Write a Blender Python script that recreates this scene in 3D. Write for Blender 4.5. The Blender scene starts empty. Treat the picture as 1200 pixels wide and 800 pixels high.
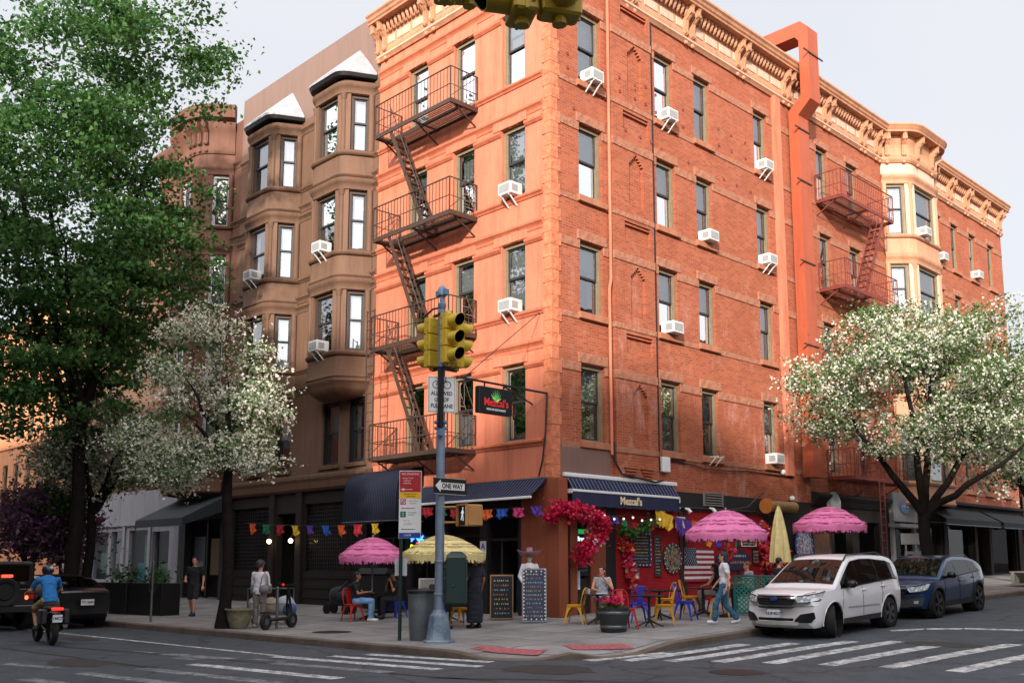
import bpy, bmesh, math, random
import numpy as np
from mathutils import Vector, Matrix, noise as mnoise
PI = math.pi
R = math.radians
rng = random.Random(7)
scene = bpy.context.scene
COL = scene.collection

# ------------------------------------------------------------------ materials
def srgb(r, g, b):
    f = lambda c: (c / 255 / 12.92) if c / 255 <= .04045 else ((c / 255 + .055) / 1.055) ** 2.4
    return (f(r), f(g), f(b), 1)

class NT:
    """thin wrapper over a material's node tree"""
    def __init__(s, name):
        s.m = bpy.data.materials.new(name); s.m.use_nodes = True
        s.n = s.m.node_tree.nodes; s.l = s.m.node_tree.links
        s.bsdf = s.n['Principled BSDF']; s.out = s.n['Material Output']
        s._co = None
    def add(s, t, **kw):
        nd = s.n.new(t)
        for k, v in kw.items():
            if k.startswith('i_'):
                nd.inputs[k[2:].replace('_', ' ')].default_value = v
            else:
                setattr(nd, k, v)
        return nd
    def co(s, kind='Object'):
        if s._co is None: s._co = s.add('ShaderNodeTexCoord')
        return s._co.outputs[kind]
    def link(s, a, b): s.l.new(a, b)
    def mapping(s, scale=(1, 1, 1), loc=(0, 0, 0), rot=(0, 0, 0), kind='Object'):
        m = s.add('ShaderNodeMapping'); s.link(s.co(kind), m.inputs[0])
        m.inputs['Scale'].default_value = scale; m.inputs['Location'].default_value = loc; m.inputs['Rotation'].default_value = rot
        return m.outputs[0]
    def noise(s, scale=5, detail=4, rough=.6, vec=None, dist=0):
        nd = s.add('ShaderNodeTexNoise'); nd.inputs['Scale'].default_value = scale
        nd.inputs['Detail'].default_value = detail; nd.inputs['Roughness'].default_value = rough; nd.inputs['Distortion'].default_value = dist
        s.link(vec if vec is not None else s.co(), nd.inputs['Vector'])
        return nd.outputs['Fac']
    def ramp(s, fac, stops, interp='LINEAR'):
        nd = s.add('ShaderNodeValToRGB'); cr = nd.color_ramp; cr.interpolation = interp
        while len(cr.elements) < len(stops): cr.elements.new(1)
        for e, (p, c) in zip(cr.elements, stops):
            e.position = p; e.color = c if len(c) == 4 else (*c, 1)
        s.link(fac, nd.inputs[0]); return nd.outputs[0]
    def mix(s, fac, a, b, mode='MIX'):
        nd = s.add('ShaderNodeMix', data_type='RGBA', blend_type=mode)
        for inp, v in ((nd.inputs[0], fac), (nd.inputs[6], a), (nd.inputs[7], b)):
            if hasattr(v, 'default_value'): s.link(v, inp)
            else: inp.default_value = v
        return nd.outputs[2]
    def math(s, op, a, b=None, c=None):
        nd = s.add('ShaderNodeMath', operation=op)
        for i, v in enumerate((a, b, c)):
            if v is None: continue
            if hasattr(v, 'default_value'): s.link(v, nd.inputs[i])
            else: nd.inputs[i].default_value = v
        return nd.outputs[0]
    def xyz(s, vec=None):
        nd = s.add('ShaderNodeSeparateXYZ'); s.link(vec if vec is not None else s.co(), nd.inputs[0]); return nd.outputs
    def bump(s, h, strength=.3, dist=.02, prev=None):
        nd = s.add('ShaderNodeBump'); nd.inputs['Strength'].default_value = strength; nd.inputs['Distance'].default_value = dist
        s.link(h, nd.inputs['Height'])
        if prev is not None: s.link(prev, nd.inputs['Normal'])
        return nd.outputs[0]
    def color(s, c):
        if hasattr(c, 'default_value'): s.link(c, s.bsdf.inputs['Base Color'])
        else: s.bsdf.inputs['Base Color'].default_value = c
        return s
    def normal(s, n): s.link(n, s.bsdf.inputs['Normal']); return s
    def set(s, **kw):
        for k, v in kw.items():
            i = s.bsdf.inputs[k.replace('_', ' ')]
            if hasattr(v, 'default_value'): s.link(v, i)
            else: i.default_value = v
        return s

MATS = {}
def mat(name, rgb, rough=.6, metal=0, var=.12, scale=6, bump=0, bscale=None, spec=.5, coat=0, dirt=0, dirtc=(40, 34, 30)):
    """plain surface of one colour with uneven wear"""
    if name in MATS: return MATS[name]
    t = NT(name); c = srgb(*rgb)
    lo = tuple(v * (1 - var) for v in c[:3]); hi = tuple(min(1, v * (1 + var)) for v in c[:3])
    col = t.ramp(t.noise(scale, 5, .65), [(.3, lo), (.7, hi)])
    if dirt:
        f = t.ramp(t.noise(scale * .35, 6, .7), [(.45, (0, 0, 0)), (.75, (dirt, dirt, dirt))])
        col = t.mix(f, col, srgb(*dirtc))
    t.color(col).set(Roughness=rough, Metallic=metal, Specular_IOR_Level=spec, Coat_Weight=coat)
    if bump: t.normal(t.bump(t.noise(bscale or scale * 4, 6, .7), bump))
    MATS[name] = t.m; return t.m

def emit(name, rgb, strength):
    if name in MATS: return MATS[name]
    t = NT(name); t.color((0, 0, 0, 1)).set(Emission_Color=srgb(*rgb), Emission_Strength=strength)
    MATS[name] = t.m; return t.m

# ------------------------------------------------------------------ mesh builder
class MB:
    def __init__(s, T=None):
        s.v = []; s.f = []; s.mi = []; s.cur = 0; s.T = T
    def m(s, i): s.cur = i; return s
    def add(s, verts, faces):
        o = len(s.v)
        if s.T is not None: verts = [tuple(s.T @ Vector(p)) for p in verts]
        s.v += [tuple(p) for p in verts]
        for f in faces: s.f.append(tuple(i + o for i in f)); s.mi.append(s.cur)
        return s
    def quad(s, a, b, c, d): return s.add([a, b, c, d], [(0, 1, 2, 3)])
    def box(s, x0, x1, y0, y1, z0, z1):
        return s.add([(x0, y0, z0), (x1, y0, z0), (x1, y1, z0), (x0, y1, z0), (x0, y0, z1), (x1, y0, z1), (x1, y1, z1), (x0, y1, z1)],
                     [(3, 2, 1, 0), (4, 5, 6, 7), (0, 1, 5, 4), (1, 2, 6, 5), (2, 3, 7, 6), (3, 0, 4, 7)])
    def cbox(s, x, y, z, sx, sy, sz, rz=0, ry=0, rx=0):
        M = Matrix.Translation((x, y, z)) @ Matrix.Rotation(rz, 4, 'Z') @ Matrix.Rotation(ry, 4, 'Y') @ Matrix.Rotation(rx, 4, 'X')
        vs = [tuple(M @ Vector((a * sx / 2, b * sy / 2, c * sz / 2))) for c in (-1, 1) for a, b in ((-1, -1), (1, -1), (1, 1), (-1, 1))]
        return s.add(vs, [(3, 2, 1, 0), (4, 5, 6, 7), (0, 1, 5, 4), (1, 2, 6, 5), (2, 3, 7, 6), (3, 0, 4, 7)])
    def bbox(s, x0, x1, y0, y1, z0, z1, b=.01):
        """box with chamfered vertical and horizontal edges"""
        def ring(z, i): return [(x0 + i + b, y0 + i, z), (x1 - i - b, y0 + i, z), (x1 - i, y0 + i + b, z), (x1 - i, y1 - i - b, z), (x1 - i - b, y1 - i, z), (x0 + i + b, y1 - i, z), (x0 + i, y1 - i - b, z), (x0 + i, y0 + i + b, z)]
        rs = [ring(z0, b), ring(z0 + b, 0), ring(z1 - b, 0), ring(z1, b)]
        return s.loft(rs, caps=True)
    def loft(s, rings, closed=True, caps=False, wrap=False):
        n = len(rings[0]); v = [p for r in rings for p in r]; f = []
        m = len(rings)
        for i in range(m - (0 if wrap else 1)):
            j = (i + 1) % m
            for k in range(n if closed else n - 1):
                k2 = (k + 1) % n
                f.append((i * n + k, i * n + k2, j * n + k2, j * n + k))
        if caps: f.append(tuple(range(n - 1, -1, -1))); f.append(tuple((m - 1) * n + k for k in range(n)))
        return s.add(v, f)
    def tube(s, pts, r, n=6, caps=True):
        """tube through points; r a number or a list of radii"""
        P = [Vector(p) for p in pts]; rs = r if isinstance(r, (list, tuple)) else [r] * len(P)
        rings = []; up = None
        for i, p in enumerate(P):
            d = (P[min(i + 1, len(P) - 1)] - P[max(i - 1, 0)])
            if d.length < 1e-9: d = Vector((0, 0, 1))
            d.normalize()
            if up is None: up = Vector((0, 0, 1)) if abs(d.z) < .9 else Vector((1, 0, 0))
            a = d.cross(up)
            if a.length < 1e-4: a = d.cross(Vector((0, 1, 0)))
            a.normalize(); b = a.cross(d).normalized(); up = b
            rings.append([tuple(p + (a * math.cos(t) + b * math.sin(t)) * rs[i]) for t in (2 * PI * k / n for k in range(n))])
        return s.loft(rings, True, caps)
    def bar(s, p, q, w, h=None):
        """straight bar of rectangular section w x h (h nearest to vertical)"""
        h = h or w; p = Vector(p); q = Vector(q); d = (q - p).normalized()
        up = Vector((0, 0, 1)) if abs(d.z) < .95 else Vector((0, 1, 0))
        a = d.cross(up).normalized() * w / 2; b = a.cross(d).normalized() * h / 2
        rings = [[tuple(c + e) for e in (a + b, -a + b, -a - b, a - b)] for c in (p, q)]
        return s.loft(rings, True, True)
    def cyl(s, p, q, r0, r1=None, n=12, caps=True): return s.tube([p, q], [r0, r1 if r1 is not None else r0], n, caps)
    def lathe(s, prof, c=(0, 0, 0), n=16, a0=0, a1=2 * PI, caps=False, sx=1, sy=1):
        full = abs(a1 - a0 - 2 * PI) < 1e-6
        k = n if full else n + 1
        rings = [[(c[0] + r * math.cos(a) * sx, c[1] + r * math.sin(a) * sy, c[2] + z) for a in (a0 + (a1 - a0) * i / n for i in range(k))] for r, z in prof]
        return s.loft(rings, full, caps and full)
    def ball(s, c, rx, ry=None, rz=None, n=10, m=7, M=None):
        ry = ry or rx; rz = rz or rx
        rings = []
        for i in range(m + 1):
            t = -PI / 2 + PI * i / m; q = max(math.cos(t), 1e-3)
            ring = [Vector((q * math.cos(2 * PI * k / n) * rx, q * math.sin(2 * PI * k / n) * ry, math.sin(t) * rz)) for k in range(n)]
            if M is not None: ring = [M @ p for p in ring]
            rings.append([tuple(p + Vector(c)) for p in ring])
        return s.loft(rings, True, True)
    def poly(s, pts, axis='y', a=0, b=.05):
        """extrude a 2-D polygon along an axis from a to b"""
        def e(p, t):
            return (p[0], t, p[1]) if axis == 'y' else (t, p[0], p[1]) if axis == 'x' else (p[0], p[1], t)
        n = len(pts)
        v = [e(p, a) for p in pts] + [e(p, b) for p in pts]
        f = [tuple(range(n)), tuple(range(2 * n - 1, n - 1, -1))] + [(i, i + n, (i + 1) % n + n, (i + 1) % n) for i in range(n)]
        return s.add(v, f)
    def mesh(s, name, smooth=None, recalc=True):
        me = bpy.data.meshes.new(name); me.from_pydata(s.v, [], s.f)
        if len(set(s.mi)) > 1 or (s.mi and s.mi[0]): me.polygons.foreach_set('material_index', s.mi)
        if recalc:
            bm = bmesh.new(); bm.from_mesh(me); bmesh.ops.recalc_face_normals(bm, faces=bm.faces); bm.to_mesh(me); bm.free()
        if smooth is not None:
            me.shade_smooth()
            if smooth < 180: me.set_sharp_from_angle(angle=R(smooth))
        me.update(); return me
    def build(s, name, mats, parent=None, smooth=None, loc=(0, 0, 0), rz=0, recalc=True):
        return put(name, s.mesh(name, smooth, recalc), mats, parent, loc, rz)

def put(name, me, mats, parent=None, loc=(0, 0, 0), rz=0):
    if mats is not None and not me.materials:
        for m in (mats if isinstance(mats, (list, tuple)) else [mats]): me.materials.append(m)
    o = bpy.data.objects.new(name, me); COL.objects.link(o)
    o.location = loc; o.rotation_euler = (0, 0, rz)
    if parent is not None: o.parent = parent
    return o

def tag(o, label, cat, group=None):
    o['label'] = label; o['category'] = cat
    if group: o['group'] = group
    return o
def thing(name, label, cat, loc=(0, 0, 0), rz=0, group=None):
    o = bpy.data.objects.new(name, None); COL.objects.link(o); o.empty_display_size = .1
    o.location = loc; o.rotation_euler = (0, 0, rz)
    return tag(o, label, cat, group)
def kind(o, k): o['kind'] = k; return o
def dup(root, loc, rz=None, label=None, group=None, scale=None):
    kids = {}
    def rec(o, parent):
        c = o.copy(); COL.objects.link(c)
        if parent is not None: c.parent = parent
        for ch in list(o.children): rec(ch, c)
        return c
    r = rec(root, None); r.location = loc
    if rz is not None: r.rotation_euler = (0, 0, rz)
    if scale: r.scale = (scale,) * 3
    if label: r['label'] = label
    if group: r['group'] = group
    return r

def text_mesh(s, size, depth=.004, bold=0, align='CENTER', spacing=1, shear=0, sx=1):
    """lettering as a mesh in the x-z plane, facing -y"""
    cu = bpy.data.curves.new('lettering', 'FONT'); cu.body = s; cu.size = size; cu.align_x = align; cu.align_y = 'CENTER'
    cu.extrude = depth / 2; cu.offset = bold; cu.space_character = spacing; cu.shear = shear; cu.resolution_u = 3
    o = bpy.data.objects.new('lettering', cu); COL.objects.link(o)
    dg = bpy.context.evaluated_depsgraph_get()
    me = bpy.data.meshes.new_from_object(o.evaluated_get(dg))
    bpy.data.objects.remove(o); bpy.data.curves.remove(cu)
    me.transform(Matrix.Rotation(PI / 2, 4, 'X') @ Matrix.Scale(sx, 4, (1, 0, 0)))
    return me
def lettering(s, size, m, parent, loc, rz=0, name='lettering', **kw):
    me = text_mesh(s, size, **kw); me.name = name
    return put(name, me, m, parent, loc, rz)

def split_pieces(names):
    """give every loose piece of the named parts an object of its own"""
    done = {}
    for o in [o for o in scene.objects if o.type == 'MESH' and o.name.split('.')[0] in names]:
        me = o.data
        if me.name not in done:
            bm = bmesh.new(); bm.from_mesh(me); bm.verts.index_update(); seen = set(); groups = []
            for v in bm.verts:
                if v.index in seen: continue
                st = [v]; seen.add(v.index); g = []
                while st:
                    q = st.pop(); g.append(q.index)
                    for e in q.link_edges:
                        w = e.other_vert(q)
                        if w.index not in seen: seen.add(w.index); st.append(w)
                groups.append(set(g))
            bm.free(); out = []
            for g in groups:
                c = me.copy(); c.name = o.name.split('.')[0]; bm = bmesh.new(); bm.from_mesh(c); bm.verts.ensure_lookup_table()
                bmesh.ops.delete(bm, geom=[v for v in bm.verts if v.index not in g], context='VERTS'); bm.to_mesh(c); bm.free(); out.append(c)
            done[me.name] = out if 1 < len(out) <= 60 else []
        for k, c in enumerate(done[me.name]):
            if k == 0: o.data = c
            else:
                d = o.copy(); d.data = c; COL.objects.link(d)

def modmesh(me, mods):
    """mesh after modifiers [(type, {settings})]"""
    o = bpy.data.objects.new('tmp', me); COL.objects.link(o)
    for t, kw in mods:
        md = o.modifiers.new(t, t)
        for k, v in kw.items(): setattr(md, k, v)
    dg = bpy.context.evaluated_depsgraph_get()
    r = bpy.data.meshes.new_from_object(o.evaluated_get(dg)); bpy.data.objects.remove(o)
    return r

# terrain: one street is level, the other climbs to the north
def gz(y):
    return 0 if y < -6 else .039 * (y + 6) ** 2 / 6 if y < -3 else .0585 + .039 * (y + 3) if y < 9 else .5265 + .024 * (y - 9) if y < 60 else 1.75
def walk(y): return gz(y) + .15
# ------------------------------------------------------------------ special materials
def m_brick(name, c1, c2, mortar, eff=.5, paint=None):
    t = NT(name); o = t.xyz(); cb = t.add('ShaderNodeCombineXYZ')
    t.link(t.math('ADD', o[0], o[1]), cb.inputs[0]); t.link(o[2], cb.inputs[1])
    b = t.add('ShaderNodeTexBrick', offset=.5); t.link(cb.outputs[0], b.inputs['Vector'])
    b.inputs['Scale'].default_value = 1; b.inputs['Brick Width'].default_value = .24; b.inputs['Row Height'].default_value = .082
    b.inputs['Mortar Size'].default_value = .0085; b.inputs['Mortar Smooth'].default_value = .3; b.inputs['Bias'].default_value = -.1
    b.inputs['Color1'].default_value = srgb(*c1); b.inputs['Color2'].default_value = srgb(*c2); b.inputs['Mortar'].default_value = srgb(*mortar)
    big = t.noise(.55, 6, .68)
    col = t.mix(t.ramp(big, [(.3, (0, 0, 0)), (.75, (.55, .55, .55))]), b.outputs['Color'], srgb(*[int(v * .78) for v in c1]))
    # pale salt bloom, streaked downwards
    st = t.noise(1, 6, .72, t.mapping((1.5, 1.5, .55)))
    fine = t.noise(9, 4, .7)
    zf = t.ramp(t.math('MULTIPLY', o[2], 1 / 20), [(.15, (1, 1, 1)), (.62, (.15, .15, .15))])
    f = t.math('MULTIPLY', t.ramp(st, [(.52, (0, 0, 0)), (.72, (eff, eff, eff))]), t.ramp(fine, [(.35, (.15, .15, .15)), (.65, (1, 1, 1))]))
    col = t.mix(t.math('MULTIPLY', f, zf), col, srgb(214, 176, 166))
    t.color(col).set(Roughness=.85, Specular_IOR_Level=.25)
    h = t.math('ADD', b.outputs['Fac'], t.math('MULTIPLY', fine, -.35))
    nd = t.add('ShaderNodeBump', invert=True); nd.inputs['Strength'].default_value = .55; nd.inputs['Distance'].default_value = .015
    t.link(h, nd.inputs['Height']); t.normal(nd.outputs[0])
    MATS[name] = t.m; return t.m

def m_paint(name, rgb, dark, blot=.35, rough=.75, bump=.12, joints=None):
    """painted or rendered masonry: blotches, rain streaks, faint bump"""
    t = NT(name); c = srgb(*rgb)
    n1 = t.noise(.7, 7, .7); n2 = t.noise(1, 6, .7, t.mapping((3.2, 3.2, .35))); n3 = t.noise(14, 5, .7)
    col = t.mix(t.ramp(n1, [(.35, (0, 0, 0)), (.8, (blot, blot, blot))]), c, srgb(*dark))
    col = t.mix(t.ramp(n2, [(.46, (0, 0, 0)), (.74, (blot, blot, blot))]), col, srgb(*[int(v * .74) for v in dark]))
    col = t.mix(t.ramp(n3, [(.3, (.16, .16, .16)), (.7, (0, 0, 0))]), col, srgb(*[min(255, int(v * 1.15)) for v in rgb]))
    t.color(col).set(Roughness=rough, Specular_IOR_Level=.3)
    t.normal(t.bump(n3, bump, .02)); MATS[name] = t.m; return t.m

def m_rough(name, rgb, dark, scale=3.5, strength=.45):
    """rock-faced stone"""
    t = NT(name); n = t.noise(scale, 6, .65); v = t.add('ShaderNodeTexVoronoi'); v.inputs['Scale'].default_value = scale * 1.5; t.link(t.co(), v.inputs['Vector'])
    t.color(t.mix(t.ramp(n, [(.3, (.7, .7, .7)), (.65, (0, 0, 0))]), srgb(*rgb), srgb(*dark))).set(Roughness=.85, Specular_IOR_Level=.25)
    t.normal(t.bump(t.math('ADD', n, t.math('MULTIPLY', v.outputs['Distance'], .5)), strength, .12)); MATS[name] = t.m; return t.m

def m_glass(name, tint=(.75, .82, .85), base=.1, gain=.55):
    t = NT(name); tr = t.add('ShaderNodeBsdfTransparent'); tr.inputs[0].default_value = (*tint, 1)
    gl = t.add('ShaderNodeBsdfGlossy'); gl.inputs['Roughness'].default_value = .02; gl.inputs['Color'].default_value = (.95, .97, 1, 1)
    lw = t.add('ShaderNodeLayerWeight'); lw.inputs['Blend'].default_value = .35
    nb = t.bump(t.noise(1.3, 2, .5), .05, .05); t.link(nb, gl.inputs['Normal'])
    f = t.math('ADD', t.math('MULTIPLY', lw.outputs['Fresnel'], gain), base)
    mx = t.add('ShaderNodeMixShader'); t.link(f, mx.inputs[0]); t.link(tr.outputs[0], mx.inputs[1]); t.link(gl.outputs[0], mx.inputs[2])
    t.link(mx.outputs[0], t.out.inputs[0]); MATS[name] = t.m; return t.m

def m_leaf(name, cols, trans=.35, rough=.5):
    t = NT(name); g = t.add('ShaderNodeNewGeometry')
    k = len(cols)
    col = t.ramp(g.outputs['Random Per Island'], [((i + .001) / k, srgb(*c)) for i, c in enumerate(cols)], 'LINEAR')
    t.color(col).set(Roughness=rough, Specular_IOR_Level=.3)
    tl = t.add('ShaderNodeBsdfTranslucent'); t.link(col, tl.inputs[0])
    mx = t.add('ShaderNodeMixShader'); mx.inputs[0].default_value = trans
    t.link(t.bsdf.outputs[0], mx.inputs[1]); t.link(tl.outputs[0], mx.inputs[2]); t.link(mx.outputs[0], t.out.inputs[0])
    MATS[name] = t.m; return t.m

def m_asphalt():
    t = NT('asphalt'); o = t.co()
    big = t.noise(.22, 6, .65); fine = t.noise(34, 4, .85); mid = t.noise(2.2, 6, .7)
    col = t.ramp(big, [(.3, srgb(48, 54, 61)), (.7, srgb(68, 74, 81))])
    col = t.mix(t.ramp(mid, [(.45, (0, 0, 0)), (.75, (.75, .75, .75))]), col, srgb(38, 42, 47))
    col = t.mix(t.ramp(fine, [(.45, (0, 0, 0)), (.75, (.55, .55, .55))]), col, srgb(112, 112, 112))
    v = t.add('ShaderNodeTexVoronoi', feature='DISTANCE_TO_EDGE'); v.inputs['Scale'].default_value = .33
    wv = t.add('ShaderNodeVectorMath', operation='ADD'); t.link(o, wv.inputs[0])
    nz = t.add('ShaderNodeTexNoise'); nz.inputs['Scale'].default_value = .9; nz.inputs['Detail'].default_value = 5; t.link(o, nz.inputs['Vector']); t.link(nz.outputs['Color'], wv.inputs[1])
    t.link(wv.outputs[0], v.inputs['Vector'])
    col = t.mix(t.ramp(v.outputs['Distance'], [(.005, (.6, .6, .6)), (.014, (0, 0, 0))]), col, srgb(20, 22, 25))
    t.color(col).set(Roughness=t.ramp(mid, [(.3, (.72, .72, .72)), (.8, (.9, .9, .9))]), Specular_IOR_Level=.35)
    t.normal(t.bump(fine, .5, .01)); MATS['asphalt'] = t.m

def m_paving():
    t = NT('paving'); o = t.xyz()
    b = t.add('ShaderNodeTexBrick', offset=0); t.link(t.co(), b.inputs['Vector']); b.inputs['Scale'].default_value = 1
    b.inputs['Brick Width'].default_value = 1.5; b.inputs['Row Height'].default_value = 1.5; b.inputs['Mortar Size'].default_value = .022; b.inputs['Bias'].default_value = 0
    b.inputs['Color1'].default_value = srgb(160, 157, 155); b.inputs['Color2'].default_value = srgb(146, 143, 142); b.inputs['Mortar'].default_value = srgb(74, 72, 70)
    n = t.noise(.8, 8, .75); sp = t.noise(26, 4, .75)
    col = t.mix(t.ramp(n, [(.35, (0, 0, 0)), (.7, (.8, .8, .8))]), b.outputs['Color'], srgb(96, 93, 90))
    v = t.add('ShaderNodeTexVoronoi'); v.inputs['Scale'].default_value = 2.6; t.link(t.co(), v.inputs['Vector'])
    col = t.mix(t.ramp(v.outputs['Distance'], [(.05, (.75, .75, .75)), (.085, (0, 0, 0))]), col, srgb(62, 60, 58))   # old gum spots
    col = t.mix(t.ramp(sp, [(.4, (.25, .25, .25)), (.6, (0, 0, 0))]), col, srgb(90, 88, 86))
    t.color(col).set(Roughness=.85, Specular_IOR_Level=.25); t.normal(t.bump(sp, .25, .01)); MATS['paving'] = t.m

def m_roadpaint():
    t = NT('road_paint'); n = t.noise(5, 7, .78); f = t.noise(60, 3, .8)
    m = t.ramp(t.math('ADD', n, t.math('MULTIPLY', f, .35)), [(.58, (0, 0, 0)), (.78, (1, 1, 1))])
    t.color(t.mix(m, srgb(206, 206, 204), srgb(88, 90, 92))).set(Roughness=.75); MATS['road_paint'] = t.m
    t = NT('worn_paint'); n = t.noise(3, 7, .8); f = t.noise(55, 3, .8)
    m = t.ramp(t.math('ADD', n, t.math('MULTIPLY', f, .5)), [(.56, (0, 0, 0)), (.82, (1, 1, 1))])
    t.color(t.mix(m, srgb(160, 162, 164), srgb(66, 69, 73))).set(Roughness=.75); MATS['worn_paint'] = t.m

def m_stripe(name, base, line, per=.1, duty=.16, axis=0, rough=.8):
    t = NT(name); o = t.xyz()
    w = t.math('FRACT', t.math('MULTIPLY', o[axis], 1 / per))
    f = t.ramp(w, [(0, (1, 1, 1)), (duty, (0, 0, 0))], 'CONSTANT')
    n = t.noise(2, 5, .6)
    t.color(t.mix(t.math('MULTIPLY', f, .8), t.mix(n, srgb(*base), srgb(*[int(v * .75) for v in base])), srgb(*line))).set(Roughness=rough, Specular_IOR_Level=.2)
    MATS[name] = t.m; return t.m

def m_thatch(name, a, b):
    """raffia: fine vertical fringe with stepped layers"""
    t = NT(name)
    n = t.noise(1, 4, .7, t.mapping((38, 38, 5))); n2 = t.noise(3.5, 5, .7)
    col = t.mix(t.ramp(n, [(.3, (0, 0, 0)), (.7, (1, 1, 1))]), srgb(*a), srgb(*b))
    col = t.mix(t.ramp(n2, [(.4, (0, 0, 0)), (.75, (.5, .5, .5))]), col, srgb(*[int(v * .72) for v in a]))
    t.color(col).set(Roughness=.85, Specular_IOR_Level=.2); t.normal(t.bump(n, .7, .03))
    MATS[name] = t.m; return t.m

def m_mosaic(name, cols, scale=22):
    t = NT(name); v = t.add('ShaderNodeTexVoronoi'); v.inputs['Scale'].default_value = scale; t.link(t.co(), v.inputs['Vector'])
    s = t.add('ShaderNodeSeparateColor'); t.link(v.outputs['Color'], s.inputs[0])
    t.color(t.ramp(s.outputs[0], [(i / len(cols), srgb(*c)) for i, c in enumerate(cols)], 'CONSTANT')).set(Roughness=.25)
    MATS[name] = t.m; return t.m

m_asphalt(); m_paving(); m_roadpaint()
BRICK = m_brick('red_brick', (174, 92, 62), (142, 68, 46), (164, 118, 94), 1.0)
BRICKD = m_brick('dull_brick', (120, 70, 56), (104, 60, 48), (96, 80, 72), .2)
BRICKB = m_brick('brown_brick', (120, 84, 60), (100, 68, 50), (110, 95, 80), .15)
ORANGE = m_paint('orange_render', (204, 122, 94), (166, 91, 66), .65)
ORTRIM = m_paint('orange_trim', (194, 110, 80), (160, 83, 58), .55)
QUOIN = m_rough('quoin_stone', (204, 124, 90), (172, 94, 66))
BAND = m_rough('tan_stone', (166, 112, 88), (136, 88, 68), 4, .4)
SILL = m_paint('sill_stone', (172, 112, 84), (128, 78, 56), .4)
CORN = m_paint('cornice_paint', (192, 140, 108), (156, 102, 74), .55, .6)
CORNL = m_paint('cornice_pale', (210, 172, 150), (184, 136, 110), .4, .6)
BROWN = m_paint('brown_stone', (114, 86, 68), (86, 62, 50), .55)
BROWNT = m_paint('brown_trim', (110, 82, 64), (82, 58, 46), .55)
DKBROWN = m_paint('dark_brown_front', (40, 32, 28), (24, 20, 19), .6)
RUST = m_paint('red_brown_stone', (114, 78, 62), (86, 54, 44), .6)
PEACH = m_paint('peach_render', (216, 150, 108), (190, 122, 84), .3)
WHITEW = m_paint('white_front', (158, 156, 160), (118, 116, 120), .5)
GREYP = m_paint('grey_board', (122, 94, 84), (104, 80, 72), .3)
REDW = m_brick('painted_red_brick', (164, 30, 36), (150, 24, 32), (132, 20, 28), .02)
TERRA = m_paint('terracotta_pier', (138, 74, 50), (104, 54, 38), .4)
TAN = mat('window_tan', (128, 112, 88), .6, var=.15)
SASH = mat('sash_dark', (44, 44, 44), .5)
SASHW = mat('sash_white', (206, 204, 204), .5)
PANE = m_glass('window_pane', (.8, .84, .86), .26, .75); CARGL = m_glass('car_glass', (.1, .12, .12), .05, .5); SHOPGL = m_glass('shop_glass', (.7, .75, .75), .02, .08)
BLIND = mat('blind_white', (160, 158, 158), .9, var=.1, scale=2); BLINDG = mat('blind_grey', (128, 130, 134), .9, var=.1, scale=2); CURT = mat('curtain', (140, 137, 136), .9, var=.2, scale=7)
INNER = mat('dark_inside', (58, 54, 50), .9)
BLACK = mat('black_metal', (17, 18, 20), .5, var=.3); BLACKG = mat('black_gloss', (14, 15, 17), .25)
DARK = mat('dark_paint', (24, 24, 27), .6, var=.2)
RUBBER = mat('rubber', (20, 20, 21), .85); CHROME = mat('chrome', (200, 202, 206), .18, 1, var=.03); STEEL = mat('steel', (120, 122, 126), .4, .8)
IRONB = mat('brown_iron', (66, 48, 38), .6, var=.25, scale=9, dirt=.4, dirtc=(60, 40, 30)); IRONR = mat('red_iron', (114, 48, 36), .6, var=.25, scale=9, dirt=.5, dirtc=(96, 36, 26))
DUCT = m_paint('duct_paint', (168, 84, 56), (138, 62, 42), .45, .5)
GALV = mat('galvanised', (116, 132, 152), .5, .25, var=.18, scale=5, dirt=.45, dirtc=(86, 98, 114))
WHITE = mat('white_paint', (218, 217, 216), .5, var=.04); CREAM = mat('cream_paint', (214, 196, 160), .6)
ACW = mat('white_casing', (206, 205, 203), .5, var=.06, dirt=.25, dirtc=(150, 146, 138)); ACG = m_stripe('louvres', (120, 120, 120), (188, 188, 186), .035, .5, 2)
YELSIG = mat('signal_yellow', (196, 164, 44), .5, var=.1, scale=8, dirt=.3, dirtc=(140, 114, 26))
SKIN = mat('skin', (190, 138, 112), .55, var=.06); SKIN2 = mat('skin_tan', (152, 100, 74), .55, var=.06)
HAIRB = mat('hair_black', (22, 18, 17), .5, var=.3, scale=40, bump=.4); HAIRG = mat('hair_grey', (62, 58, 58), .7, var=.4, scale=40, bump=.5)
BARK = mat('bark', (40, 34, 30), .95, spec=.1, var=.35, scale=9, bump=.9, bscale=14); BARKD = mat('bark_dark', (33, 28, 26), .95, spec=.08, var=.35, scale=9, bump=.9, bscale=14)
WOOD = mat('wood', (150, 112, 72), .7, var=.2, scale=7); WOODD = mat('dark_wood', (72, 48, 34), .7, var=.25, scale=7); GREYWOOD = mat('grey_wood', (138, 132, 122), .85, var=.2)
NAVY = NAVYP = mat('navy_plain', (26, 32, 62), .85, var=.1)
def plain(name, rgb, rough=.6, **k): return mat(name, rgb, rough, **k)
# ------------------------------------------------------------------ masonry helpers (facade frame: x along, y inwards, z up)
def rot2(x, y, a): return (x * math.cos(a) - y * math.sin(a), x * math.sin(a) + y * math.cos(a))
def fl(rz, x, y, z, org=(0, 0, 0)):
    a, b = rot2(x, y, rz); return (a + org[0], b + org[1], z + org[2])

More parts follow.
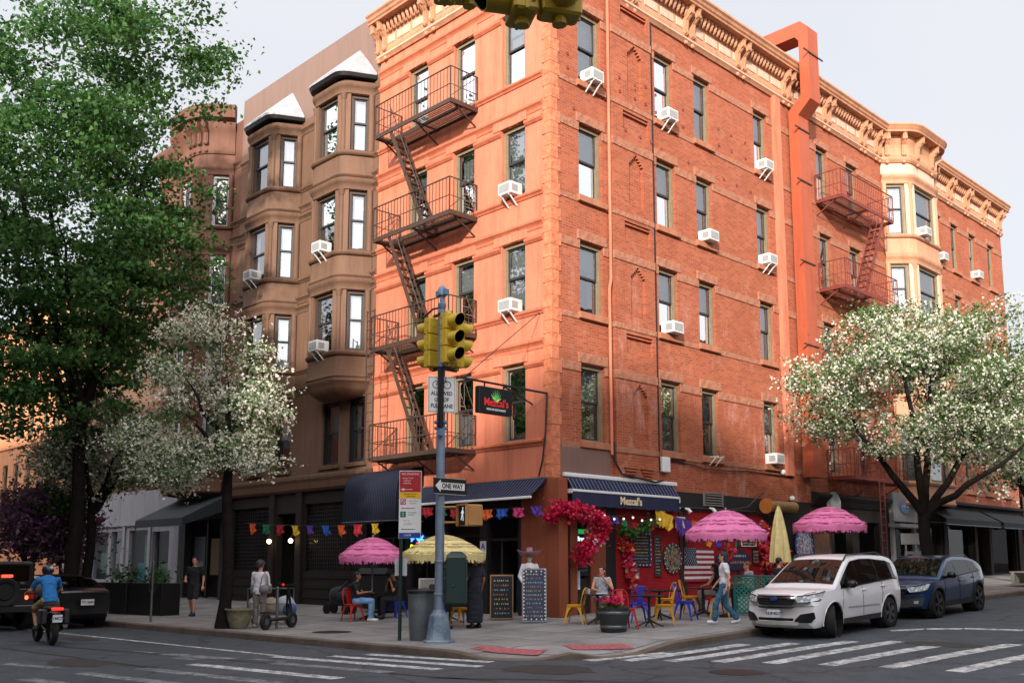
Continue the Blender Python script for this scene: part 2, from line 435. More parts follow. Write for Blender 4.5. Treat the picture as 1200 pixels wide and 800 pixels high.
def wall_mb(u0, u1, z0, z1, holes, reveal=.24, mb=None, bare=()):
    """front sheet with openings and their reveals"""
    mb = mb or MB()
    us = sorted({u0, u1, *[h[0] for h in holes], *[h[1] for h in holes]}); zs = sorted({z0, z1, *[h[2] for h in holes], *[h[3] for h in holes]})
    us = [u for u in us if u0 <= u <= u1]; zs = [z for z in zs if z0 <= z <= z1]
    for i in range(len(us) - 1):
        for j in range(len(zs) - 1):
            cu, cz = (us[i] + us[i + 1]) / 2, (zs[j] + zs[j + 1]) / 2
            if any(h[0] < cu < h[1] and h[2] < cz < h[3] for h in holes): continue
            a, b, c, d = us[i], us[i + 1], zs[j], zs[j + 1]
            mb.quad((a, 0, c), (b, 0, c), (b, 0, d), (a, 0, d))
    for a, b, c, d in holes:
        if (a, b, c, d) in bare: continue
        mb.quad((a, 0, c), (a, reveal, c), (a, reveal, d), (a, 0, d)); mb.quad((b, reveal, c), (b, 0, c), (b, 0, d), (b, reveal, d))
        mb.quad((a, 0, d), (a, reveal, d), (b, reveal, d), (b, 0, d)); mb.quad((a, reveal, c), (a, 0, c), (b, 0, c), (b, reveal, c))
    return mb

def sweep(mb, plan, prof, caps=True):
    """moulding: profile (outward offset, z) along a plan polyline, outward = right-hand side"""
    n = len(plan); P = [Vector((p[0], p[1])) for p in plan]; rings = []
    for i in range(n):
        ds = []
        if i > 0: ds.append((P[i] - P[i - 1]).normalized())
        if i < n - 1: ds.append((P[i + 1] - P[i]).normalized())
        nn = [Vector((d.y, -d.x)) for d in ds]
        if len(nn) == 2:
            m = (nn[0] + nn[1]); k = m.dot(nn[0]); m = m / max(k, .3)
        else: m = nn[0]
        rings.append([(P[i].x + m.x * o, P[i].y + m.y * o, z) for o, z in prof])
    return mb.loft(rings, True, caps)

WCACHE = {}
def window(parent, rz, u, z, w, h, blind=.5, bm=None, curtain=0, frame=None, sash=None, org=(0, 0, 0), y=0, muntin=0):
    k = (round(w, 2), round(h, 2))
    if k not in WCACHE:
        f = MB()
        f.box(0, .085, .1, .25, 0, h); f.box(w - .085, w, .1, .25, 0, h); f.box(.085, w - .085, .1, .25, h - .11, h); f.box(.085, w - .085, .08, .25, 0, .06)
        f.box(.085, .125, .13, .25, .06, h - .11); f.box(w - .125, w - .085, .13, .25, .06, h - .11)
        s = MB(); mid = h * .52; a, b = .125, w - .125
        for (z0, z1, yy) in ((mid - .03, h - .11, .16), (.06, mid + .03, .2)):
            s.box(a, a + .05, yy, yy + .04, z0, z1); s.box(b - .05, b, yy, yy + .04, z0, z1)
            s.box(a + .05, b - .05, yy, yy + .04, z1 - .055, z1); s.box(a + .05, b - .05, yy, yy + .04, z0, z0 + .065)
        p = MB()
        p.quad((a + .05, .18, mid + .03), (b - .05, .18, mid + .03), (b - .05, .18, h - .16), (a + .05, .18, h - .16))
        p.quad((a + .05, .22, .12), (b - .05, .22, .12), (b - .05, .22, mid - .02), (a + .05, .22, mid - .02))
        WCACHE[k] = [f.mesh('window'), s.mesh('sash'), p.mesh('pane')]
    f, s, p = WCACHE[k]
    def inst(me, m):
        key = (me.name, m.name)
        if not me.materials: me.materials.append(m); return me
        if me.materials[0] is m: return me
        if key not in WCACHE:
            c = me.copy(); c.materials.clear(); c.materials.append(m); WCACHE[key] = c
        return WCACHE[key]
    o = put('window', inst(f, frame or TAN), None, parent, fl(rz, u, y, z, org), rz)
    put('sash', inst(s, sash or SASH), None, o); put('pane', inst(p, PANE), None, o)
    if blind > 0:
        b = MB(); zz = h - h * blind; n = 7
        for i in range(n):    # slightly rippled cloth
            x0, x1 = .1 + (w - .2) * i / n, .1 + (w - .2) * (i + 1) / n
            y0, y1 = .3 + .006 * (i % 2), .3 + .006 * ((i + 1) % 2)
            b.quad((x0, y0, zz), (x1, y1, zz), (x1, y1, h - .1), (x0, y0, h - .1))
        b.build('blind', bm or BLIND, o, 30, recalc=False)
    if curtain:
        b = MB(); n = 6
        for side in (0, 1):
            wd = w * curtain
            for i in range(n):
                t0, t1 = i / n, (i + 1) / n
                xa, xb = (.1 + wd * t0, .1 + wd * t1) if side == 0 else (w - .1 - wd * t0, w - .1 - wd * t1)
                ya, yb = .36 + .03 * (i % 2), .36 + .03 * ((i + 1) % 2)
                b.quad((xa, ya, .06), (xb, yb, .06), (xb, yb, h - .1), (xa, ya, h - .1))
        b.build('curtain', CURT, o, 30, recalc=False)
    return o
def rnd_window(parent, rz, u, z, w, h, **k):
    c = rng.random()
    st = (dict(blind=.5, bm=BLIND, curtain=.22) if c < .34 else dict(blind=.96, bm=BLIND) if c < .5 else dict(blind=.3, bm=BLINDG, curtain=.34) if c < .66
          else dict(blind=0, curtain=.42) if c < .86 else dict(blind=.6, bm=BLINDG, curtain=.2))
    st.update(k); return window(parent, rz, u, z, w, h, **st)

# ------------------------------------------------------------------ the corner apartment house
FZ = [(5.22, 7.46), (8.98, 11.13), (12.52, 14.77), (16.12, 18.44)]      # sill and head of the four upper floors
QT = PI / 2
cb = thing('apartment_building', 'four storey corner building, orange painted front and red brick flank with ornate cornice', 'building')
AW = [(-6.62, -5.62), (-4.28, -3.28), (-2.03, -1.04)]
holesA = [(a, b, z0, z1) for a, b in AW for z0, z1 in FZ]
wall_mb(-8.3, 0, 4.1, 19.45, holesA).build('wall', ORANGE, cb)
BW = [(1.21, 2.25), (4.96, 5.96), (7.15, 8.09), (10.9, 11.8), (15.5, 16.4), (18.0, 18.95), (26.66, 27.5), (28.72, 29.55), (30.98, 31.8), (33.45, 34.25)]
holesB = [(a, b, z0, z1) for a, b in BW for z0, z1 in FZ]
NH = [(3.4 + .075 * k, 4.12 - .075 * k, z0 + .25 if k == 0 else z1 - .7 + .075 * k, z1 - .7 + .075 * (k + 1)) for z0, z1 in FZ for k in range(5)]
wb = wall_mb(0, 35.53, 4.0, 19.45, holesB)
wb.build('wall', BRICK, cb, rz=QT)
# back, roof, ends and a lining that keeps the rooms dark
sh = MB(); sh.quad((-8.3, 0, 20.3), (0, 0, 20.3), (0, 35.53, 20.3), (-8.3, 35.53, 20.3)); sh.quad((-8.3, 35.53, 0), (0, 35.53, 0), (0, 35.53, 20.9), (-8.3, 35.53, 20.9))
sh.quad((-8.3, 0, 4.1), (-8.3, 35.53, 4.1), (-8.3, 35.53, 20.3), (-8.3, 0, 20.3))
sh.build('roof', BRICKD, cb)
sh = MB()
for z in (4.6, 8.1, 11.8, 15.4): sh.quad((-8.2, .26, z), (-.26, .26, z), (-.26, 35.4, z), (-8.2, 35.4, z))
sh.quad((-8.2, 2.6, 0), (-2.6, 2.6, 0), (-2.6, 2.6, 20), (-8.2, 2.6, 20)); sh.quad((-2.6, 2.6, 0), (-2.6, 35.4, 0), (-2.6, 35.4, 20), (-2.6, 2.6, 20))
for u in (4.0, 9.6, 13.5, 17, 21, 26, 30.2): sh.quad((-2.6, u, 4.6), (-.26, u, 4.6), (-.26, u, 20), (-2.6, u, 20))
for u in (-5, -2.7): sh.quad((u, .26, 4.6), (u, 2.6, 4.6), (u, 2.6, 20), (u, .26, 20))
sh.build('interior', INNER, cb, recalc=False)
for i, (a, b) in enumerate(AW):
    for j, (z0, z1) in enumerate(FZ):
        kw = {(2, 0): dict(blind=.5, bm=BLIND, curtain=.3), (1, 0): dict(blind=.5, bm=BLIND, curtain=.4), (2, 3): dict(blind=.25, bm=BLINDG, curtain=.44), (1, 3): dict(blind=.2, bm=BLIND, curtain=.4), (1, 2): dict(blind=.0, curtain=.46), (2, 2): dict(blind=.96, bm=BLINDG), (2, 1): dict(blind=.96, bm=BLIND), (1, 1): dict(blind=.9, bm=BLIND), (0, 0): dict(blind=0, curtain=0)}.get((i, j), {})
        o = rnd_window(cb, 0, a, z0, b - a, z1 - z0, **kw); rk = MB(); w, h = b - a, z1 - z0
        for k in range(4): x0 = -.35 + k * (w + .45) / 4; rk.bbox(x0, x0 + (w + .45) / 4 - .006, -.035 - rng.random() * .03, .02, h + .015, h + .3 + rng.random() * .05, .015)
        rk.build('lintel', ORANGE, o)
for i, (a, b) in enumerate(BW):
    for j, (z0, z1) in enumerate(FZ):
        kw = {(0, 0): dict(blind=.5, bm=BLIND, curtain=.15), (1, 0): dict(blind=.96, bm=BLINDG), (0, 1): dict(blind=.35, curtain=.2), (2, 0): dict(blind=.4, bm=BLINDG)}.get((i, j), {})
        o = rnd_window(cb, QT, a, z0, b - a, z1 - z0, **kw); w, h = b - a, z1 - z0
        MB().bbox(-.12, w + .14, -.05, .02, h + .022, h + .32, .015).build('lintel', BAND, o); MB().bbox(-.1, w + .14, -.11, .1, -.2, -.003, .012).build('sill', SILL, o)

# painted string courses of the front
mo = MB()
def strip(x0, x1, z, prof): sweep(mo, [(x0, 0), (x1, 0)], [(o, z + dz) for o, dz in prof])
P_SILL = [(-.01, 0), (.03, 0), (.05, .05), (.1, .1), (.1, .16), (.06, .19), (-.01, .19)]
P_STR = [(-.01, 0), (.02, 0), (.03, .1), (.07, .16), (.11, .2), (.11, .27), (.05, .3), (-.01, .3)]
for j, (z0, z1) in enumerate(FZ):
    strip(-8.3, -.3, z0 - .19, P_SILL)
    if j: strip(-8.3, -.28, z0 - 1.2, P_STR)
    xs = [-8.3, *[v for a, b in AW for v in (a - .02, b + .02)], -.3]
    for k in range(0, len(xs), 2): strip(xs[k], xs[k + 1], z1 - .2, [(-.01, 0), (.03, .02), (.09, .1), (.09, .17), (.04, .2), (-.01, .2)])
strip(-8.3, -.28, 18.74, P_STR); strip(-8.3, -.28, 4.1, [(-.01, 0), (.05, 0), (.05, .06), (-.01, .06)])
mo.build('string_course', ORTRIM, cb)
q = MB(); z = 4.1; i = 0
while z < 19.35:                            # rock-faced quoins, wrapped round the arris
    h = min(.37, 19.43 - z); la = .3 if i % 2 else .22; lb = .27 if i % 2 else .36; p = .022 + rng.random() * .008
    if z < 5.0: lb = .28
    q.bbox(-la - rng.random() * .04, p, -p, lb + rng.random() * .04, z + .002, z + h - .002, .007); z += h; i += 1
q.build('quoin', QUOIN, cb, 40)

# tan stone bands, lintels and sills of the brick flank
bd = MB()
def seg(z0, z1, p=.03):
    xs = [.36, *[v for a, b in BW for v in (a, b)], 35.5]
    xs = [.36] + [x for x in xs[1:-1]] + [35.5]
    for k in range(0, len(xs), 2):
        a, b = xs[k], xs[k + 1]
        for lo, hi in ((a, min(b, 21.2)), (max(a, 25.9), b)):
            if hi - lo > .05: bd.bbox(lo, hi, -p, .02, z0, z1, .012)
for j, (z0, z1) in enumerate(FZ):
    seg(z1 - .25, z1 + .02)
    bd.box(.36, 21.2, -.022, .02, z0 - .22, z0 - .05); bd.box(25.9, 35.5, -.022, .02, z0 - .22, z0 - .05)
bd.build('stone_band', BAND, cb, rz=QT); 

# projecting chimney breast with corbelled niches and sunk panels
nh = NH; sunk = []
for j, (z0, z1) in enumerate(FZ):
    sunk.append((3.15, 4.42, z0 - .95, z0 - .33) if j else None)
sunk = [s for s in sunk if s] + [(3.1, 4.42, 18.8, 19.3)]
br = MB(T=Matrix.Translation((0, -.13, 0))); wall_mb(2.62, 4.6, 4.0, 19.43, nh + sunk, .1, br, nh)
for i, (a, b, c, d) in enumerate(nh):      # stepped heads of the niches
    br.quad((a, 0, c), (a, .1, c), (a, .1, d), (a, 0, d)); br.quad((b, .1, c), (b, 0, c), (b, 0, d), (b, .1, d))
    if i % 5 == 0: br.quad((a, .1, c), (a, 0, c), (b, 0, c), (b, .1, c))
    w_ = .075 if i % 5 < 4 else (b - a) / 2
    for p, q in ((a, a + w_), (b - w_, b)): br.quad((p, 0, d), (p, .1, d), (q, .1, d), (q, 0, d))
for a, b, c, d in nh + sunk: br.quad((a, .1, c), (b, .1, c), (b, .1, d), (a, .1, d))
br.quad((2.62, 0, 4), (2.62, .13, 4), (2.62, .13, 19.43), (2.62, 0, 19.43)); br.quad((4.6, .13, 4), (4.6, 0, 4), (4.6, 0, 19.43), (4.6, .13, 19.43))
for a, b, c, d in sunk: br.box(a + .06, b, .02, .1, d - .1, d - .05)
for u in (2.9, 3.7): # corbel table low down
    for k in range(4): br.box(u + .06 * k, u + .62 - .06 * k, -.06, .0, 4.55 - .09 * k, 4.6 - .09 * k)
br.build('chimney_breast', BRICK, cb, rz=QT)
bb = MB(T=Matrix.Translation((0, -.13, 0)))
for j, (z0, z1) in enumerate(FZ):
    bb.bbox(2.6, 4.62, -.03, .1, z1 - .25, z1 + .02, .012); bb.box(2.6, 4.62, -.022, .1, z0 - .22, z0 - .05)
bb.build('stone_band', BAND, cb, rz=QT)
dp = MB()
dp.tube([(2.5, -.1, 19.3), (2.5, -.1, 10.2), (2.42, -.1, 9.9), (2.42, -.1, 4.9)], .05, 8); dp.build('downpipe', ORANGE, cb, 60, rz=QT)
dp = MB(); dp.tube([(4.72, -.06, 19.3), (4.72, -.06, 4.6)], .035, 6); dp.tube([(2.52, -.11, 5.3), (2.52, -.11, 4.75), (2.75, -.2, 4.35), (4.3, -.22, 4.2), (4.85, -.12, 4.3)], .03, 6); dp.build('conduit', DARK, cb, 60, rz=QT)
tp = MB(); tp.cbox(0, 0, 0, .045, .02, .12, 0, .4); tp.cbox(0, -.002, 0, .1, .02, .035, 0, .4); tpm = tp.mesh('tie_plate'); tpm.materials.append(plain('tie_red', (128, 58, 46)))
for u in (.75, 2.3, 3.0, 3.75, 4.3, 5.0, 6.5, 8.6, 9.4, 10.3):
    for dz in (.45, -.75, 1.05 if u > 4 else .9):
        put('tie_plate', tpm, None, cb, fl(QT, u + (.25 if dz < 0 else 0), -.015 if not 2.6 < u < 4.7 else -.15, 15.9 + dz), QT)

# crowning cornice, wrapped round the corner
plan = [(-8.42, 0), (0, 0), (0, 21.3)]
P_C = [(0, 19.38), (.06, 19.38), (.1, 19.44), (.15, 19.5), (.15, 19.56), (.1, 19.6), (.12, 19.7), (.08, 19.76), (.05, 19.8), (.05, 20.3), (.1, 20.36), (.1, 20.62), (.52, 20.64), (.54, 20.7), (.5, 20.74), (.55, 20.78), (.58, 20.86), (.64, 20.92), (.64, 20.99), (0, 21.06)]
plan2 = [(0, 25.8), (0, 35.62)]
cm = MB(); sweep(cm, plan, P_C); sweep(cm, plan2, P_C)
cm.box(-8.3, 0, 0, .2, 20.2, 21.0)
cm.build('cornice', CORN, cb)
fr = MB()      # pale frieze panels and bead
for T, rngs in ((Matrix(), (-8.3, 0)), (Matrix.Rotation(QT, 4, 'Z'), (0, 21.3)), (Matrix.Rotation(QT, 4, 'Z'), (25.9, 35.5))):
    fr.T = T; x = rngs[0] + .15
    fr.box(rngs[0] + .02, rngs[1] - .02, -.158, -.02, 19.505, 19.555)
    while x + .8 < rngs[1]:
        fr.bbox(x, x + .7, -.075, -.03, 19.9, 20.2, .012); x += .86
fr.build('frieze', CORNL, cb)
dn = MB()
for T, (x, x1) in ((Matrix(), (-8.25, -.1)), (Matrix.Rotation(QT, 4, 'Z'), (.1, 21.2)), (Matrix.Rotation(QT, 4, 'Z'), (26, 35.4))):
    dn.T = T
    while x < x1:
        dn.tube([(x, -.12, 20.32), (x, -.2, 20.38), (x, -.24, 20.5), (x, -.24, 20.63)], [.05, .06, .065, .065], 6); x += .215
dn.build('modillion', CORN, cb, 60)
pf = [(.05, 19.62), (.14, 19.66), (.16, 19.9), (.2, 20.15), (.33, 20.28), (.43, 20.42), (.44, 20.56), (.5, 20.62), (.05, 20.62)]
bk = MB(); bk.poly([(-o, z) for o, z in pf], 'x', -.09, .09); bk.poly([(-o - (.035 if .1 < o < .48 else 0), z) for o, z in pf], 'x', -.03, .03)
bk.tube([(-.1, -.36, 20.4), (.1, -.36, 20.4)], .09, 10); bk.tube([(-.1, -.13, 19.74), (.1, -.13, 19.74)], .07, 10); bk.ball((0, -.1, 19.4), .09, .07, .08, 8, 5)
bkm = bk.mesh('cornice_bracket', 35); bkm.materials.append(CORN)
def bracket_pair(rz, u, org=(0, 0, 0), dx=.19, dz=0):
    for d in (-dx, dx) if dx else (0,): put('cornice_bracket', bkm, None, cb, fl(rz, u + d, 0, dz, org), rz)
for u in (-8.1, -5.45, -2.8): bracket_pair(0, u)
for k in range(7): bracket_pair(QT, .5 + 3.17 * k)
for u in (20.9, 26.5, 28.6, 30.7, 32.9, 35.1): bracket_pair(QT, u)

# ---- bay windows
def bay(parent, rz, uL, uR, depth, side, floors, z0, z1, m, tm, org=(0, 0, 0), wm=None, bl=None, r=.3):
    """rounded bay: flats with windows joined by round corner piers"""
    plan = [(uL, 0), (uL + side, -depth), (uR - side, -depth), (uR, 0)]
    def T(mbx): mbx.T = Matrix.Translation(org) @ Matrix.Rotation(rz, 4, 'Z'); return mbx
    for i in range(3):
        (xa, ya), (xb, yb) = plan[i], plan[i + 1]
        L = math.hypot(xb - xa, yb - ya); a = math.atan2(yb - ya, xb - xa)
        e0, e1 = (r if i else 0), (r if i < 2 else 0); m0, m1 = e0 or .13, e1 or .13; hs = [(m0, L - m1, f0, f1) for f0, f1 in floors]
        o = fl(rz, xa, ya, 0, org)
        wall_mb(e0, L - e1, z0, z1, hs, .2).build('bay_wall', m, parent, loc=o, rz=rz + a)
        for j, (f0, f1) in enumerate(floors):
            kw = dict(blind=.96 if (i + j) % 2 == 0 or rng.random() < .5 else .5, bm=BLIND)
            if bl: kw = bl(i, j)
            window(parent, rz + a, m0, f0, L - m0 - m1, f1 - f0, org=o, frame=wm, **kw)
    rp = []                                       # round the plan for mouldings
    for i, (x, y) in enumerate(plan):
        if i in (0, 3): rp.append((x, y)); continue
        p0, p1, p2 = Vector(plan[i - 1]), Vector(plan[i]), Vector(plan[i + 1])
        a = p1 + (p0 - p1).normalized() * r; c = p1 + (p2 - p1).normalized() * r
        for t in (0, .25, .5, .75, 1): p = a * (1 - t) ** 2 + p1 * 2 * t * (1 - t) + c * t * t; rp.append((p.x, p.y))
    cw = T(MB())
    for q in (1, 6): cw.loft([[(x, y, z0), (x, y, z1)] for x, y in rp[q:q + 5]], False)
    cw.build('bay_corner', m, parent, 60)
    mbx = T(MB())
    pm = lambda z, pr: sweep(mbx, rp, [(o, z + d) for o, d in pr])
    for j, (f0, f1) in enumerate(floors):
        pm(f0 - .2, [(-.02, 0), (.06, .02), (.12, .08), (.12, .15), (.07, .19), (-.02, .19)])
        pm(f1 + .02, [(-.02, 0), (.04, .0), (.04, .16), (.1, .22), (.14, .3), (.14, .38), (.08, .42), (-.02, .42)])
        if j or True: pm(f0 - 1.0, [(-.02, 0), (.05, .02), (.09, .1), (.05, .18), (.03, .78), (-.02, .78)])
    for i in (1, 2):
        x, y = rp[3] if i == 1 else rp[8]
        for f0, f1 in floors:
            mbx.cyl((x, y + .03, f0 - .02), (x, y + .03, f1 + .02), .09, .08, 12)
            mbx.cyl((x, y + .03, f1 - .22), (x, y + .03, f1 + .02), .09, .14, 12)
    for (x, k) in ((uL, 1), (uR, -1)):
        for f0, f1 in floors: mbx.cyl((x + .06 * k, -.08, f0 - .02), (x + .06 * k, -.08, f1 + .02), .12, .11, 10)
    mbx.build('bay_moulding', tm, parent, 50)
    return plan, rp

plan_b, rp_b = bay(cb, QT, 21.3, 25.8, .95, .9, FZ, 4.6, 19.4, CORNL, CORN, bl=lambda i, j: dict(blind=.5 if i else .95, bm=BLINDG if i == 0 else BLIND))
bc = MB(T=Matrix.Rotation(QT, 4, 'Z')); sweep(bc, rp_b, [(o, z + .02) for o, z in P_C]); 
bc.add([(x, y, 21.05) for x, y in rp_b], [tuple(range(len(rp_b)))]); bc.build('cornice', CORN, cb, 40)
for i in range(3):
    (xa, ya), (xb, yb) = plan_b[i], plan_b[i + 1]; a = math.atan2(yb - ya, xb - xa)
    for t in (.22, .78): bracket_pair(QT + a, 0, fl(QT, xa + (xb - xa) * t, ya + (yb - ya) * t, .02), 0)

# the square duct that climbs the flank and cranks over the cornice
dm = MB()
def duct(path, w=.62, h=.5):
    rings = []
    for u, y, z, up in path:   # up: 'v' vertical run, 'h' horizontal run, 'm' mitre
        rings.append((u, y, z))
    return rings
def sq(c0, c1, u0, u1): dm.box(u0, u1, c0[0], c1[0], c0[1], c1[1])
U0, U1 = 13.3, 14.06
pl = [(-.52, 4.9), (-.1, 4.9), (-.1, 19.1), (-.66, 19.6), (-.66, 21.85), (-.5, 22.05), (3.2, 22.05), (3.2, 22.62), (-.75, 22.62), (-1.06, 22.3), (-1.06, 19.35), (-.52, 18.85)]
dm.poly(pl, 'x', U0, U1); dm.build('duct', DUCT, cb, rz=QT)
dm = MB()
for z in (6.6, 9.8, 13.0, 16.2, 18.3): MB().box(U0 - .3, U1 + .05, -.56, -.52, z, z + .05).build('duct_strap', IRONB, cb, rz=QT)
MB().box(U0 - .4, U1 + .3, -1.1, -1.06, 21.2, 21.25).build('duct_strap', IRONB, cb, rz=QT)
pb = MB(); pb.box(12.2, 12.6, -.16, 0.02, 4.9, 19.4); pb.build('brick_pier', ORANGE, cb, rz=QT)

# ---- fire escapes
def fire_escape(rz, u0, u1, dep, floors, stairs, m, label, ladder=None, org=(0, 0, 0)):
    root = bpy.data.objects.new('fire_escape', None); COL.objects.link(root); root.parent = cb; root.rotation_euler.z = rz; root['label'] = label
    for z in floors:                          # carrying brackets
        for u in (u0 + .08, (u0 + u1) / 2, u1 - .08):
            fe = MB(); fe.bar((u, 0, z - .55), (u, -dep * .8, z - .05), .04); fe.bar((u, 0, z - .05), (u, -dep, z - .05), .045); fe.build('support_bracket', m, root)
    for fi, z in enumerate(floors):
        p = MB(); st = stairs.get(fi)
        hole = (st[2], st[3]) if st else None   # opening for the stair coming up from below
        for y in (0, dep * .5, dep - .03): p.bar((u0, -y - .015, z - .02), (u1, -y - .015, z - .02), .045, .14 if y > .5 else .06)
        for u in (u0, u1): p.bar((u, 0, z - .02), (u, -dep, z - .02), .045, .14)
        k = 0; u = u0 + .06
        nb = 13
        for k in range(nb):                     # slats
            y = -dep * (k + .7) / (nb + .4)
            if hole and -dep * .52 > y: p.box(u0, hole[0], y - .02, y + .02, z - .012, z + .004); p.box(hole[1], u1, y - .02, y + .02, z - .012, z + .004)
            else: p.box(u0, u1, y - .02, y + .02, z - .012, z + .004)
        p.build('platform', m, root)
        r = MB(); H = 1.08
        for zz, rr in ((z + H, .024), (z + .5, .015)): r.tube([(u0, 0, zz), (u0, -dep, zz), (u1, -dep, zz), (u1, 0, zz)], rr, 6)
        n = int((u1 - u0) / .155)
        for k in range(n + 1): r.bar((u0 + (u1 - u0) * k / n, -dep, z), (u0 + (u1 - u0) * k / n, -dep, z + H), .016)
        for u in (u0, u1):
            for k in range(1, 7): r.bar((u, -dep * k / 7, z), (u, -dep * k / 7, z + H), .016)
            r.bar((u, -dep, z), (u, -dep, z + H), .035); r.bar((u, -.02, z), (u, -.02, z + H), .045); r.bar((u, -.02, z + H), (u, -dep, z + .1), .02)
        r.build('railing', m, root)
        if st:
            ua, ub, yo = st[0], st[1], -dep * .76
            zt, zb = z, floors[fi - 1]
            s = MB(); w = .46
            for d in (-w / 2, w / 2): s.bar((ua, yo + d, zt + .05), (ub, yo + d, zb), .03, .13)
            ns = 12
            for k in range(1, ns): t = k / ns; s.cbox(ua + (ub - ua) * t, yo, zt + (zb - zt) * t, .17, w, .025)
            for d in (-w / 2 - .03,):
                s.tube([(ua, yo + d, zt + .9), (ub, yo + d, zb + .85)], .016, 6)
                for t in (.05, .5, .95): s.bar((ua + (ub - ua) * t, yo + d, zt + (zb - zt) * t), (ua + (ub - ua) * t, yo + d, zt + (zb - zt) * t + .87), .02)
            s.build('stair', m, root)
    if ladder:
        l = MB(); u, zt, zb = ladder
        for d in (-.2, .2): l.bar((u + d, -dep - .06, zt), (u + d, -dep - .06, zb), .03)
        k = zb + .15
        while k < zt: l.bar((u - .2, -dep - .06, k), (u + .2, -dep - .06, k), .022); k += .3
        l.build('drop_ladder', m, root)
    return root
ST = {3: (-6.25, -4.5, -6.75, -5.2), 2: (-6.25, -4.5, -6.75, -5.2), 1: (-6.25, -4.5, -6.75, -5.2)}
fire_escape(0, -7.0, -3.15, 1.12, [5.06, 8.6, 12.28, 15.85], ST, IRONB, 'brown iron fire escape on the orange front', (-6.95, 9.9, 4.9))
STB = {3: (19.0, 17.0, 17.9, 19.6), 2: (19.0, 17.0, 17.9, 19.6), 1: (19.0, 17.0, 17.9, 19.6)}
fire_escape(QT, 15.3, 19.8, 1.12, [5.0, 8.8, 12.4, 16.03], STB, IRONR, 'red iron fire escape on the brick flank', (17.3, 5.0, 1.6))
# ------------------------------------------------------------------ ground floor of the corner house
g = MB()
wall_mb(-8.3, -1.2, .1, 4.1, [(-7.9, -6.5, 1.0, 3.3), (-6.2, -4.7, 1.0, 3.3), (-4.45, -2.95, 1.0, 3.3), (-2.62, -1.32, .1, 3.05)], .2, g)
g.build('shopfront', DARK, cb)
g = MB()
for a, b in ((-7.9, -6.5), (-6.2, -4.7), (-4.45, -2.95)): g.quad((a, .1, 1.0), (b, .1, 1.0), (b, .1, 3.3), (a, .1, 3.3))
g.build('shop_pane', SHOPGL, cb)
g = MB()
for a, b in ((-7.9, -6.5), (-6.2, -4.7), (-4.45, -2.95)):
    g.box(a, b, .06, .14, 2.55, 2.61); g.box((a + b) / 2 - .03, (a + b) / 2 + .03, .061, .139, 1.0, 2.55)
g.box(-2.62, -2.54, .05, .15, .1, 3.05); g.box(-1.4, -1.32, .05, .15, .1, 3.05); g.box(-2.54, -1.4, .05, .15, 2.4, 2.48)
g.build('shop_frame', BLACK, cb)
g = MB()
for x in (-2.55,): g.cbox(x + .28, .55, 1.35, .06, .9, 2.3, .3)
g.m(1).box(-2.45, -1.5, .9, 1.0, .35, 1.3); g.build('open_door', [DARK, plain('teal_paint', (26, 78, 84))], cb)
g = MB(); g.bbox(-1.19, -.24, -.05, .2, .1, 4.09, .02); g.bbox(-.23, .3, -.06, .3, .1, 4.09, .02); g.build('shop_pier', TERRA, cb)
g = MB(T=Matrix.Rotation(QT, 4, 'Z'))
g.bbox(.66, .95, -.05, .2, .1, 4.0, .015); g.bbox(1.5, 2.16, -.05, .2, .1, 4.0, .015); g.build('shop_pier', TERRA, cb)
g = MB(T=Matrix.Rotation(QT, 4, 'Z'))
g.box(.3, .66, .0, .1, .1, 4.0); g.box(2.16, 2.66, .0, .1, .1, 4.0); g.box(.95, 1.5, .02, .1, .1, 1.35); g.box(.95, 1.5, .02, .1, 3.0, 4.0)
g.build('shopfront', DARK, cb)
g = MB(T=Matrix.Rotation(QT, 4, 'Z')); g.quad((.95, .08, 1.35), (1.5, .08, 1.35), (1.5, .08, 3.0), (.95, .08, 3.0)); g.build('shop_pane', SHOPGL, cb)
g = MB(T=Matrix.Rotation(QT, 4, 'Z')); g.box(2.66, 10.6, -.0, .2, .1, 3.42); g.build('painted_wall', REDW, cb)
g = MB(T=Matrix.Rotation(QT, 4, 'Z')); g.box(2.66, 11.0, -.05, .2, 3.421, 3.55); g.box(2.66, 12.7, .0, .2, 3.551, 3.99)
for u in (5.7, 5.95, 8.9): g.box(u, u + .14, -.04, 0, .5, 3.42)
g.build('shop_lintel', DARK, cb)
g = MB(T=Matrix.Rotation(QT, 4, 'Z')); g.bbox(.3, 2.42, -.05, .05, 4.18, 5.0, .01); g.build('sign_board', GREYP, cb)
g = MB(T=Matrix.Rotation(QT, 4, 'Z'))
wall_mb(10.6, 35.53, .1, 4.0, [(10.9, 11.9, .3, 3.0), (15.6, 17.0, .6, 3.4), (17.6, 19.4, .6, 3.4), (20.6, 22.3, 1.1, 3.2), (23.2, 25.4, 1.3, 3.5), (26.2, 29, 1.3, 3.5), (29.6, 30.8, .9, 3.5), (31.3, 34.6, 1.3, 3.5)], .25, g)
g.build('shopfront', DKBROWN, cb)
g = MB(T=Matrix.Rotation(QT, 4, 'Z'))
for a, b, c, d in [(20.6, 22.3, 1.1, 3.2), (23.2, 25.4, 1.3, 3.5), (26.2, 29, 1.3, 3.5), (31.3, 34.6, 1.3, 3.5)]: g.quad((a, .2, c), (b, .2, c), (b, .2, d), (a, .2, d))
g.build('shop_pane', SHOPGL, cb)
g = MB(T=Matrix.Rotation(QT, 4, 'Z'))
sweep(g, [(13.99, 0), (20, 0)], [(0, 3.9), (.08, 3.92), (.2, 4.1), (.35, 4.25), (.35, 4.34), (.1, 4.42), (0, 4.42)])
sweep(g, [(22.6, 0), (35.5, 0)], [(0, 4.1), (.06, 4.12), (.1, 4.35), (.3, 4.45), (.3, 4.55), (0, 4.62)])
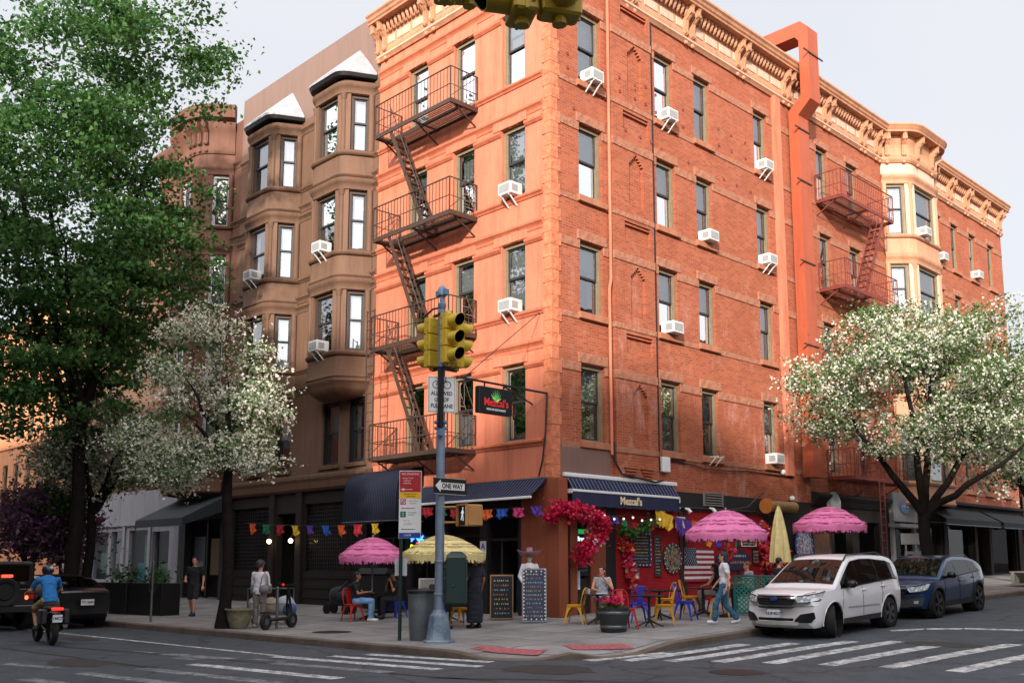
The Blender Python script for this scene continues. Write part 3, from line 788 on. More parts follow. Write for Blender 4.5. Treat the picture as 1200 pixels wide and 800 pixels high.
for u in (22.8, 25.7, 29.2, 31, 34.9): g.bbox(u - .16, u + .16, -.1, 0, .8, 4.1, .02)
g.build('shop_cornice', DKBROWN, cb)
g = MB(T=Matrix.Rotation(QT, 4, 'Z')); g.bbox(20.3, 20.55, -.12, 0, .7, 3.5, .01); g.bbox(22.35, 22.6, -.12, 0, .7, 3.5, .01); g.bbox(20.2, 22.7, -.5, 0, 3.25, 3.4, .01); g.bbox(20.3, 22.6, -.2, 0, 3.5, 4.7, .01); g.build('pale_shopfront', WHITEW, cb)
g = MB(T=Matrix.Rotation(QT, 4, 'Z')); g.box(13.99, 15.2, -.04, 0, .6, 3.1); g.build('wood_panel', plain('old_wood', (110, 70, 44), var=.35), cb)
g = MB(T=Matrix.Rotation(QT, 4, 'Z'))    # vent grille and its frame
g.box(7.08, 8.13, -.05, -.0, 3.62, 3.66); g.box(7.08, 8.13, -.05, 0, 4.02, 4.06)
for k in range(4): g.box(7.1, 8.11, -.045, 0, 3.7 + .085 * k, 3.735 + .085 * k)
g.box(7.06, 7.1, -.055, 0, 3.6, 4.08); g.box(8.11, 8.15, -.055, 0, 3.6, 4.08); g.build('vent_grille', plain('vent_grey', (128, 122, 116)), cb)
g = MB(T=Matrix.Rotation(QT, 4, 'Z')); g.bbox(4.78, 5.16, -.16, 0, 4.56, 5.02, .015); g.build('utility_box', WHITE, cb)
g = MB(T=Matrix.Rotation(QT, 4, 'Z'))
g.tube([(4.9, -.04, 4.96), (6.5, -.05, 4.9), (7.0, -.07, 4.8), (8.3, -.08, 4.82), (9.6, -.05, 4.9), (12.7, -.05, 4.86)], .022, 5); g.tube([(2.7, -.06, 3.47), (6, -.09, 3.5), (10.4, -.06, 3.52)], .03, 5)
g.tube([(8.3, -.02, 3.5), (8.9, -.5, 3.62), (9.25, -.8, 4.05), (9.4, -.82, 4.1)], .025, 6)
g.build('cable', BLACK, cb)
g = MB(); g.tube([(-.42, -.06, 8.8), (-.18, -3.1, 6.5)], .012, 5); g.tube([(-.15, -.05, 6.45), (-.18, -.08, 5.4), (-.3, -.08, 4.6), (-.45, -.08, 4.15)], .025, 5); g.build('stay_cable', DARK, cb)
g = MB(); g.box(-8.3, 0, 1.6, 1.65, .1, 4.1); g.build('interior', INNER, cb)

# ------------------------------------------------------------------ brown house with two bays
bn = thing('brownstone_house', 'brown rendered house with two rounded bays under pale roofs, beside the orange front', 'building', (-13.2, 0, 0))
X0, X1 = -18.1, -8.3
def loc(mb): mb.T = Matrix.Translation((13.2, 0, 0)); return mb
W1 = [(-16.75, -15.6), (-14.72, -13.56), (-11.44, -10.37), (-9.84, -8.75)]
wall_mb(X0, X1, 4.4, 21.4, [(a, b, 5.22, 7.46) for a, b in W1], .24, loc(MB())).build('wall', BROWN, bn)
s = loc(MB()); s.quad((X0, 0, 21.4), (X1, 0, 21.4), (X1, 14, 21.4), (X0, 14, 21.4)); s.quad((X1 + .001, .01, 19), (X1 + .001, 14, 19), (X1 + .001, 14, 21.4), (X1 + .001, .01, 21.4)); s.quad((X0, 0, 4), (X0, 14, 4), (X0, 14, 21.4), (X0, 0, 21.4)); s.quad((X0, 14, 0), (X1, 14, 0), (X1, 14, 21.4), (X0, 14, 21.4)); s.build('roof', BROWN, bn)
s = loc(MB()); s.box(X0, X1, -.004, -.001, 18.9, 21.4); s.build('parapet', m_paint('mauve_render', (124, 100, 90), (106, 84, 76), .3), bn)
s = loc(MB()); s.quad((X0, 1.5, 0), (X1, 1.5, 0), (X1, 1.5, 9), (X0, 1.5, 9)); s.build('interior', INNER, bn)
for i, (a, b) in enumerate(W1): window(bn, 0, a, 5.22, b - a, 2.24, blind=(0, .5, .45, 0)[i], bm=BLINDG, frame=DARK, curtain=.2 if i == 3 else 0, org=(13.2, 0, 0))
BF = [(8.98, 11.1), (12.52, 14.7), (16.15, 18.25)]
def bl(i, j): return dict(blind=.96, bm=BLIND) if i == 2 and j != 0 or (i, j) == (2, 0) else dict(blind=.0 if j < 2 else .4, curtain=.15, bm=BLINDG)
for (a, b, apx) in ((-11.55, -8.62, -9.6), (-16.3, -13.35, -14.2)):
    pl_, rp_ = bay(bn, 0, a, b, 1.0, .55, BF, 7.9, 18.75, BROWN, BROWNT, (13.2, 0, 0), plain('casing_brown', (70, 54, 44)), bl)
    c = loc(MB()); cx = (a + b) / 2       # corbelled foot
    c.loft([[(cx + (x - cx) * k, y * k - .001, z) for x, y in rp_] for k, z in ((1.06, 8.02), (1.06, 7.92), (1, 7.86), (.98, 7.72), (.88, 7.58), (.72, 7.46), (.6, 7.42))], False, True); c.build('bay_foot', BROWNT, bn, 50)
    c = loc(MB()); ev = [(cx + (x - cx) * 1.12, y * 1.22 - .06) for x, y in rp_]
    c.loft([[(x, y, 18.98) for x, y in ev], [(x, y, 19.06) for x, y in ev], [(apx + (x - apx) * .5, y * .5, 19.75) for x, y in ev], [(apx + (x - apx) * .02, y * .02, 20.38) for x, y in ev]], False, True)
    c.build('bay_roof', plain('pale_roof', (150, 148, 152), .5, var=.2, scale=3), bn)
    c = loc(MB()); sweep(c, [(cx + (x - cx) * 1.1, y * 1.18 - .03) for x, y in rp_], [(-.25, 18.83), (.0, 18.85), (.05, 18.97), (-.25, 18.975)]); c.build('eave_shadow_band', BLACK, bn, 50)  # black band standing in for the shadow under the eave
t = loc(MB())
def bst(a, b, z, pr): sweep(t, [(a, 0), (b, 0)], [(o, z + d) for o, d in pr])
for j, (z0, z1) in enumerate(BF):
    for a, b in ((-18.1, -16.3), (-13.35, -11.55), (-8.62, -8.3)):
        bst(a, b, z0 - .2, P_SILL); bst(a, b, z0 - 1.0, P_STR); bst(a, b, z1 + .05, P_STR)
bst(X0, X1, 8.0 - 3.2, [(0, 0), (.05, .02), (.05, .1), (0, .12)]); bst(X0, X1, 4.35, [(0, 0), (.12, 0), (.2, .08), (.24, .3), (.3, .42), (.3, .52), (.1, .6), (0, .6)])
for a, b in W1: t.bbox(a - .1, b + .1, -.08, .02, 5.06, 5.2, .012)
t.build('string_course', BROWNT, bn)
g = loc(MB()); wall_mb(X0, X1, .1, 4.4, [(-17.7, -14.9, 1.5, 3.9), (-14.3, -13.0, .2, 3.6), (-12.4, -9.0, 1.5, 3.9)], .25, g); g.build('ground_front', DKBROWN, bn)
g = loc(MB())
for x in (-17.95, -14.6, -12.7, -8.6): g.bbox(x - .18, x + .18, -.1, 0, .15, 4.36, .02)
for z in (.55, .9, 1.25): g.box(-12.4, -8.8, -.03, 0, z, z + .04); g.box(-17.7, -14.9, -.03, 0, z, z + .04)
g.build('pilaster', DKBROWN, bn)
for a, b in ((-17.7, -14.9), (-12.4, -9.0)):
    g = loc(MB()); k = a
    while k < b: g.box(k, k + .03, .1, .13, 1.5, 3.9); k += .14
    z = 1.5
    while z < 3.9: g.box(a, b, .105, .125, z, z + .03); z += .14
    g.build('lattice_grille', BLACK, bn)
    g = loc(MB()); g.quad((a, .22, 1.5), (b, .22, 1.5), (b, .22, 3.9), (a, .22, 3.9)); g.build('shop_pane', SHOPGL, bn)
for x in (-14.32, -12.82):
    g = loc(MB()); g.tube([(x, -.1, 2.75), (x, -.25, 2.8), (x, -.3, 2.66)], .02, 6); g.m(1).ball((x, -.3, 2.58), .085)
    g.build('wall_lamp', [BLACK, emit('lamp_glow', (255, 214, 150), 6)], bn, 60)

# ------------------------------------------------------------------ red-brown house with round turret
rh = thing('turret_house', 'red-brown stone house with a round turret and heavy bracketed cornice, half behind the green tree', 'building', (-21, 0, 0))
def loc2(mb): mb.T = Matrix.Translation((21, 0, 0)); return mb
wall_mb(-26, -18.1, 5.1, 20.6, [], .2, loc2(MB())).build('wall', RUST, rh)
s = loc2(MB()); s.box(-26, -18.1, .02, 12, 4, 20.5); s.build('roof', RUST, rh)
pl_, rp_ = bay(rh, 0, -22.7, -18.75, 1.2, .9, [(5.6, 7.8), (8.98, 11.1), (12.52, 14.7), (16.0, 18.25)], 5.1, 19.3, RUST, RUST, (21, 0, 0), SASHW, lambda i, j: dict(blind=.9, bm=BLIND), .62)
c = loc2(MB()); sweep(c, rp_, [(-.1, 19.2), (.05, 19.2), (.1, 19.3), (.06, 19.4), (.08, 20.2), (.18, 20.3), (.18, 20.6), (.45, 20.7), (.5, 21.0), (.55, 21.2), (.3, 21.35), (-.1, 21.4)])
c.add([(x, y, 21.33) for x, y in rp_], [tuple(range(len(rp_)))])
sweep(c, [(-26, 0), (-22.7, 0)], [(0, 19.4), (.1, 19.5), (.1, 20.3), (.5, 20.6), (.55, 21.1), (0, 21.2)])
c.build('cornice', RUST, rh, 50)
for k in range(2, len(rp_) - 2, 1):
    x, y = rp_[k]; x2, y2 = rp_[k - 1]; a = math.atan2(y - y2, x - x2)
    o = put('cornice_bracket', bkm.copy() if k == 2 else bpy.data.meshes['rust_bracket'], None, rh, (x + 21, y, -.08), a)
    if k == 2: o.data.name = 'rust_bracket'; o.data.materials[0] = RUST
t = loc2(MB())
for z in (8.0, 8.8, 11.6, 12.3, 15.2, 15.85, 18.5): sweep(t, [(-18.75, 0), (-18.1, 0)], [(o, z + d) for o, d in P_STR])
t.build('string_course', RUST, rh)
g = loc2(MB()); wall_mb(-22.4, -18.1, .1, 5.1, [(-21.8, -18.7, .2, 3.6)], .4, g); g.quad((-21.8, .9, .2), (-18.7, .9, .2), (-18.7, .9, 3.6), (-21.8, .9, 3.6)); g.build('ground_front', DARK, rh)
g = loc2(MB())
for x in (-21.8, -20.4, -18.8): g.box(x, x + .1, .3, .4, .2, 3.6)
g.m(1).box(-21.6, -20.6, .35, .36, 1.4, 2.9); g.m(2).box(-20.1, -19.2, .36, .37, 1.3, 2.8); g.m(3).box(-21.5, -20.7, .33, .34, 1.45, 1.85)
g.build('shop_frame', [BLACK, plain('frosted', (96, 104, 116)), plain('poster_yellow', (120, 104, 54)), plain('notice', (150, 156, 170))], rh)

# pale shopfront and the houses farther along
ws = thing('pale_shop_building', 'building with a white ground floor shopfront behind the blossom tree', 'building', (-27, 0, 0))
def loc3(mb): mb.T = Matrix.Translation((27, 0, 0)); return mb
wall_mb(-36, -26, 5.15, 17.5, [(x, x + 1.1, z, z + 2.2) for x in (-34.5, -31.5, -28.5) for z in (6.4, 10, 13.6)], .2, loc3(MB())).build('wall', BROWN, ws)
for x in (-34.5, -31.5, -28.5):
    for z in (6.4, 10, 13.6): rnd_window(ws, 0, x, z, 1.1, 2.2, org=(27, 0, 0))
s = loc3(MB()); s.box(-36, -26, .5, 12, .1, 17.5); sweep(s, [(-36, 0), (-26, 0)], [(0, 16.8), (.4, 17.2), (.5, 17.7), (0, 17.8)]); s.build('roof', BROWN, ws)
g = loc3(MB()); HS = [(-35, -33, .3, 3.2), (-31.9, -29.9, 1.0, 3.3), (-29.6, -28.2, 1.0, 3.3), (-27.5, -25.4, .5, 3.3), (-25.0, -23.3, .5, 3.2)]
wall_mb(-36, -22.4, .1, 5.15, HS, .3, g); sweep(g, [(-36, 0), (-22.4, 0)], [(0, 3.5), (.1, 3.52), (.1, 3.62), (0, 3.64)])
for x in (-32.3, -28, -25.2): g.bbox(x - .14, x + .14, -.08, 0, .1, 3.5, .01)
g.build('shopfront', WHITEW, ws)
g = loc3(MB())
for i, (a, b, c, d) in enumerate(HS):
    g.m(0).quad((a, .45, c), (b, .45, c), (b, .45, d), (a, .45, d))
    if i: g.m(1 + i % 3).quad((a + .2, .4, c + .3), (a + (b - a) * .6, .4, c + .3), (a + (b - a) * .6, .4, c + 1.3), (a + .2, .4, c + 1.3)); g.m(2).quad((a + .9, .38, c + 1.3), (b - .1, .38, c + 1.3), (b - .1, .38, d - .2), (a + .9, .38, d - .2))
g.build('shop_window_display', [plain('display_dark', (40, 46, 50)), plain('display_blue', (60, 128, 150)), plain('display_green', (96, 132, 116), var=.4, scale=6), plain('display_pale', (150, 150, 146))], ws)
g = loc3(MB())
for a, b, c, d in HS: g.quad((a, .15, c), (b, .15, c), (b, .15, d), (a, .15, d))
g.build('shop_pane', SHOPGL, ws)
ph = thing('peach_building', 'peach rendered building with narrow windows, farthest down the street', 'building', (-44, 0, 0))
PW = [(x, x + .95, z, z + 2.3) for x in (-51, -48.9, -46.6, -44.7, -42.6, -40.4, -38.4) for z in (5.4, 9.2, 13)]
wall_mb(-56, -36.2, .1, 16.5, PW, .2, MB(T=Matrix.Translation((44, 0, 0)))).build('wall', PEACH, ph)
for a, b, c, d in PW: rnd_window(ph, 0, a, c, b - a, d - c, org=(44, 0, 0))
s = MB(T=Matrix.Translation((44, 0, 0))); s.box(-56, -36.2, 1, 12, .1, 16.4)
for z in (4.6, 8.6, 12.5, 16.2): sweep(s, [(-56, 0), (-36.2, 0)], [(0, z), (.1, z + .05), (.1, z + .22), (0, z + .25)])
s.build('string_course', PEACH, ph)
fw = thing('street_end_building', 'brick building closing the far end of the street, glimpsed through leaves', 'building', (-80, -4, 0))
s = MB(); wall_mb(-14, 14, 0, 13, [(x, x + 1, z, z + 2) for x in (-11, -8, -5, -2, 1, 4, 7, 10) for z in (1.5, 5, 9)], .2, s); s.box(-14, 14, 1, 9, 0, 13); s.build('wall', BRICKB, fw, rz=QT)
nb = thing('uphill_building', 'low brick house beyond the far end of the brick flank', 'building', (-3, 41.5, 0))
s = MB(); wall_mb(0, 12, 0, 9.5, [(x, x + 1, z, z + 2) for x in (1.2, 4, 6.8, 9.6) for z in (2, 6)], .2, s); s.box(0, 12, .8, 9, 0, 9.4); sweep(s, [(0, 0), (12, 0)], [(0, 9), (.4, 9.3), (.4, 9.6), (0, 9.7)]); s.build('wall', BRICKD, nb, rz=QT, loc=(3, -5.5, 0))

# ------------------------------------------------------------------ houses across the two streets (behind the viewer; they shade the crossing)
def caster(x0, x1, y0, y1, h, m, label):
    c = thing('opposite_building', label, 'building', ((x0 + x1) / 2, (y0 + y1) / 2, 0))
    cx, cy = (x0 + x1) / 2, (y0 + y1) / 2
    b = MB(); b.box(x0 - cx, x1 - cx, y0 - cy, y1 - cy, 0, h); b.box(x0 - cx - .3, x1 - cx + .3, y0 - cy - .3, y1 - cy + .3, h, h + .5); b.build('wall', m, c)
    b = MB(); z = 4.5
    while z < h - 2.5:
        x = x0 + 1.5
        while x < x1 - 1.5: b.box(x - cx, x - cx + 1.1, y1 - cy - .1, y1 - cy + .03, z, z + 2); x += 2.6
        y = y0 + 1.5
        while y < y1 - 1.5: b.box(x0 - cx - .03, x0 - cx + .1, y - cy, y - cy + 1.1, z, z + 2); y += 2.6
        z += 3.5
    b.build('glazing', BLACKG, c)
# ------------------------------------------------------------------ ground, road, kerb, pavement
KERB = []      # (x, y, drop)
for x in np.linspace(-70, 3.0, 60): KERB.append((x, -7.5 + .055 * x, 0))
for k in range(25):
    a = R(-96 + 96 * k / 24); KERB.append((3.6 + 2.75 * math.cos(a), -4.57 + 2.75 * math.sin(a), 0))
for y in np.linspace(-4.2, 70, 75): KERB.append((6.35 - .0 * y, y, 0))
def drop(x, y):
    d1 = math.hypot(x - 5.35, y + 6.75); d2 = math.hypot(x - 6.35, y + 4.75)
    return .125 * max(math.exp(-(d1 / .95) ** 4), math.exp(-(d2 / .95) ** 4))
_K = np.array([(k[0], k[1]) for k in KERB])
def sw(x, y):
    """height of the pavement"""
    if x < 1 or y > 0: return walk(y)
    d = np.hypot(_K[:, 0] - x, _K[:, 1] - y); i = int(d.argmin()); dd = float(d[i])
    return walk(y) - drop(*_K[i]) * max(0, 1 - dd / 1.3)

ys = [-400, -60, -20, -8, *np.arange(-6, 12, .75), 20, 40, 60, 61, 400]
rd = MB(); 
for a, b in zip(ys[:-1], ys[1:]):
    rd.quad((-400, a, gz(a)), (400, a, gz(a)), (400, b, gz(b)), (-400, b, gz(b)))
kind(rd.build('road', MATS['asphalt']), 'structure')

pv = MB(); kb = MB(); n = len(KERB)
inner = []
for i, (x, y, _) in enumerate(KERB):
    p0 = KERB[max(i - 1, 0)]; p1 = KERB[min(i + 1, n - 1)]
    d = Vector((p1[0] - p0[0], p1[1] - p0[1])).normalized(); inner.append((x - d.y * 1.3, y + d.x * 1.3, d))
for i in range(n - 1):
    a, b = KERB[i], KERB[i + 1]; ia, ib = inner[i], inner[i + 1]
    za, zb = walk(a[1]) - drop(a[0], a[1]), walk(b[1]) - drop(b[0], b[1])
    w = .16
    oa = (a[0] - ia[2].y * w, a[1] + ia[2].x * w); ob = (b[0] - ib[2].y * w, b[1] + ib[2].x * w)
    for k in range(3):
        t0, t1 = k / 3, (k + 1) / 3
        L = lambda o, e, z, zi, t: (o[0] + (e[0] - o[0]) * t, o[1] + (e[1] - o[1]) * t, z + (zi - z) * t)
        pv.quad(L(oa, ia, za, walk(ia[1]), t0), L(ob, ib, zb, walk(ib[1]), t0), L(ob, ib, zb, walk(ib[1]), t1), L(oa, ia, za, walk(ia[1]), t1))
    bev = .025
    kb.quad((a[0], a[1], gz(a[1]) - .2), (b[0], b[1], gz(b[1]) - .2), (b[0], b[1], zb - bev), (a[0], a[1], za - bev))
    qa = (a[0] - ia[2].y * bev, a[1] + ia[2].x * bev); qb = (b[0] - ib[2].y * bev, b[1] + ib[2].x * bev)
    kb.quad((a[0], a[1], za - bev), (b[0], b[1], zb - bev), (*qb, zb), (*qa, za)); kb.quad((*qa, za), (*qb, zb), (*ob, zb), (*oa, za))
def xin(y):
    for i in range(len(inner) - 1):
        a, b = inner[i], inner[i + 1]
        if b[0] > 1 and a[1] <= y <= b[1] and b[1] > a[1]: return a[0] + (b[0] - a[0]) * (y - a[1]) / (b[1] - a[1])
    return inner[-1][0]
i0 = next(i for i, k in enumerate(inner) if k[0] > 2.95); yb0 = inner[i0][1]
for i in range(i0):          # triangle-like strip between the slanted kerb and the first level line
    a, b = inner[i], inner[i + 1]; pv.quad((a[0], a[1], walk(a[1])), (b[0], b[1], walk(b[1])), (b[0], yb0, walk(yb0)), (a[0], yb0, walk(yb0)))
yy = [yb0, *[y for y in np.arange(math.ceil(yb0 * 4) / 4 + .001, -3, .25)], *np.arange(-3, 12, .6), 14, 20, 30, 45, 60, 69]
for a, b in zip(yy[:-1], yy[1:]):
    xs = [-70, -20, -5, 0, 2.9]; A_ = xs + [xin(a)]; B_ = xs + [xin(b)]
    for k in range(5): pv.quad((A_[k], a, walk(a)), (A_[k + 1], a, walk(a)), (B_[k + 1], b, walk(b)), (B_[k], b, walk(b)))
kind(pv.build('pavement', MATS['paving'], recalc=False), 'structure')
t = NT('kerb_stone'); nz = t.noise(1.2, 6, .7); t.color(t.mix(t.ramp(nz, [(.4, (0, 0, 0)), (.7, (1, 1, 1))]), srgb(104, 92, 82), srgb(78, 62, 50))).set(Roughness=.8)
kind(kb.build('kerb', t.m, recalc=False), 'structure')

# painted markings, each a thin sheet 4 mm above the road
def stripe(a, b, w, name, m, bend=0, seg=8, lift=.004):
    mb = MB(); a = Vector(a); b = Vector(b); d = (b - a).normalized(); nrm = Vector((-d.y, d.x))
    P = []
    for k in range(seg + 1):
        t = k / seg; p = a + (b - a) * t + nrm * bend * math.sin(PI * t)
        P.append(p)
    for k in range(seg):
        q = [P[k] + nrm * w / 2, P[k] - nrm * w / 2, P[k + 1] - nrm * w / 2, P[k + 1] + nrm * w / 2]
        mb.quad(*[(v.x, v.y, gz(v.y) + lift) for v in q])
    o = kind(mb.build(name, m, recalc=False), 'structure'); return o
RP, WP = MATS['road_paint'], MATS['worn_paint']
for a, b, m in (((2.45, -7.9), (5.3, -7.22), RP), ((2.3, -8.62), (5.75, -7.88), RP), ((1.6, -9.42), (5.6, -8.68), RP), ((2.7, -10.1), (5.4, -9.55), WP), ((1.9, -11.25), (5.55, -10.65), RP), ((1.95, -12.2), (5.4, -11.65), WP), ((2.0, -13.2), (4.9, -12.7), WP), ((2.2, -14.15), (5.0, -13.7), WP)):
    stripe(a, b, .3, 'road_marking', m)
for a, b in (((6.32, -5.75), (6.6, -3.7)), ((6.85, -5.3), (7.05, -1.7)), ((7.5, -4.85), (7.8, -1.0)), ((8.22, -4.4), (8.6, -.1)), ((9.05, -4.05), (9.35, .35)), ((9.95, -3.72), (10.3, .1)), ((10.9, -3.45), (11.4, .95)), ((11.95, -3.3), (12.5, 1.1)), ((13, -3.1), (13.5, 1.2))):
    stripe(a, b, .34, 'road_marking', RP, .06)
stripe((-30, -11.6), (1.55, -9.3), .13, 'road_marking', RP, 0, 30)
mb = MB(); pts = [(8.25, 2.3), (8.73, 3.05), (9.4, 3.5), (10.6, 3.75), (12, 3.8), (14.5, 3.8)]
for a, b in zip(pts[:-1], pts[1:]): mb.quad((a[0] + .15, a[1] - .2, gz(a[1] - .2) + .004), (b[0] + .1, b[1] - .28, gz(b[1] - .28) + .004), (b[0], b[1] + .05, gz(b[1] + .05) + .004), (a[0], a[1] + .05, gz(a[1] + .05) + .004))
kind(mb.build('road_marking', RP, recalc=False), 'structure')
for a, b, w in (((-.5, -13.6), (.9, -13.2), .25), ((-1.4, -10.85), (-.7, -10.75), .14), ((-.35, -10.7), (1.5, -10.3), .35), ((.5, -10.9), (1.2, -10.75), .3), ((1.8, -9.98), (2.6, -9.85), .2), ((-7, -13.6), (-4, -13.2), .12), ((-2, -15), (2, -14.6), .3)):
    stripe(a, b, w, 'road_marking', WP)
# repairs and covers in the road surface
def disc(name, x, y, r, m, label, cat, sq=1, n=20, lift=.005, road=True, jag=0):
    o = MB(); 
    P = [(r * math.cos(2 * PI * k / n) * (1 + jag * (rng.random() - .5)), r * sq * math.sin(2 * PI * k / n) * (1 + jag * (rng.random() - .5))) for k in range(n)]
    h = gz(y) if road else walk(y)
    o.add([(p, q_, (gz(y + q_) if road else walk(y + q_)) - h + lift) for p, q_ in P], [tuple(range(n))])
    return o
t = NT('iron_cover'); w = t.add('ShaderNodeTexChecker'); w.inputs['Scale'].default_value = 22; t.link(t.co(), w.inputs[0]); w.inputs[1].default_value = srgb(58, 54, 50); w.inputs[2].default_value = srgb(38, 37, 36)
t.color(w.outputs[0]).set(Roughness=.55, Metallic=.5); COVER = t.m
for x, y, r, rd_, lab in ((9.34, -5.5, .4, True, 'round iron manhole cover in the road before the zebra stripes'), (-1.5, -6.05, .42, False, 'round iron cover set in the pavement near the pink umbrella')):
    o = disc('manhole_cover', x, y, r, None, '', '', road=rd_); o.lathe([(r, .006), (r + .05, .006), (r + .05, .004)], n=24)
    tag(o.build('manhole_cover', COVER, loc=(x, y, gz(y) if rd_ else walk(y)), recalc=False), lab, 'manhole cover')
PATCH = mat('patched_asphalt', (52, 48, 44), .95, var=.4, scale=14, bump=.6)
for i, (x, y, r, sq_) in enumerate(((6.85, -7.35, .85, .8), (10.3, .25, .75, .55), (0.2, -12.6, .9, .5), (11.5, -8.3, 1.1, .45), (-5.5, -10.4, .8, .4), (13.6, -2.2, .9, .6))):
    o = disc('road_patch', x, y, r, None, '', '', sq_, 26, .0045, jag=.3); kind(o.build('road_surface_strip', PATCH, loc=(x, y, gz(y)), recalc=False), 'structure')
mb = MB()
for a, b, w in (((-4, -11.6), (7.5, -9.2), .05), ((6.4, -9.5), (13.5, -4.6), .06), ((-8, -12.9), (2, -12.0), .05), ((8.4, -8.2), (8.6, -14), .05)):
    a = Vector(a); b = Vector(b); d = (b - a).normalized(); nn = Vector((-d.y, d.x)); P = [a + (b - a) * k / 24 + nn * (mnoise.noise((k * .4, a.x, 0)) * .12) for k in range(25)]
    for k in range(24): mb.quad(*[(v.x, v.y, gz(v.y) + .0035) for v in (P[k] + nn * w, P[k] - nn * w, P[k + 1] - nn * w, P[k + 1] + nn * w)])
kind(mb.build('road_seam_line', plain('tar', (30, 31, 33), .6), recalc=False), 'structure')
def pad(cx, cy, ax, L, W, label):
    mb = MB(); d = Vector((math.cos(ax), math.sin(ax))); nn = Vector((-d.y, d.x)); N, M_ = 12, 6
    g = lambda i, j: (Vector((cx, cy)) + d * (i / N - .5) * L + nn * (j / M_ - .5) * W)
    z0 = sw(cx, cy)
    for i in range(N):
        for j in range(M_):
            mb.quad(*[(v.x - cx, v.y - cy, sw(v.x, v.y) - z0 + .007) for v in (g(i, j), g(i + 1, j), g(i + 1, j + 1), g(i, j + 1))])
            v = g(i + .5, j + .5); z = sw(v.x, v.y) - z0 + .008
            mb.cyl((v.x - cx, v.y - cy, z - .003), (v.x - cx, v.y - cy, z + .007), .03, .022, 6)
    tag(mb.build('tactile_pad', mat('pad_red', (164, 88, 92), .8, var=.25, scale=9, dirt=.6, dirtc=(122, 92, 90)), loc=(cx, cy, z0), recalc=False), label, 'tactile paving')
pad(4.7, -6.2, R(24), 1.4, .55, 'faded red tactile pad at the kerb ramp, nearer the traffic light post')
pad(5.5, -4.5, R(66), 1.35, .55, 'faded red tactile pad at the kerb ramp facing the white car')
# ------------------------------------------------------------------ trees
def leaf_mesh(name, C, size, nrm_bias=.0, rs=0, aspect=.62, jitter=.4):
    """rhombic leaves, one quad each, at the points C (n,3)"""
    g = np.random.default_rng(rs); n = len(C)
    N = g.normal(size=(n, 3)); N[:, 2] += nrm_bias * np.sign(g.random(n) - .15); N /= np.linalg.norm(N, axis=1)[:, None]
    a = np.cross(N, g.normal(size=(n, 3))); a /= np.linalg.norm(a, axis=1)[:, None]; b = np.cross(N, a)
    s = size * (1 + jitter * (g.random(n)[:, None] * 2 - 1))
    fold = N * s * .18
    V = np.stack([C - a * s * .5, C + b * s * .5 * aspect + fold, C + a * s * .5, C - b * s * .5 * aspect + fold], 1).reshape(-1, 3)
    me = bpy.data.meshes.new(name)
    me.vertices.add(4 * n); me.vertices.foreach_set('co', V.astype(np.float32).ravel())
    me.loops.add(4 * n); me.loops.foreach_set('vertex_index', np.arange(4 * n, dtype=np.int32))
    me.polygons.add(n); me.polygons.foreach_set('loop_start', np.arange(0, 4 * n, 4, dtype=np.int32)); me.polygons.foreach_set('loop_total', np.full(n, 4, np.int32))
    me.update(); return me

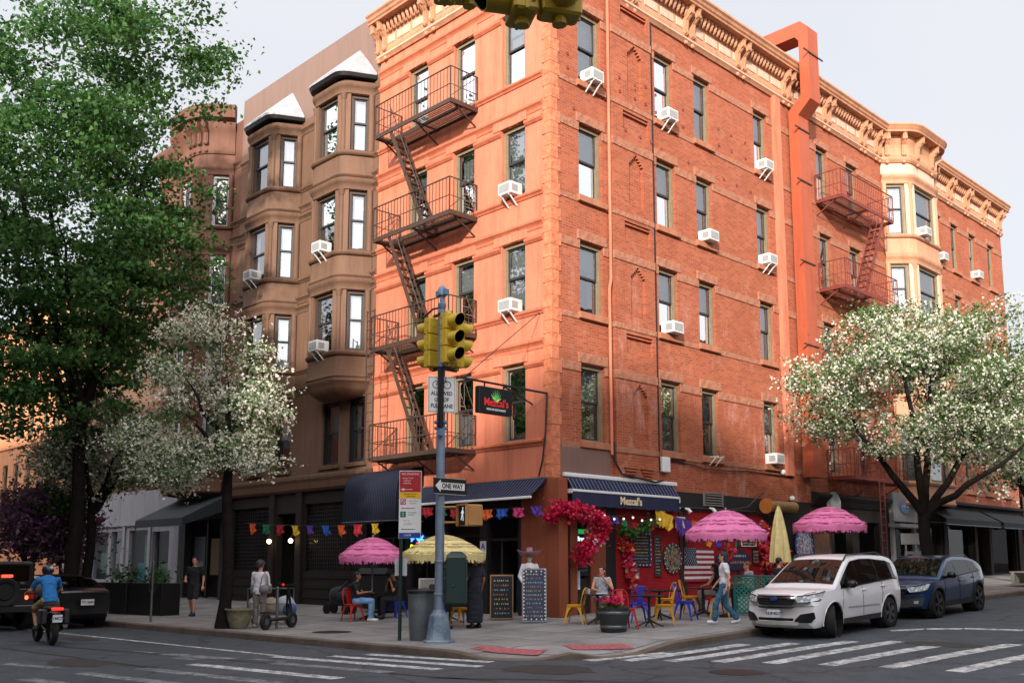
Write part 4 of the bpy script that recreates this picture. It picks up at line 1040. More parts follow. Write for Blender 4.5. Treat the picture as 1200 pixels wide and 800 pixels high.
def tree(name, label, base, fork, trunk_r, ells, nclump, nleaf, clump_r, size, leafm, bark, limbs=5, seed=1, group=None, flowers=None, lean=(0, 0), shell=.5, flat=.5, gap=.0, nrm=0., aspect=.62, limb_dirs=None):
    """tapered trunk, limbs, twigs to every clump, and leaves scattered about the clumps"""
    g = np.random.default_rng(seed)
    t = thing(name, label, 'tree', base, 0, group)
    vol = np.array([e[1][0] * e[1][1] * e[1][2] for e in ells]); vol = vol / vol.sum()
    C = []
    while len(C) < nclump:
        e = ells[g.choice(len(ells), p=vol)]
        d = g.normal(size=3); d /= np.linalg.norm(d); r = (shell + (1 - shell) * g.random()) if g.random() < .75 else g.random() ** .5
        p = np.array(e[0]) + d * r * np.array(e[1])
        if mnoise.noise(Vector(p * .55) + Vector((seed, 0, 0))) < -gap - .05 + .25 * (g.random() - .5) - .1: continue
        C.append(p)
    C = np.array(C)
    fk = np.array([lean[0], lean[1], fork])
    nodes = []; tr = MB(); NT_ = 7
    path = []
    for k in range(NT_ + 1):
        u = k / NT_; path.append((lean[0] * u ** 1.5 + .05 * math.sin(u * 7 + seed), lean[1] * u ** 1.5 + .04 * math.cos(u * 6 + seed), fork * u))
    tr.tube(path, [trunk_r * (1.45 if k == 0 else 1.08 - .32 * k / NT_) for k in range(NT_ + 1)], 10)
    ctr = C.mean(0)
    # limbs: spread by azimuth towards clump sectors
    lim = []
    for i in range(limbs):
        if limb_dirs: tgt = np.array(limb_dirs[i])
        else:
            a = 2 * PI * (i + .35 * g.random()) / limbs + seed; far = max(e[1][0] for e in ells) * .55
            tgt = ctr + np.array([math.cos(a) * far, math.sin(a) * far, (g.random() - .2) * (C[:, 2].max() - ctr[2]) * .8])
        mid = fk * .5 + tgt * .5 + np.array([0, 0, .12 * np.linalg.norm(tgt - fk)]) * (1 if i % 2 else -.4)
        P = []
        for k in range(9):
            u = k / 8; p = fk * (1 - u) ** 2 + mid * 2 * u * (1 - u) + tgt * u * u + g.normal(size=3) * .05 * (k > 0); P.append(p)
        r0 = trunk_r * (.62 if i else .7)
        rad = [max(.02, r0 * (1 - .85 * k / 8)) for k in range(9)]
        P[0] = fk + (P[1] - fk) * -.15; tr.tube([tuple(p) for p in P], rad, 7)
        for p, r in zip(P[1:], rad[1:]): nodes.append((p, r))
    order = np.argsort(np.linalg.norm(C - fk, axis=1))
    nd = np.array([n_[0] for n_ in nodes]); nr = [n_[1] for n_ in nodes]
    for i in order:
        c = C[i]; d = np.linalg.norm(nd - c, axis=1) + .35 * np.maximum(0, nd[:, 2] - c[2]); j = int(d.argmin()); p = nd[j]
        L = np.linalg.norm(c - p)
        if L < .05: continue
        m1 = p * .55 + c * .45 + np.array([0, 0, .1 * L]) + g.normal(size=3) * .06 * L
        r0 = min(nr[j] * .7, .012 + .02 * L)
        tr.tube([tuple(p), tuple(m1), tuple(c)], [r0, r0 * .75, r0 * .45], 5)
        nd = np.vstack([nd, m1, c]); nr += [r0 * .8, max(.008, r0 * .5)]
    tr.build('trunk', bark, t, 60)
    per = max(1, nleaf // len(C))
    rr = clump_r * (.7 + .6 * g.random(len(C)))
    O = g.normal(size=(len(C), per, 3)) * np.array([1, 1, flat]) * .5 * rr[:, None, None]
    L = (C[:, None, :] + O).reshape(-1, 3)
    if flowers:
        fm, frac, fsz = flowers
        # blossom sits on the outside of each clump, leaves inside
        rel = np.linalg.norm(O.reshape(-1, 3), axis=1) / np.repeat(rr, per)
        isf = (g.random(len(L)) < frac * (.55 + .9 * np.clip(rel, 0, 1))) & (np.repeat(g.random(len(C)) < .88, per))
        F = L[isf]; k = 3     # little bunches
        F = (F[:, None, :] + g.normal(size=(len(F), k, 3)) * fsz * .55).reshape(-1, 3)
        put('blossom', leaf_mesh('blossom', F, fsz, 0, seed + 5, .9, .35), fm, t)
        L = L[~isf]
    put('crown', leaf_mesh('crown', L, size, nrm, seed + 9, aspect), leafm, t)
    return t
GREEN = m_leaf('green_leaf', [(54, 90, 46), (74, 112, 54), (40, 74, 40), (96, 132, 64), (60, 100, 48)], .42)
YGREEN = m_leaf('young_leaf', [(104, 130, 76), (84, 114, 62), (134, 154, 98), (70, 100, 56)], .4)
PURPLE = m_leaf('purple_leaf', [(104, 62, 96), (128, 84, 122), (76, 46, 70), (150, 108, 140), (84, 84, 60)], .35)
PETAL = m_leaf('white_petal', [(220, 218, 200), (232, 230, 216), (196, 200, 172), (226, 218, 202)], .3, .6)
RT = Vector((.696, .718, 0))
def along(k, z, f=0): return (RT.x * k - .718 * f, RT.y * k + .696 * f, z)
def gtree(x, y, *a, **k): return None

tree('green_street_tree', 'tall green leafy street tree, the largest, in front of the turret house', (-13.4, -7.75, walk(-7.75)), 5.6, .24,
     [(along(-1.3, 13.4), (5.0, 5.0, 6.8)), (along(.6, 18.9), (4.2, 4.2, 3.0)), (along(-2.0, 8.0), (4.6, 4.6, 2.8)), (along(1.6, 10.8), (2.6, 2.6, 2.8)), (along(-.6, 6.6), (3.2, 3.2, 1.3))], 700, 70000, .85, .165, GREEN, BARKD, 7, 3, shell=.35, flat=.3, gap=-.06, nrm=.8, aspect=.7)
tree('blossom_tree', 'white blossom tree growing from the kerb beside the woman in a white top', (-4.5, -7.25, walk(-7.25)), 4.3, .15,
     [(along(-.55, 6.0), (1.5, 1.5, 2.4)), (along(.45, 5.1), (1.0, 1.0, 1.4)), (along(-1.5, 4.7), (1.3, 1.3, 1.2))], 135, 13500, .52, .1, YGREEN, BARKD, 5, 11, 'blossom trees along the kerbs', (PETAL, .4, .066), lean=(-.1, .05))
tree('blossom_tree', 'white blossom tree right behind the trunk of the green tree', (-14.1, -7.0, walk(-7.0)), 3.2, .17,
     [(along(.7, 5.3), (2.1, 2.1, 1.6)), (along(2.0, 4.9), (1.4, 1.4, 1.1)), (along(-.9, 4.9), (1.2, 1.2, .9))], 150, 15000, .6, .12, YGREEN, BARKD, 5, 21, 'blossom trees along the kerbs', (PETAL, .4, .08))
tree('blossom_tree', 'broad white blossom tree behind the blue car', (5.25, 11.6, walk(11.6)), 2.5, .22,
     [(along(-.6, 6.7), (3.6, 3.6, 2.6)), (along(2.6, 6.1), (2.9, 2.9, 2.3)), (along(-3.0, 5.9), (1.8, 1.8, 1.5)), (along(1.2, 8.2), (2.6, 2.6, 1.5))], 330, 36000, .62, .115, YGREEN, BARKD, 5, 5, 'blossom trees along the kerbs', (PETAL, .27, .075), gap=-.07,
     limb_dirs=[along(-2.6, 6.2), along(-.6, 8.4), along(3.0, 7.4), along(1.2, 8.2, 1.5), along(3.4, 5.2, -1)], shell=.4)
tree('blossom_tree', 'white blossom tree farther up the climbing street, beyond the broad one', (5.3, 21.5, walk(21.5)), 2.6, .22,
     [(along(.4, 6.6), (3.2, 3.2, 3.0)), (along(-1.6, 5.0), (2.0, 2.0, 1.6))], 150, 11000, .8, .16, YGREEN, BARKD, 5, 8, 'blossom trees along the kerbs', (PETAL, .45, .11))
tree('purple_tree', 'low purple-leaved ornamental tree behind the black off-road car', (-16.6, -8.0, walk(-7)), 1.5, .12,
     [(along(-.4, 3.2), (2.0, 2.0, 1.6)), (along(1.0, 2.6), (1.2, 1.2, 1.0))], 130, 12000, .8, .15, PURPLE, BARKD, 5, 31)
tree('young_green_tree', 'small bright green tree between the purple tree and the blossom', (-15.6, -7.3, walk(-7)), 1.7, .07,
     [(along(.0, 3.5), (.9, .9, .8))], 26, 1700, .6, .14, GREEN, BARKD, 4, 41)
for i_, (x_, y_, lab_) in enumerate(((9.8, -25.5, 'leafy street tree on the near street, behind the viewer'), (15.2, -27.5, 'second leafy street tree behind the viewer, by the corner house'))):
    tree('street_tree', lab_, (x_, y_, 0), 4.5, .22, [((0, 0, 9.6), (3.4, 3.2, 4.2))], 110, 6500, 1.1, .24, GREEN, BARKD, 5, 51 + i_)
# ------------------------------------------------------------------ traffic light post with its signs
px, py = 2.62, -6.2
tp_ = thing('traffic_light', 'grey-blue traffic light post with yellow signal heads, street signs and a flared base', 'traffic light', (px, py, sw(px, py)))
b = MB(); b.lathe([(.33, 0), (.33, .03), (.3, .05)], n=8, caps=True); b.lathe([(.275, .05), (.26, .12), (.21, .52), (.2, .55), (.15, .6), (.12, .66)], n=8, a0=PI / 8, a1=2 * PI + PI / 8, caps=True)
base_m = mat('scuffed_galvanised', (96, 114, 134), .55, .2, var=.2, scale=4, dirt=.85, dirtc=(170, 182, 192)); b.build('post_base', base_m, tp_)
b = MB(); b.tube([(0, 0, .6), (0, 0, 4), (0, 0, 7.05)], [.1, .092, .08], 12)
for z in (.95, 1.62): b.lathe([(.1, z), (.115, z + .01), (.115, z + .045), (.1, z + .055)], n=12)
b.build('pole', GALV, tp_, 50)
b = MB(); b.lathe([(.06, 7.05), (.09, 7.1), (.09, 7.18), (.05, 7.22), (.05, 7.32), (.1, 7.36), (.1, 7.5), (.04, 7.58)], n=10, caps=True); b.cbox(.0, .0, 7.42, .34, .1, .12)
for z in (4.42, 4.55): b.lathe([(.1, z), (.15, z + .01), (.15, z + .06), (.1, z + .07)], n=10)
b.cbox(.12, -.1, 4.35, .12, .12, .14); b.build('post_cap', mat('blue_grey', (104, 132, 160), .5, .2), tp_, 40)
b = MB(); o = Vector((.13, -.12, 0))
b.box(o.x - .045, o.x + .045, o.y - .045, o.y + .045, 4.45, 5.75); b.box(-.3, .3, -.03, .03, 5.73, 5.79); b.box(-.03, .03, -.1, .42, 5.725, 5.785); b.box(-.3, .3, -.03, .03, 6.92, 6.97); b.box(-.03, .03, -.1, .4, 6.915, 6.965)
b.tube([(0, 0, 7.1), (-.25, -.05, 7.1), (-.5, -.1, 6.95), (-.45, -.1, 6.7), (-.2, -.05, 6.68)], .022, 6); b.tube([(0, 0, 7.05), (.1, .1, 6.9), (.12, .2, 6.9)], .02, 6)
b.build('signal_bracket', BLACK, tp_, 50)
def signal_mesh(lab='traffic_signal'):
    h = MB(); W_, D_ = .33, .2
    for k in range(3): h.bbox(-W_ / 2, W_ / 2, -D_ / 2, D_ / 2, .365 * k + .008, .365 * (k + 1) - .004, .018)
    h.box(-W_ / 2 - .006, W_ / 2 + .006, -.012, .012, .01, 1.085); h.lathe([(.07, 1.09), (.05, 1.14), (.04, 1.17)], n=8, caps=True); h.lathe([(.06, -.05), (.06, .01)], n=8, caps=True)
    for k in range(3):
        for s in (-1, 1): h.cbox(s * (W_ / 2 + .005), D_ / 2 - .05, .365 * k + .1, .02, .03, .05); h.cbox(s * (W_ / 2 + .005), D_ / 2 - .05, .365 * k + .28, .02, .03, .05)
    v = MB()
    for k in range(3):            # tunnel visors, longer above than below
        zc = .365 * k + .182; r = .135; n = 16; rings = []
        for rr in (r, r - .012):
            for L in ((0, 1) if rr == r else (1, 0)):
                rings.append([(rr * math.sin(t), -D_ / 2 - L * (.19 + .13 * (math.cos(t) * .5 + .5)), zc + rr * math.cos(t)) for t in (2 * PI * i / n for i in range(n))])
        v.m(0).loft(rings[:3], True); v.m(1).loft(rings[2:], True)
    l = MB()
    for k in range(3): l.lathe([(.001, 0), (.07, .02), (.12, 0)], n=14); 
    l = MB()
    for k in range(3):
        zc = .365 * k + .182; l.m(k).add([(0, -D_ / 2 - .03, zc)] + [(.122 * math.sin(t), -D_ / 2 - .006, zc + .122 * math.cos(t)) for t in (2 * PI * i / 14 for i in range(14))], [(0, i + 1, (i + 1) % 14 + 1) for i in range(14)])
    return h.mesh('signal_head'), v.mesh('visor', 40), l.mesh('lens')
SH, SV, SL = signal_mesh(); SH.materials.append(YELSIG); SV.materials.append(YELSIG); SV.materials.append(BLACK)
for m in (plain('lens_green', (16, 40, 34), .15), plain('lens_amber', (48, 34, 10), .15), plain('lens_red', (50, 12, 12), .15)): SL.materials.append(m)
def head(parent, x, y, z, rz):
    o = put('signal_head', SH, None, parent, (x, y, z), rz); put('visor', SV, None, o); put('lens', SL, None, o); return o
head(tp_, -.3, -.02, 5.8, -QT); head(tp_, .3, -.06, 5.8, QT); head(tp_, .02, .4, 5.8, PI)
# one-way arrow
sg = MB(); sg.bbox(-.46, .46, -.006, .006, -.18, .18, .004); o = sg.build('one_way_sign', BLACK, tp_, loc=(.13, .16, 3.22), rz=QT)
a = MB(); a.poly([(-.41, 0), (-.27, .13), (-.27, .075), (.4, .075), (.4, -.075), (-.27, -.075), (-.27, -.13)], 'y', -.014, -.007); a.box(-.45, .45, -.0075, -.0065, .165, .172); a.box(-.45, .45, -.0075, -.0065, -.172, -.165)
a.build('arrow', WHITE, o); lettering('ONE WAY', .15, BLACK, o, (.05, -.0165, 0), bold=.004, sx=.82)
# bicycle lane sign
ba = R(62); o = MB(); o.bbox(-.3, .3, -.006, .006, 0, .78, .004); bs = o.build('bicycle_sign', WHITE, tp_, loc=(.06, -.0, 4.78), rz=ba)
bs.location = (.1 * math.cos(ba - QT) - .02, .1 * math.sin(ba - QT), 4.78)
bk_ = MB()
def ring(c, r, w, mb, y0=-.011, y1=-.0065, n=20):
    rr = [[(c[0] + q * math.cos(t), y, c[1] + q * math.sin(t)) for t in (2 * PI * i / n for i in range(n))] for q, y in ((r, y1), (r, y0), (r - w, y0), (r - w, y1))]; mb.loft(rr, True, False)
ring((-.12, .6), .085, .016, bk_); ring((.12, .6), .085, .016, bk_)
for p, q in (((-.12, .6), (-.03, .6)), ((-.03, .6), (.09, .7)), ((.12, .6), (.08, .74)), ((-.06, .7), (.09, .7)), ((-.12, .6), (-.06, .7)), ((-.03, .6), (-.07, .73)), ((.06, .75), (.1, .745)), ((-.1, .735), (-.05, .735))): bk_.bar((p[0], -.009, p[1]), (q[0], -.009, q[1]), .005, .014)
for zz in (.02, .755): bk_.box(-.28, .28, -.009, -.0065, zz, zz + .007)
for xx in (-.28, .273): bk_.box(xx, xx + .007, -.009, -.0065, .02, .762)
bk_.build('bicycle_symbol', BLACK, bs)
for i, s in enumerate(('ALLOWED', 'USE OF', 'FULL LANE')): lettering(s, .115, BLACK, bs, (0, -.009, .41 - .135 * i), bold=.003, sx=.85)
# walk signal
o = MB(); o.bbox(-.2, .2, -.2, .16, 0, .44, .02); o.box(-.215, .215, -.26, -.2, .42, .455); o.box(-.215, -.2, -.26, -.2, 0, .45); o.box(.2, .215, -.26, -.2, 0, .45)
pd = o.build('walk_signal', mat('signal_tan', (168, 122, 66), .55, var=.15), tp_, loc=(.62, .34, 2.38), rz=R(-14))
o = MB(); o.box(-.185, .185, -.205, -.201, .02, .42); o.m(1)
for p in ([(-.1, .12), (-.07, .12), (-.02, .24), (-.05, .25)], [(-.03, .25), (.0, .24), (.03, .11), (.0, .1)], [(-.05, .23), (0, .23), (.01, .33), (-.03, .34)], [(-.03, .33), (-.09, .27), (-.08, .25), (-.02, .3)], [(0, .33), (.04, .27), (.03, .25), (-.01, .29)]): o.poly(p, 'y', -.208, -.204)
o.ball((-.01, -.206, .365), .022, .004, .025, 8, 4); o.build('walking_figure', [BLACKG, emit('walk_white', (210, 225, 240), .45)], pd)
o = MB()
for z in (2.46, 2.78): o.tube([(0, 0, z), (.3, .16, z), (.6, .34, z)], .025, 7)
o.build('bracket_arm', mat('bracket_ochre', (164, 122, 40), .5), tp_, 50)

o = MB(); o.bbox(-.22, .22, -.17, .17, .78, 1.72, .03); o.loft([[(x * k, y * k, z) for x, y in ((-.22, -.17), (.22, -.17), (.22, .17), (-.22, .17))] for k, z in ((1, 1.722), (.8, 1.8), (.45, 1.86))], True, True); o.bar((-.3, 0, 1.5), (-.2, 0, 1.5), .05); o.bar((-.3, 0, 1.0), (-.2, 0, 1.0), .05); o.ball((-.05, -.18, 1.15), .03)
o.build('control_box', plain('cabinet_green', (22, 50, 48), .45, dirt=.3), tp_, loc=(.26, .24, 0), rz=R(44))

# ------------------------------------------------------------------ parking sign on a green pole
ps = thing('parking_sign', 'tall parking rules sign on a thin green pole by the litter bin', 'street sign', (1.69, -6.5, sw(1.69, -6.5)))
o = MB(); o.tube([(0, 0, 0), (0, 0, 3.62)], .042, 6); o.build('pole', plain('pole_green', (24, 44, 38), .5), ps)
ra = R(44); o = MB(); o.box(-.05, .45, -.05, -.04, 2.12, 3.6)
c = ps; pn = MB(); z0 = 2.14
WH, RD, YL, BLU, GRN = WHITE, plain('sign_red', (168, 26, 36), .5), plain('sign_yellow', (224, 176, 24), .5), plain('sign_blue', (24, 62, 150), .5), plain('sign_green', (20, 96, 76), .5)
pn.bbox(-.05, .43, -.05, -.04, z0, z0 + 1.45, .004)
pl2 = pn.build('sign_panel', WH, ps, rz=ra)
pn = MB(); pn.box(-.038, .418, -.054, -.0505, z0 + .99, z0 + 1.435); pn.build('red_panel', RD, pl2)
pn = MB(); pn.box(-.038, .418, -.054, -.0505, z0 + .855, z0 + .985); pn.build('yellow_panel', YL, pl2)
pn = MB(); pn.box(-.038, .418, -.054, -.0505, z0 + .01, z0 + .12); pn.build('blue_panel', BLU, pl2)
pn = MB(); pn.box(-.02, .1, -.054, -.0505, z0 + .45, z0 + .575); pn.box(.03, .3, -.053, -.0505, z0 + .185, z0 + .2); pn.poly([(.0, z0 + .192), (.04, z0 + .21), (.04, z0 + .175)], 'y', -.054, -.0505); pn.build('green_panel', GRN, pl2)
pn = MB(); pn.box(.03, .3, -.053, -.0505, z0 + .635, z0 + .65); pn.poly([(.0, z0 + .642), (.04, z0 + .66), (.04, z0 + .625)], 'y', -.054, -.0505); pn.box(-.02, .1, -.054, -.0505, z0 + .72, z0 + .84); pn.build('red_symbol', RD, pl2)
pn = MB(); ring((.04, z0 + .78), .05, .012, pn, -.058, -.0545, 16); pn.bar((.005, -.056, z0 + .815), (.075, -.056, z0 + .745), .003, .012); pn.box(-.02, .24, -.056, -.0545, z0 + 1.04, z0 + 1.05); pn.poly([(-.03, z0 + 1.045), (.06, z0 + 1.075), (.06, z0 + 1.015)], 'y', -.056, -.0545); pn.build('white_symbol', WH, pl2)
for s, sz, x, z, m in (('NO STANDING', .062, .19, 1.375, WH), ('Except Trucks', .045, .14, 1.29, WH), ('Loading &', .045, .12, 1.235, WH), ('Unloading', .045, .12, 1.18, WH), ('8AM-6PM MON-FRI', .04, .19, .945, BLACK), ('OTHER TIMES', .04, .19, .895, BLACK), ('9AM-10:30AM', .036, .26, .8, RD), ('TUES & FRI', .036, .25, .745, RD), ('2', .1, .04, .512, WH), ('HR PARKING', .036, .24, .55, GRN), ('8AM-7PM', .036, .22, .5, GRN), ('Mon - Sat', .036, .12, .38, GRN), ('Pay at Meter', .036, .15, .31, GRN), ('115678', .06, .14, .065, WH)):
    lettering(s, sz, m, pl2, (x, -.056 if m in (WH, BLACK) else -.0525, z0 + z), depth=.003, sx=.86)
o = MB(); o.box(-.13, .13, .045, .055, 1.35, 1.72); o.build('blank_sign', plain('sign_back', (176, 180, 186), .4), ps, rz=ra)

# ------------------------------------------------------------------ litter bin
bn_ = thing('litter_bin', 'dented grey steel litter bin beside the traffic light post', 'bin', (1.98, -6.15, sw(1.98, -6.15)))
o = MB(); o.lathe([(.24, 0), (.245, .04), (.25, .1), (.262, .3), (.27, .34), (.268, .38), (.276, .62), (.285, .66), (.282, .7), (.288, .94), (.3, .97), (.3, 1.0), (.26, 1.0), (.24, .9), (.235, .2), (.001, .2)], n=22); o.build('drum', mat('bin_steel', (104, 112, 116), .45, .4, var=.22, scale=4, dirt=.6, dirtc=(66, 70, 74)), bn_, 50)
o = MB(); o.lathe([(.3, .985), (.315, .99), (.315, 1.04), (.29, 1.05), (.25, 1.03)], n=22); o.build('rim', BLACK, bn_, 50)
o = MB(); o.cbox(.0, -.24, .82, .16, .02, .12, 0); o.build('plate', CHROME, bn_, rz=R(40))
o = MB(); o.ball((.02, .05, 1.0), .2, .17, .1, 9, 5); o.build('bag', plain('bag_black', (30, 31, 33), .35), bn_, 180)

# ------------------------------------------------------------------ hoop posts, scooter, planters, pallet, bags
def hoop(x, y, label, h, rg=True):
    t = thing('bike_rack', label, 'bike rack', (x, y, sw(x, y)), 0, 'hoop posts along the kerb')
    o = MB(); o.tube([(0, 0, 0), (0, 0, h)], .035, 8); o.ball((0, 0, h), .036); o.build('post', STEEL, t, 60)
    if rg:
        o = MB(); n = 20; o.loft([[((.24 + .025 * math.cos(a)) * math.cos(q) * .72, (.24 + .025 * math.cos(a)) * math.cos(q) * -.7, h * .62 + (.24 + .025 * math.cos(a)) * math.sin(q) + .025 * math.sin(a) * 0) for a in (2 * PI * j / 6 for j in range(6))] for q in (2 * PI * i / n for i in range(n))], True, False, True)
        o.build('hoop', STEEL, t, 60)
hoop(-8.6, -7.3, 'grey bike rack post with a steel ring, next to the black planter boxes', 1.65)
hoop(-3.5, -6.35, 'short bare grey bollard post with the electric scooter leaning on it', 1.0, False)
es = thing('electric_scooter', 'dark electric kick scooter with fat tyres parked on the pavement', 'scooter', (-3.45, -6.3, sw(-3.4, -6.1)), R(112))
for x in (-.55, .5):
    o = MB(); 
    for w_ in (0,): o.lathe([(.09, -.05), (.17, -.055), (.2, -.03), (.2, .03), (.17, .055), (.09, .05)], n=18)
    wm = o.mesh('wheel', 40); wm.transform(Matrix.Translation((x, 0, .2)) @ Matrix.Rotation(QT, 4, 'X')); w_ = put('wheel', wm, RUBBER, es)
    o = MB(); o.cyl((x, -.045, .2), (x, .045, .2), .085, n=12); o.build('rim', STEEL, w_, 40)
o = MB(); o.bbox(-.45, .3, -.09, .09, .2, .28, .02); o.tube([(.3, 0, .24), (.42, 0, .42), (.36, 0, .6)], .035, 7); o.tube([(-.45, 0, .25), (-.6, 0, .42), (-.75, 0, .42)], .03, 6); o.build('deck', BLACK, es, 50)
o = MB(); o.tube([(.5, 0, .2), (.45, 0, .5), (.3, 0, 1.08)], [.035, .035, .028], 8); o.tube([(.3, -.28, 1.1), (.27, -.1, 1.07), (.27, .1, 1.07), (.3, .28, 1.1)], .02, 7); o.tube([(.42, .1, .3), (.45, .12, .62), (.36, .05, .95)], .03, 6); o.build('steering_column', BLACK, es, 50)
o = MB(); o.ball((.24, .1, 1.08), .035); o.build('tail_reflector', emit('glowing_red_reflector', (220, 40, 30), .5), es, 180)  # reflector given a glow of its own, no lamp inside
pt = thing('flower_pot', 'mossy round stone pot at the foot of the blossom tree trunk', 'plant pot', (-4.2, -7.0, sw(-4.2, -7)))
o = MB(); o.lathe([(.001, 0), (.19, 0), (.23, .05), (.3, .3), (.33, .44), (.36, .46), (.36, .5), (.31, .5), (.3, .42), (.001, .42)], n=18); o.build('bowl', mat('mossy_stone', (122, 116, 92), .95, var=.3, scale=7, bump=.4), pt, 50)
o = MB(); o.lathe([(.3, .42), (.2, .46), (.001, .47)], n=14); o.build('soil', plain('soil', (50, 40, 32), .95), pt)
for i, (x, y) in enumerate(((-13.9, -6.0), (-12.2, -5.6))):
    t = thing('planter_box', ('black planter box with leafy plants, nearer the parked black car', 'black planter box with leafy plants, nearer the man in black')[i], 'planter', (x, y, walk(y)), R(12), 'black planter boxes')
    o = MB(); o.bbox(-.85, .85, -.35, .35, 0, 1.0, .015); 
    for z in (.33, .66): o.box(-.855, .855, -.358, .358, z - .008, z + .008)
    o.build('box', BLACK, t)
    g_ = np.random.default_rng(i); L = np.c_[g_.normal(.2, .35, 170), g_.uniform(-.25, .25, 170), 1.0 + np.abs(g_.normal(0, .28, 170))]
    put('foliage', leaf_mesh('foliage', L, .13, .3, i), GREEN, t)
pal = thing('wooden_pallet', 'weathered grey wooden pallet lying at the kerb behind the blue car', 'pallet', (5.55, 19.9, walk(19.9)), R(92))
o = MB()
for y in (-.45, 0, .45): o.box(-.8, .8, y - .05, y + .05, .1, .5)
for k in range(6): o.box(-.8 + .29 * k, -.62 + .29 * k, -.55, .55, .5, .54); o.box(-.8 + .29 * k, -.62 + .29 * k, -.55, .55, .07, .1)
o.build('slat_deck', GREYWOOD, pal)
sb = thing('sandwich_board', 'grey slatted folding board standing by the broad blossom tree trunk', 'sign board', (4.4, 12.4, walk(12.4)), R(50))
o = MB()
for s in (-1, 1): o.bar((-.28 * s, -.25, 0), (-.2 * s, 0, 1.5), .04); o.bar((-.28 * s, .25, 0), (-.2 * s, 0, 1.5), .04)
for k in range(9): o.box(-.26, .26, -.26 + .026 * k, -.24 + .026 * k, .1 + .15 * k, .2 + .15 * k)
o.build('slat_panel', plain('slat_grey', (136, 140, 142)), sb)
o = MB(); o.bbox(-.35, .55, -.03, .03, 1.62, 1.98, .01); o.bar((-.2, 0, 0), (-.2, 0, 1.62), .04); o.build('notice_panel', plain('notice_pale', (164, 166, 166)), sb)

# trolley of bags beside the woman, pushchair by the dark front
ct = thing('shopping_trolley', 'wire trolley piled with bags and boxes in front of the woman in white', 'trolley', (-5.25, -5.5, walk(-5.5)), R(40))
o = MB()
for x in (-.55, .55):
    for y in (-.25, .25): o.bar((x, y, .12), (x, y, .95), .03)
    for y in (-.25, .25): o.cyl((x, y - .02, .08), (x, y + .02, .08), .08, n=10)
for z in (.25, .55, .95): o.tube([(-.55, -.25, z), (.55, -.25, z), (.55, .25, z), (-.55, .25, z), (-.55, -.25, z)], .012, 5)
o.build('frame', STEEL, ct)
for i, (x, y, z, s, m) in enumerate(((-.35, 0, .5, .27, plain('bag_white', (190, 190, 192), .5)), (.05, -.05, .48, .25, plain('bag_beige', (150, 136, 116), .7)), (.4, .02, .5, .28, plain('bag_pale', (170, 172, 180), .5)), (.55, -.1, .4, .2, plain('bag_blue', (60, 82, 130), .6)))):
    o = MB(); o.ball((x, y, z), s, s * .85, s * .95, 9, 6)
    for k, v in enumerate(o.v): o.v[k] = tuple(np.array(v) + .05 * np.array(mnoise.noise_vector(Vector(v) * 5 + Vector((i, 0, 0)))))
    tag(o.build('bag', m, None, 60, loc=ct.location, rz=R(40)), ('bulging white bag at the tree end of the trolley', 'beige bag in the middle of the trolley', 'pale bag at the scooter end of the trolley', 'small blue bag hanging low on the trolley')[i], 'bag', 'bags heaped on the trolley')
o = MB(); o.bbox(-.5, -.05, -.2, .2, .82, 1.06, .01); o.m(1).box(-.505, -.045, -.205, .205, .9, 1.0); tag(o.build('carton', [plain('carton_brown', (156, 104, 70), .8), plain('carton_teal', (40, 150, 150), .6)], None, loc=ct.location, rz=R(40)), 'brown carton with a teal band on top of the trolley', 'box')
st = thing('folded_pushchair', 'dark folded pushchair under a cover leaning by the brown house wall', 'pushchair', (-6.9, -2.2, walk(-2.2)), R(10))
o = MB(); o.tube([(-.5, 0, .15), (0, 0, .7), (.4, 0, 1.0)], .03, 6); o.tube([(-.5, .3, .15), (0, .3, .7), (.4, .3, 1.0)], .03, 6); o.tube([(.4, 0, 1), (.4, .3, 1)], .03, 6)
for y in (0, .3):
    for x in (-.5, .3): o.cyl((x, y - .03, .15), (x, y + .03, .15), .15, n=14)
o.build('frame', BLACK, st, 50)
o = MB(); o.ball((-.1, .15, .55), .45, .25, .3, 10, 6); 
for k, v in enumerate(o.v): o.v[k] = tuple(np.array(v) + .08 * np.array(mnoise.noise_vector(Vector(v) * 3)))
o.build('cover', plain('cover_navy', (26, 30, 40), .6), st, 60)
bx = thing('cargo_bin', 'large black covered bin against the brown house front beside the pushchair', 'bin', (-6.3, -1.0, walk(-1)))
o = MB(); o.bbox(-.7, .7, -.4, .4, .1, 1.15, .03); o.build('body', BLACK, bx); o = MB(); o.poly([(-.45, 1.16), (.45, 1.16), (.4, 1.26), (-.35, 1.34)], 'x', -.74, .74); o.build('lid', DARK, bx)

# signal heads hanging over the viewer from a mast arm
ma = thing('overhead_signal', 'yellow signal heads hanging overhead from a mast arm, cut by the top edge', 'traffic light', (16.5, -19.2, .15))
ma.location = (20.6, -20.2, .15)
o = MB(); o.tube([(0, 0, 0), (0, 0, 7.6)], [.13, .1], 12); o.tube([(0, 0, 7.3), (-3, 2.3, 7.75), (-7, 5.75, 7.9), (-8.6, 6.25, 7.95)], [.09, .08, .07, .05], 10); o.build('mast_arm', GALV, ma, 50)
for hx, hy, hz, rz in ((-7.14, 5.7, 5.84, R(-30)), (-6.95, 5.93, 5.86, R(60)), (-8.3, 5.88, 6.62, R(-40)), (-8.3, 6.17, 6.7, R(50))):
    head(ma, hx, hy, hz, rz)
o = MB()
for hx, hy in ((-7.03, 5.83), (-8.3, 6.03)): o.bar((hx, hy, 6.9), (hx, hy, 8.0), .06)
o.build('hanger', BLACK, ma)
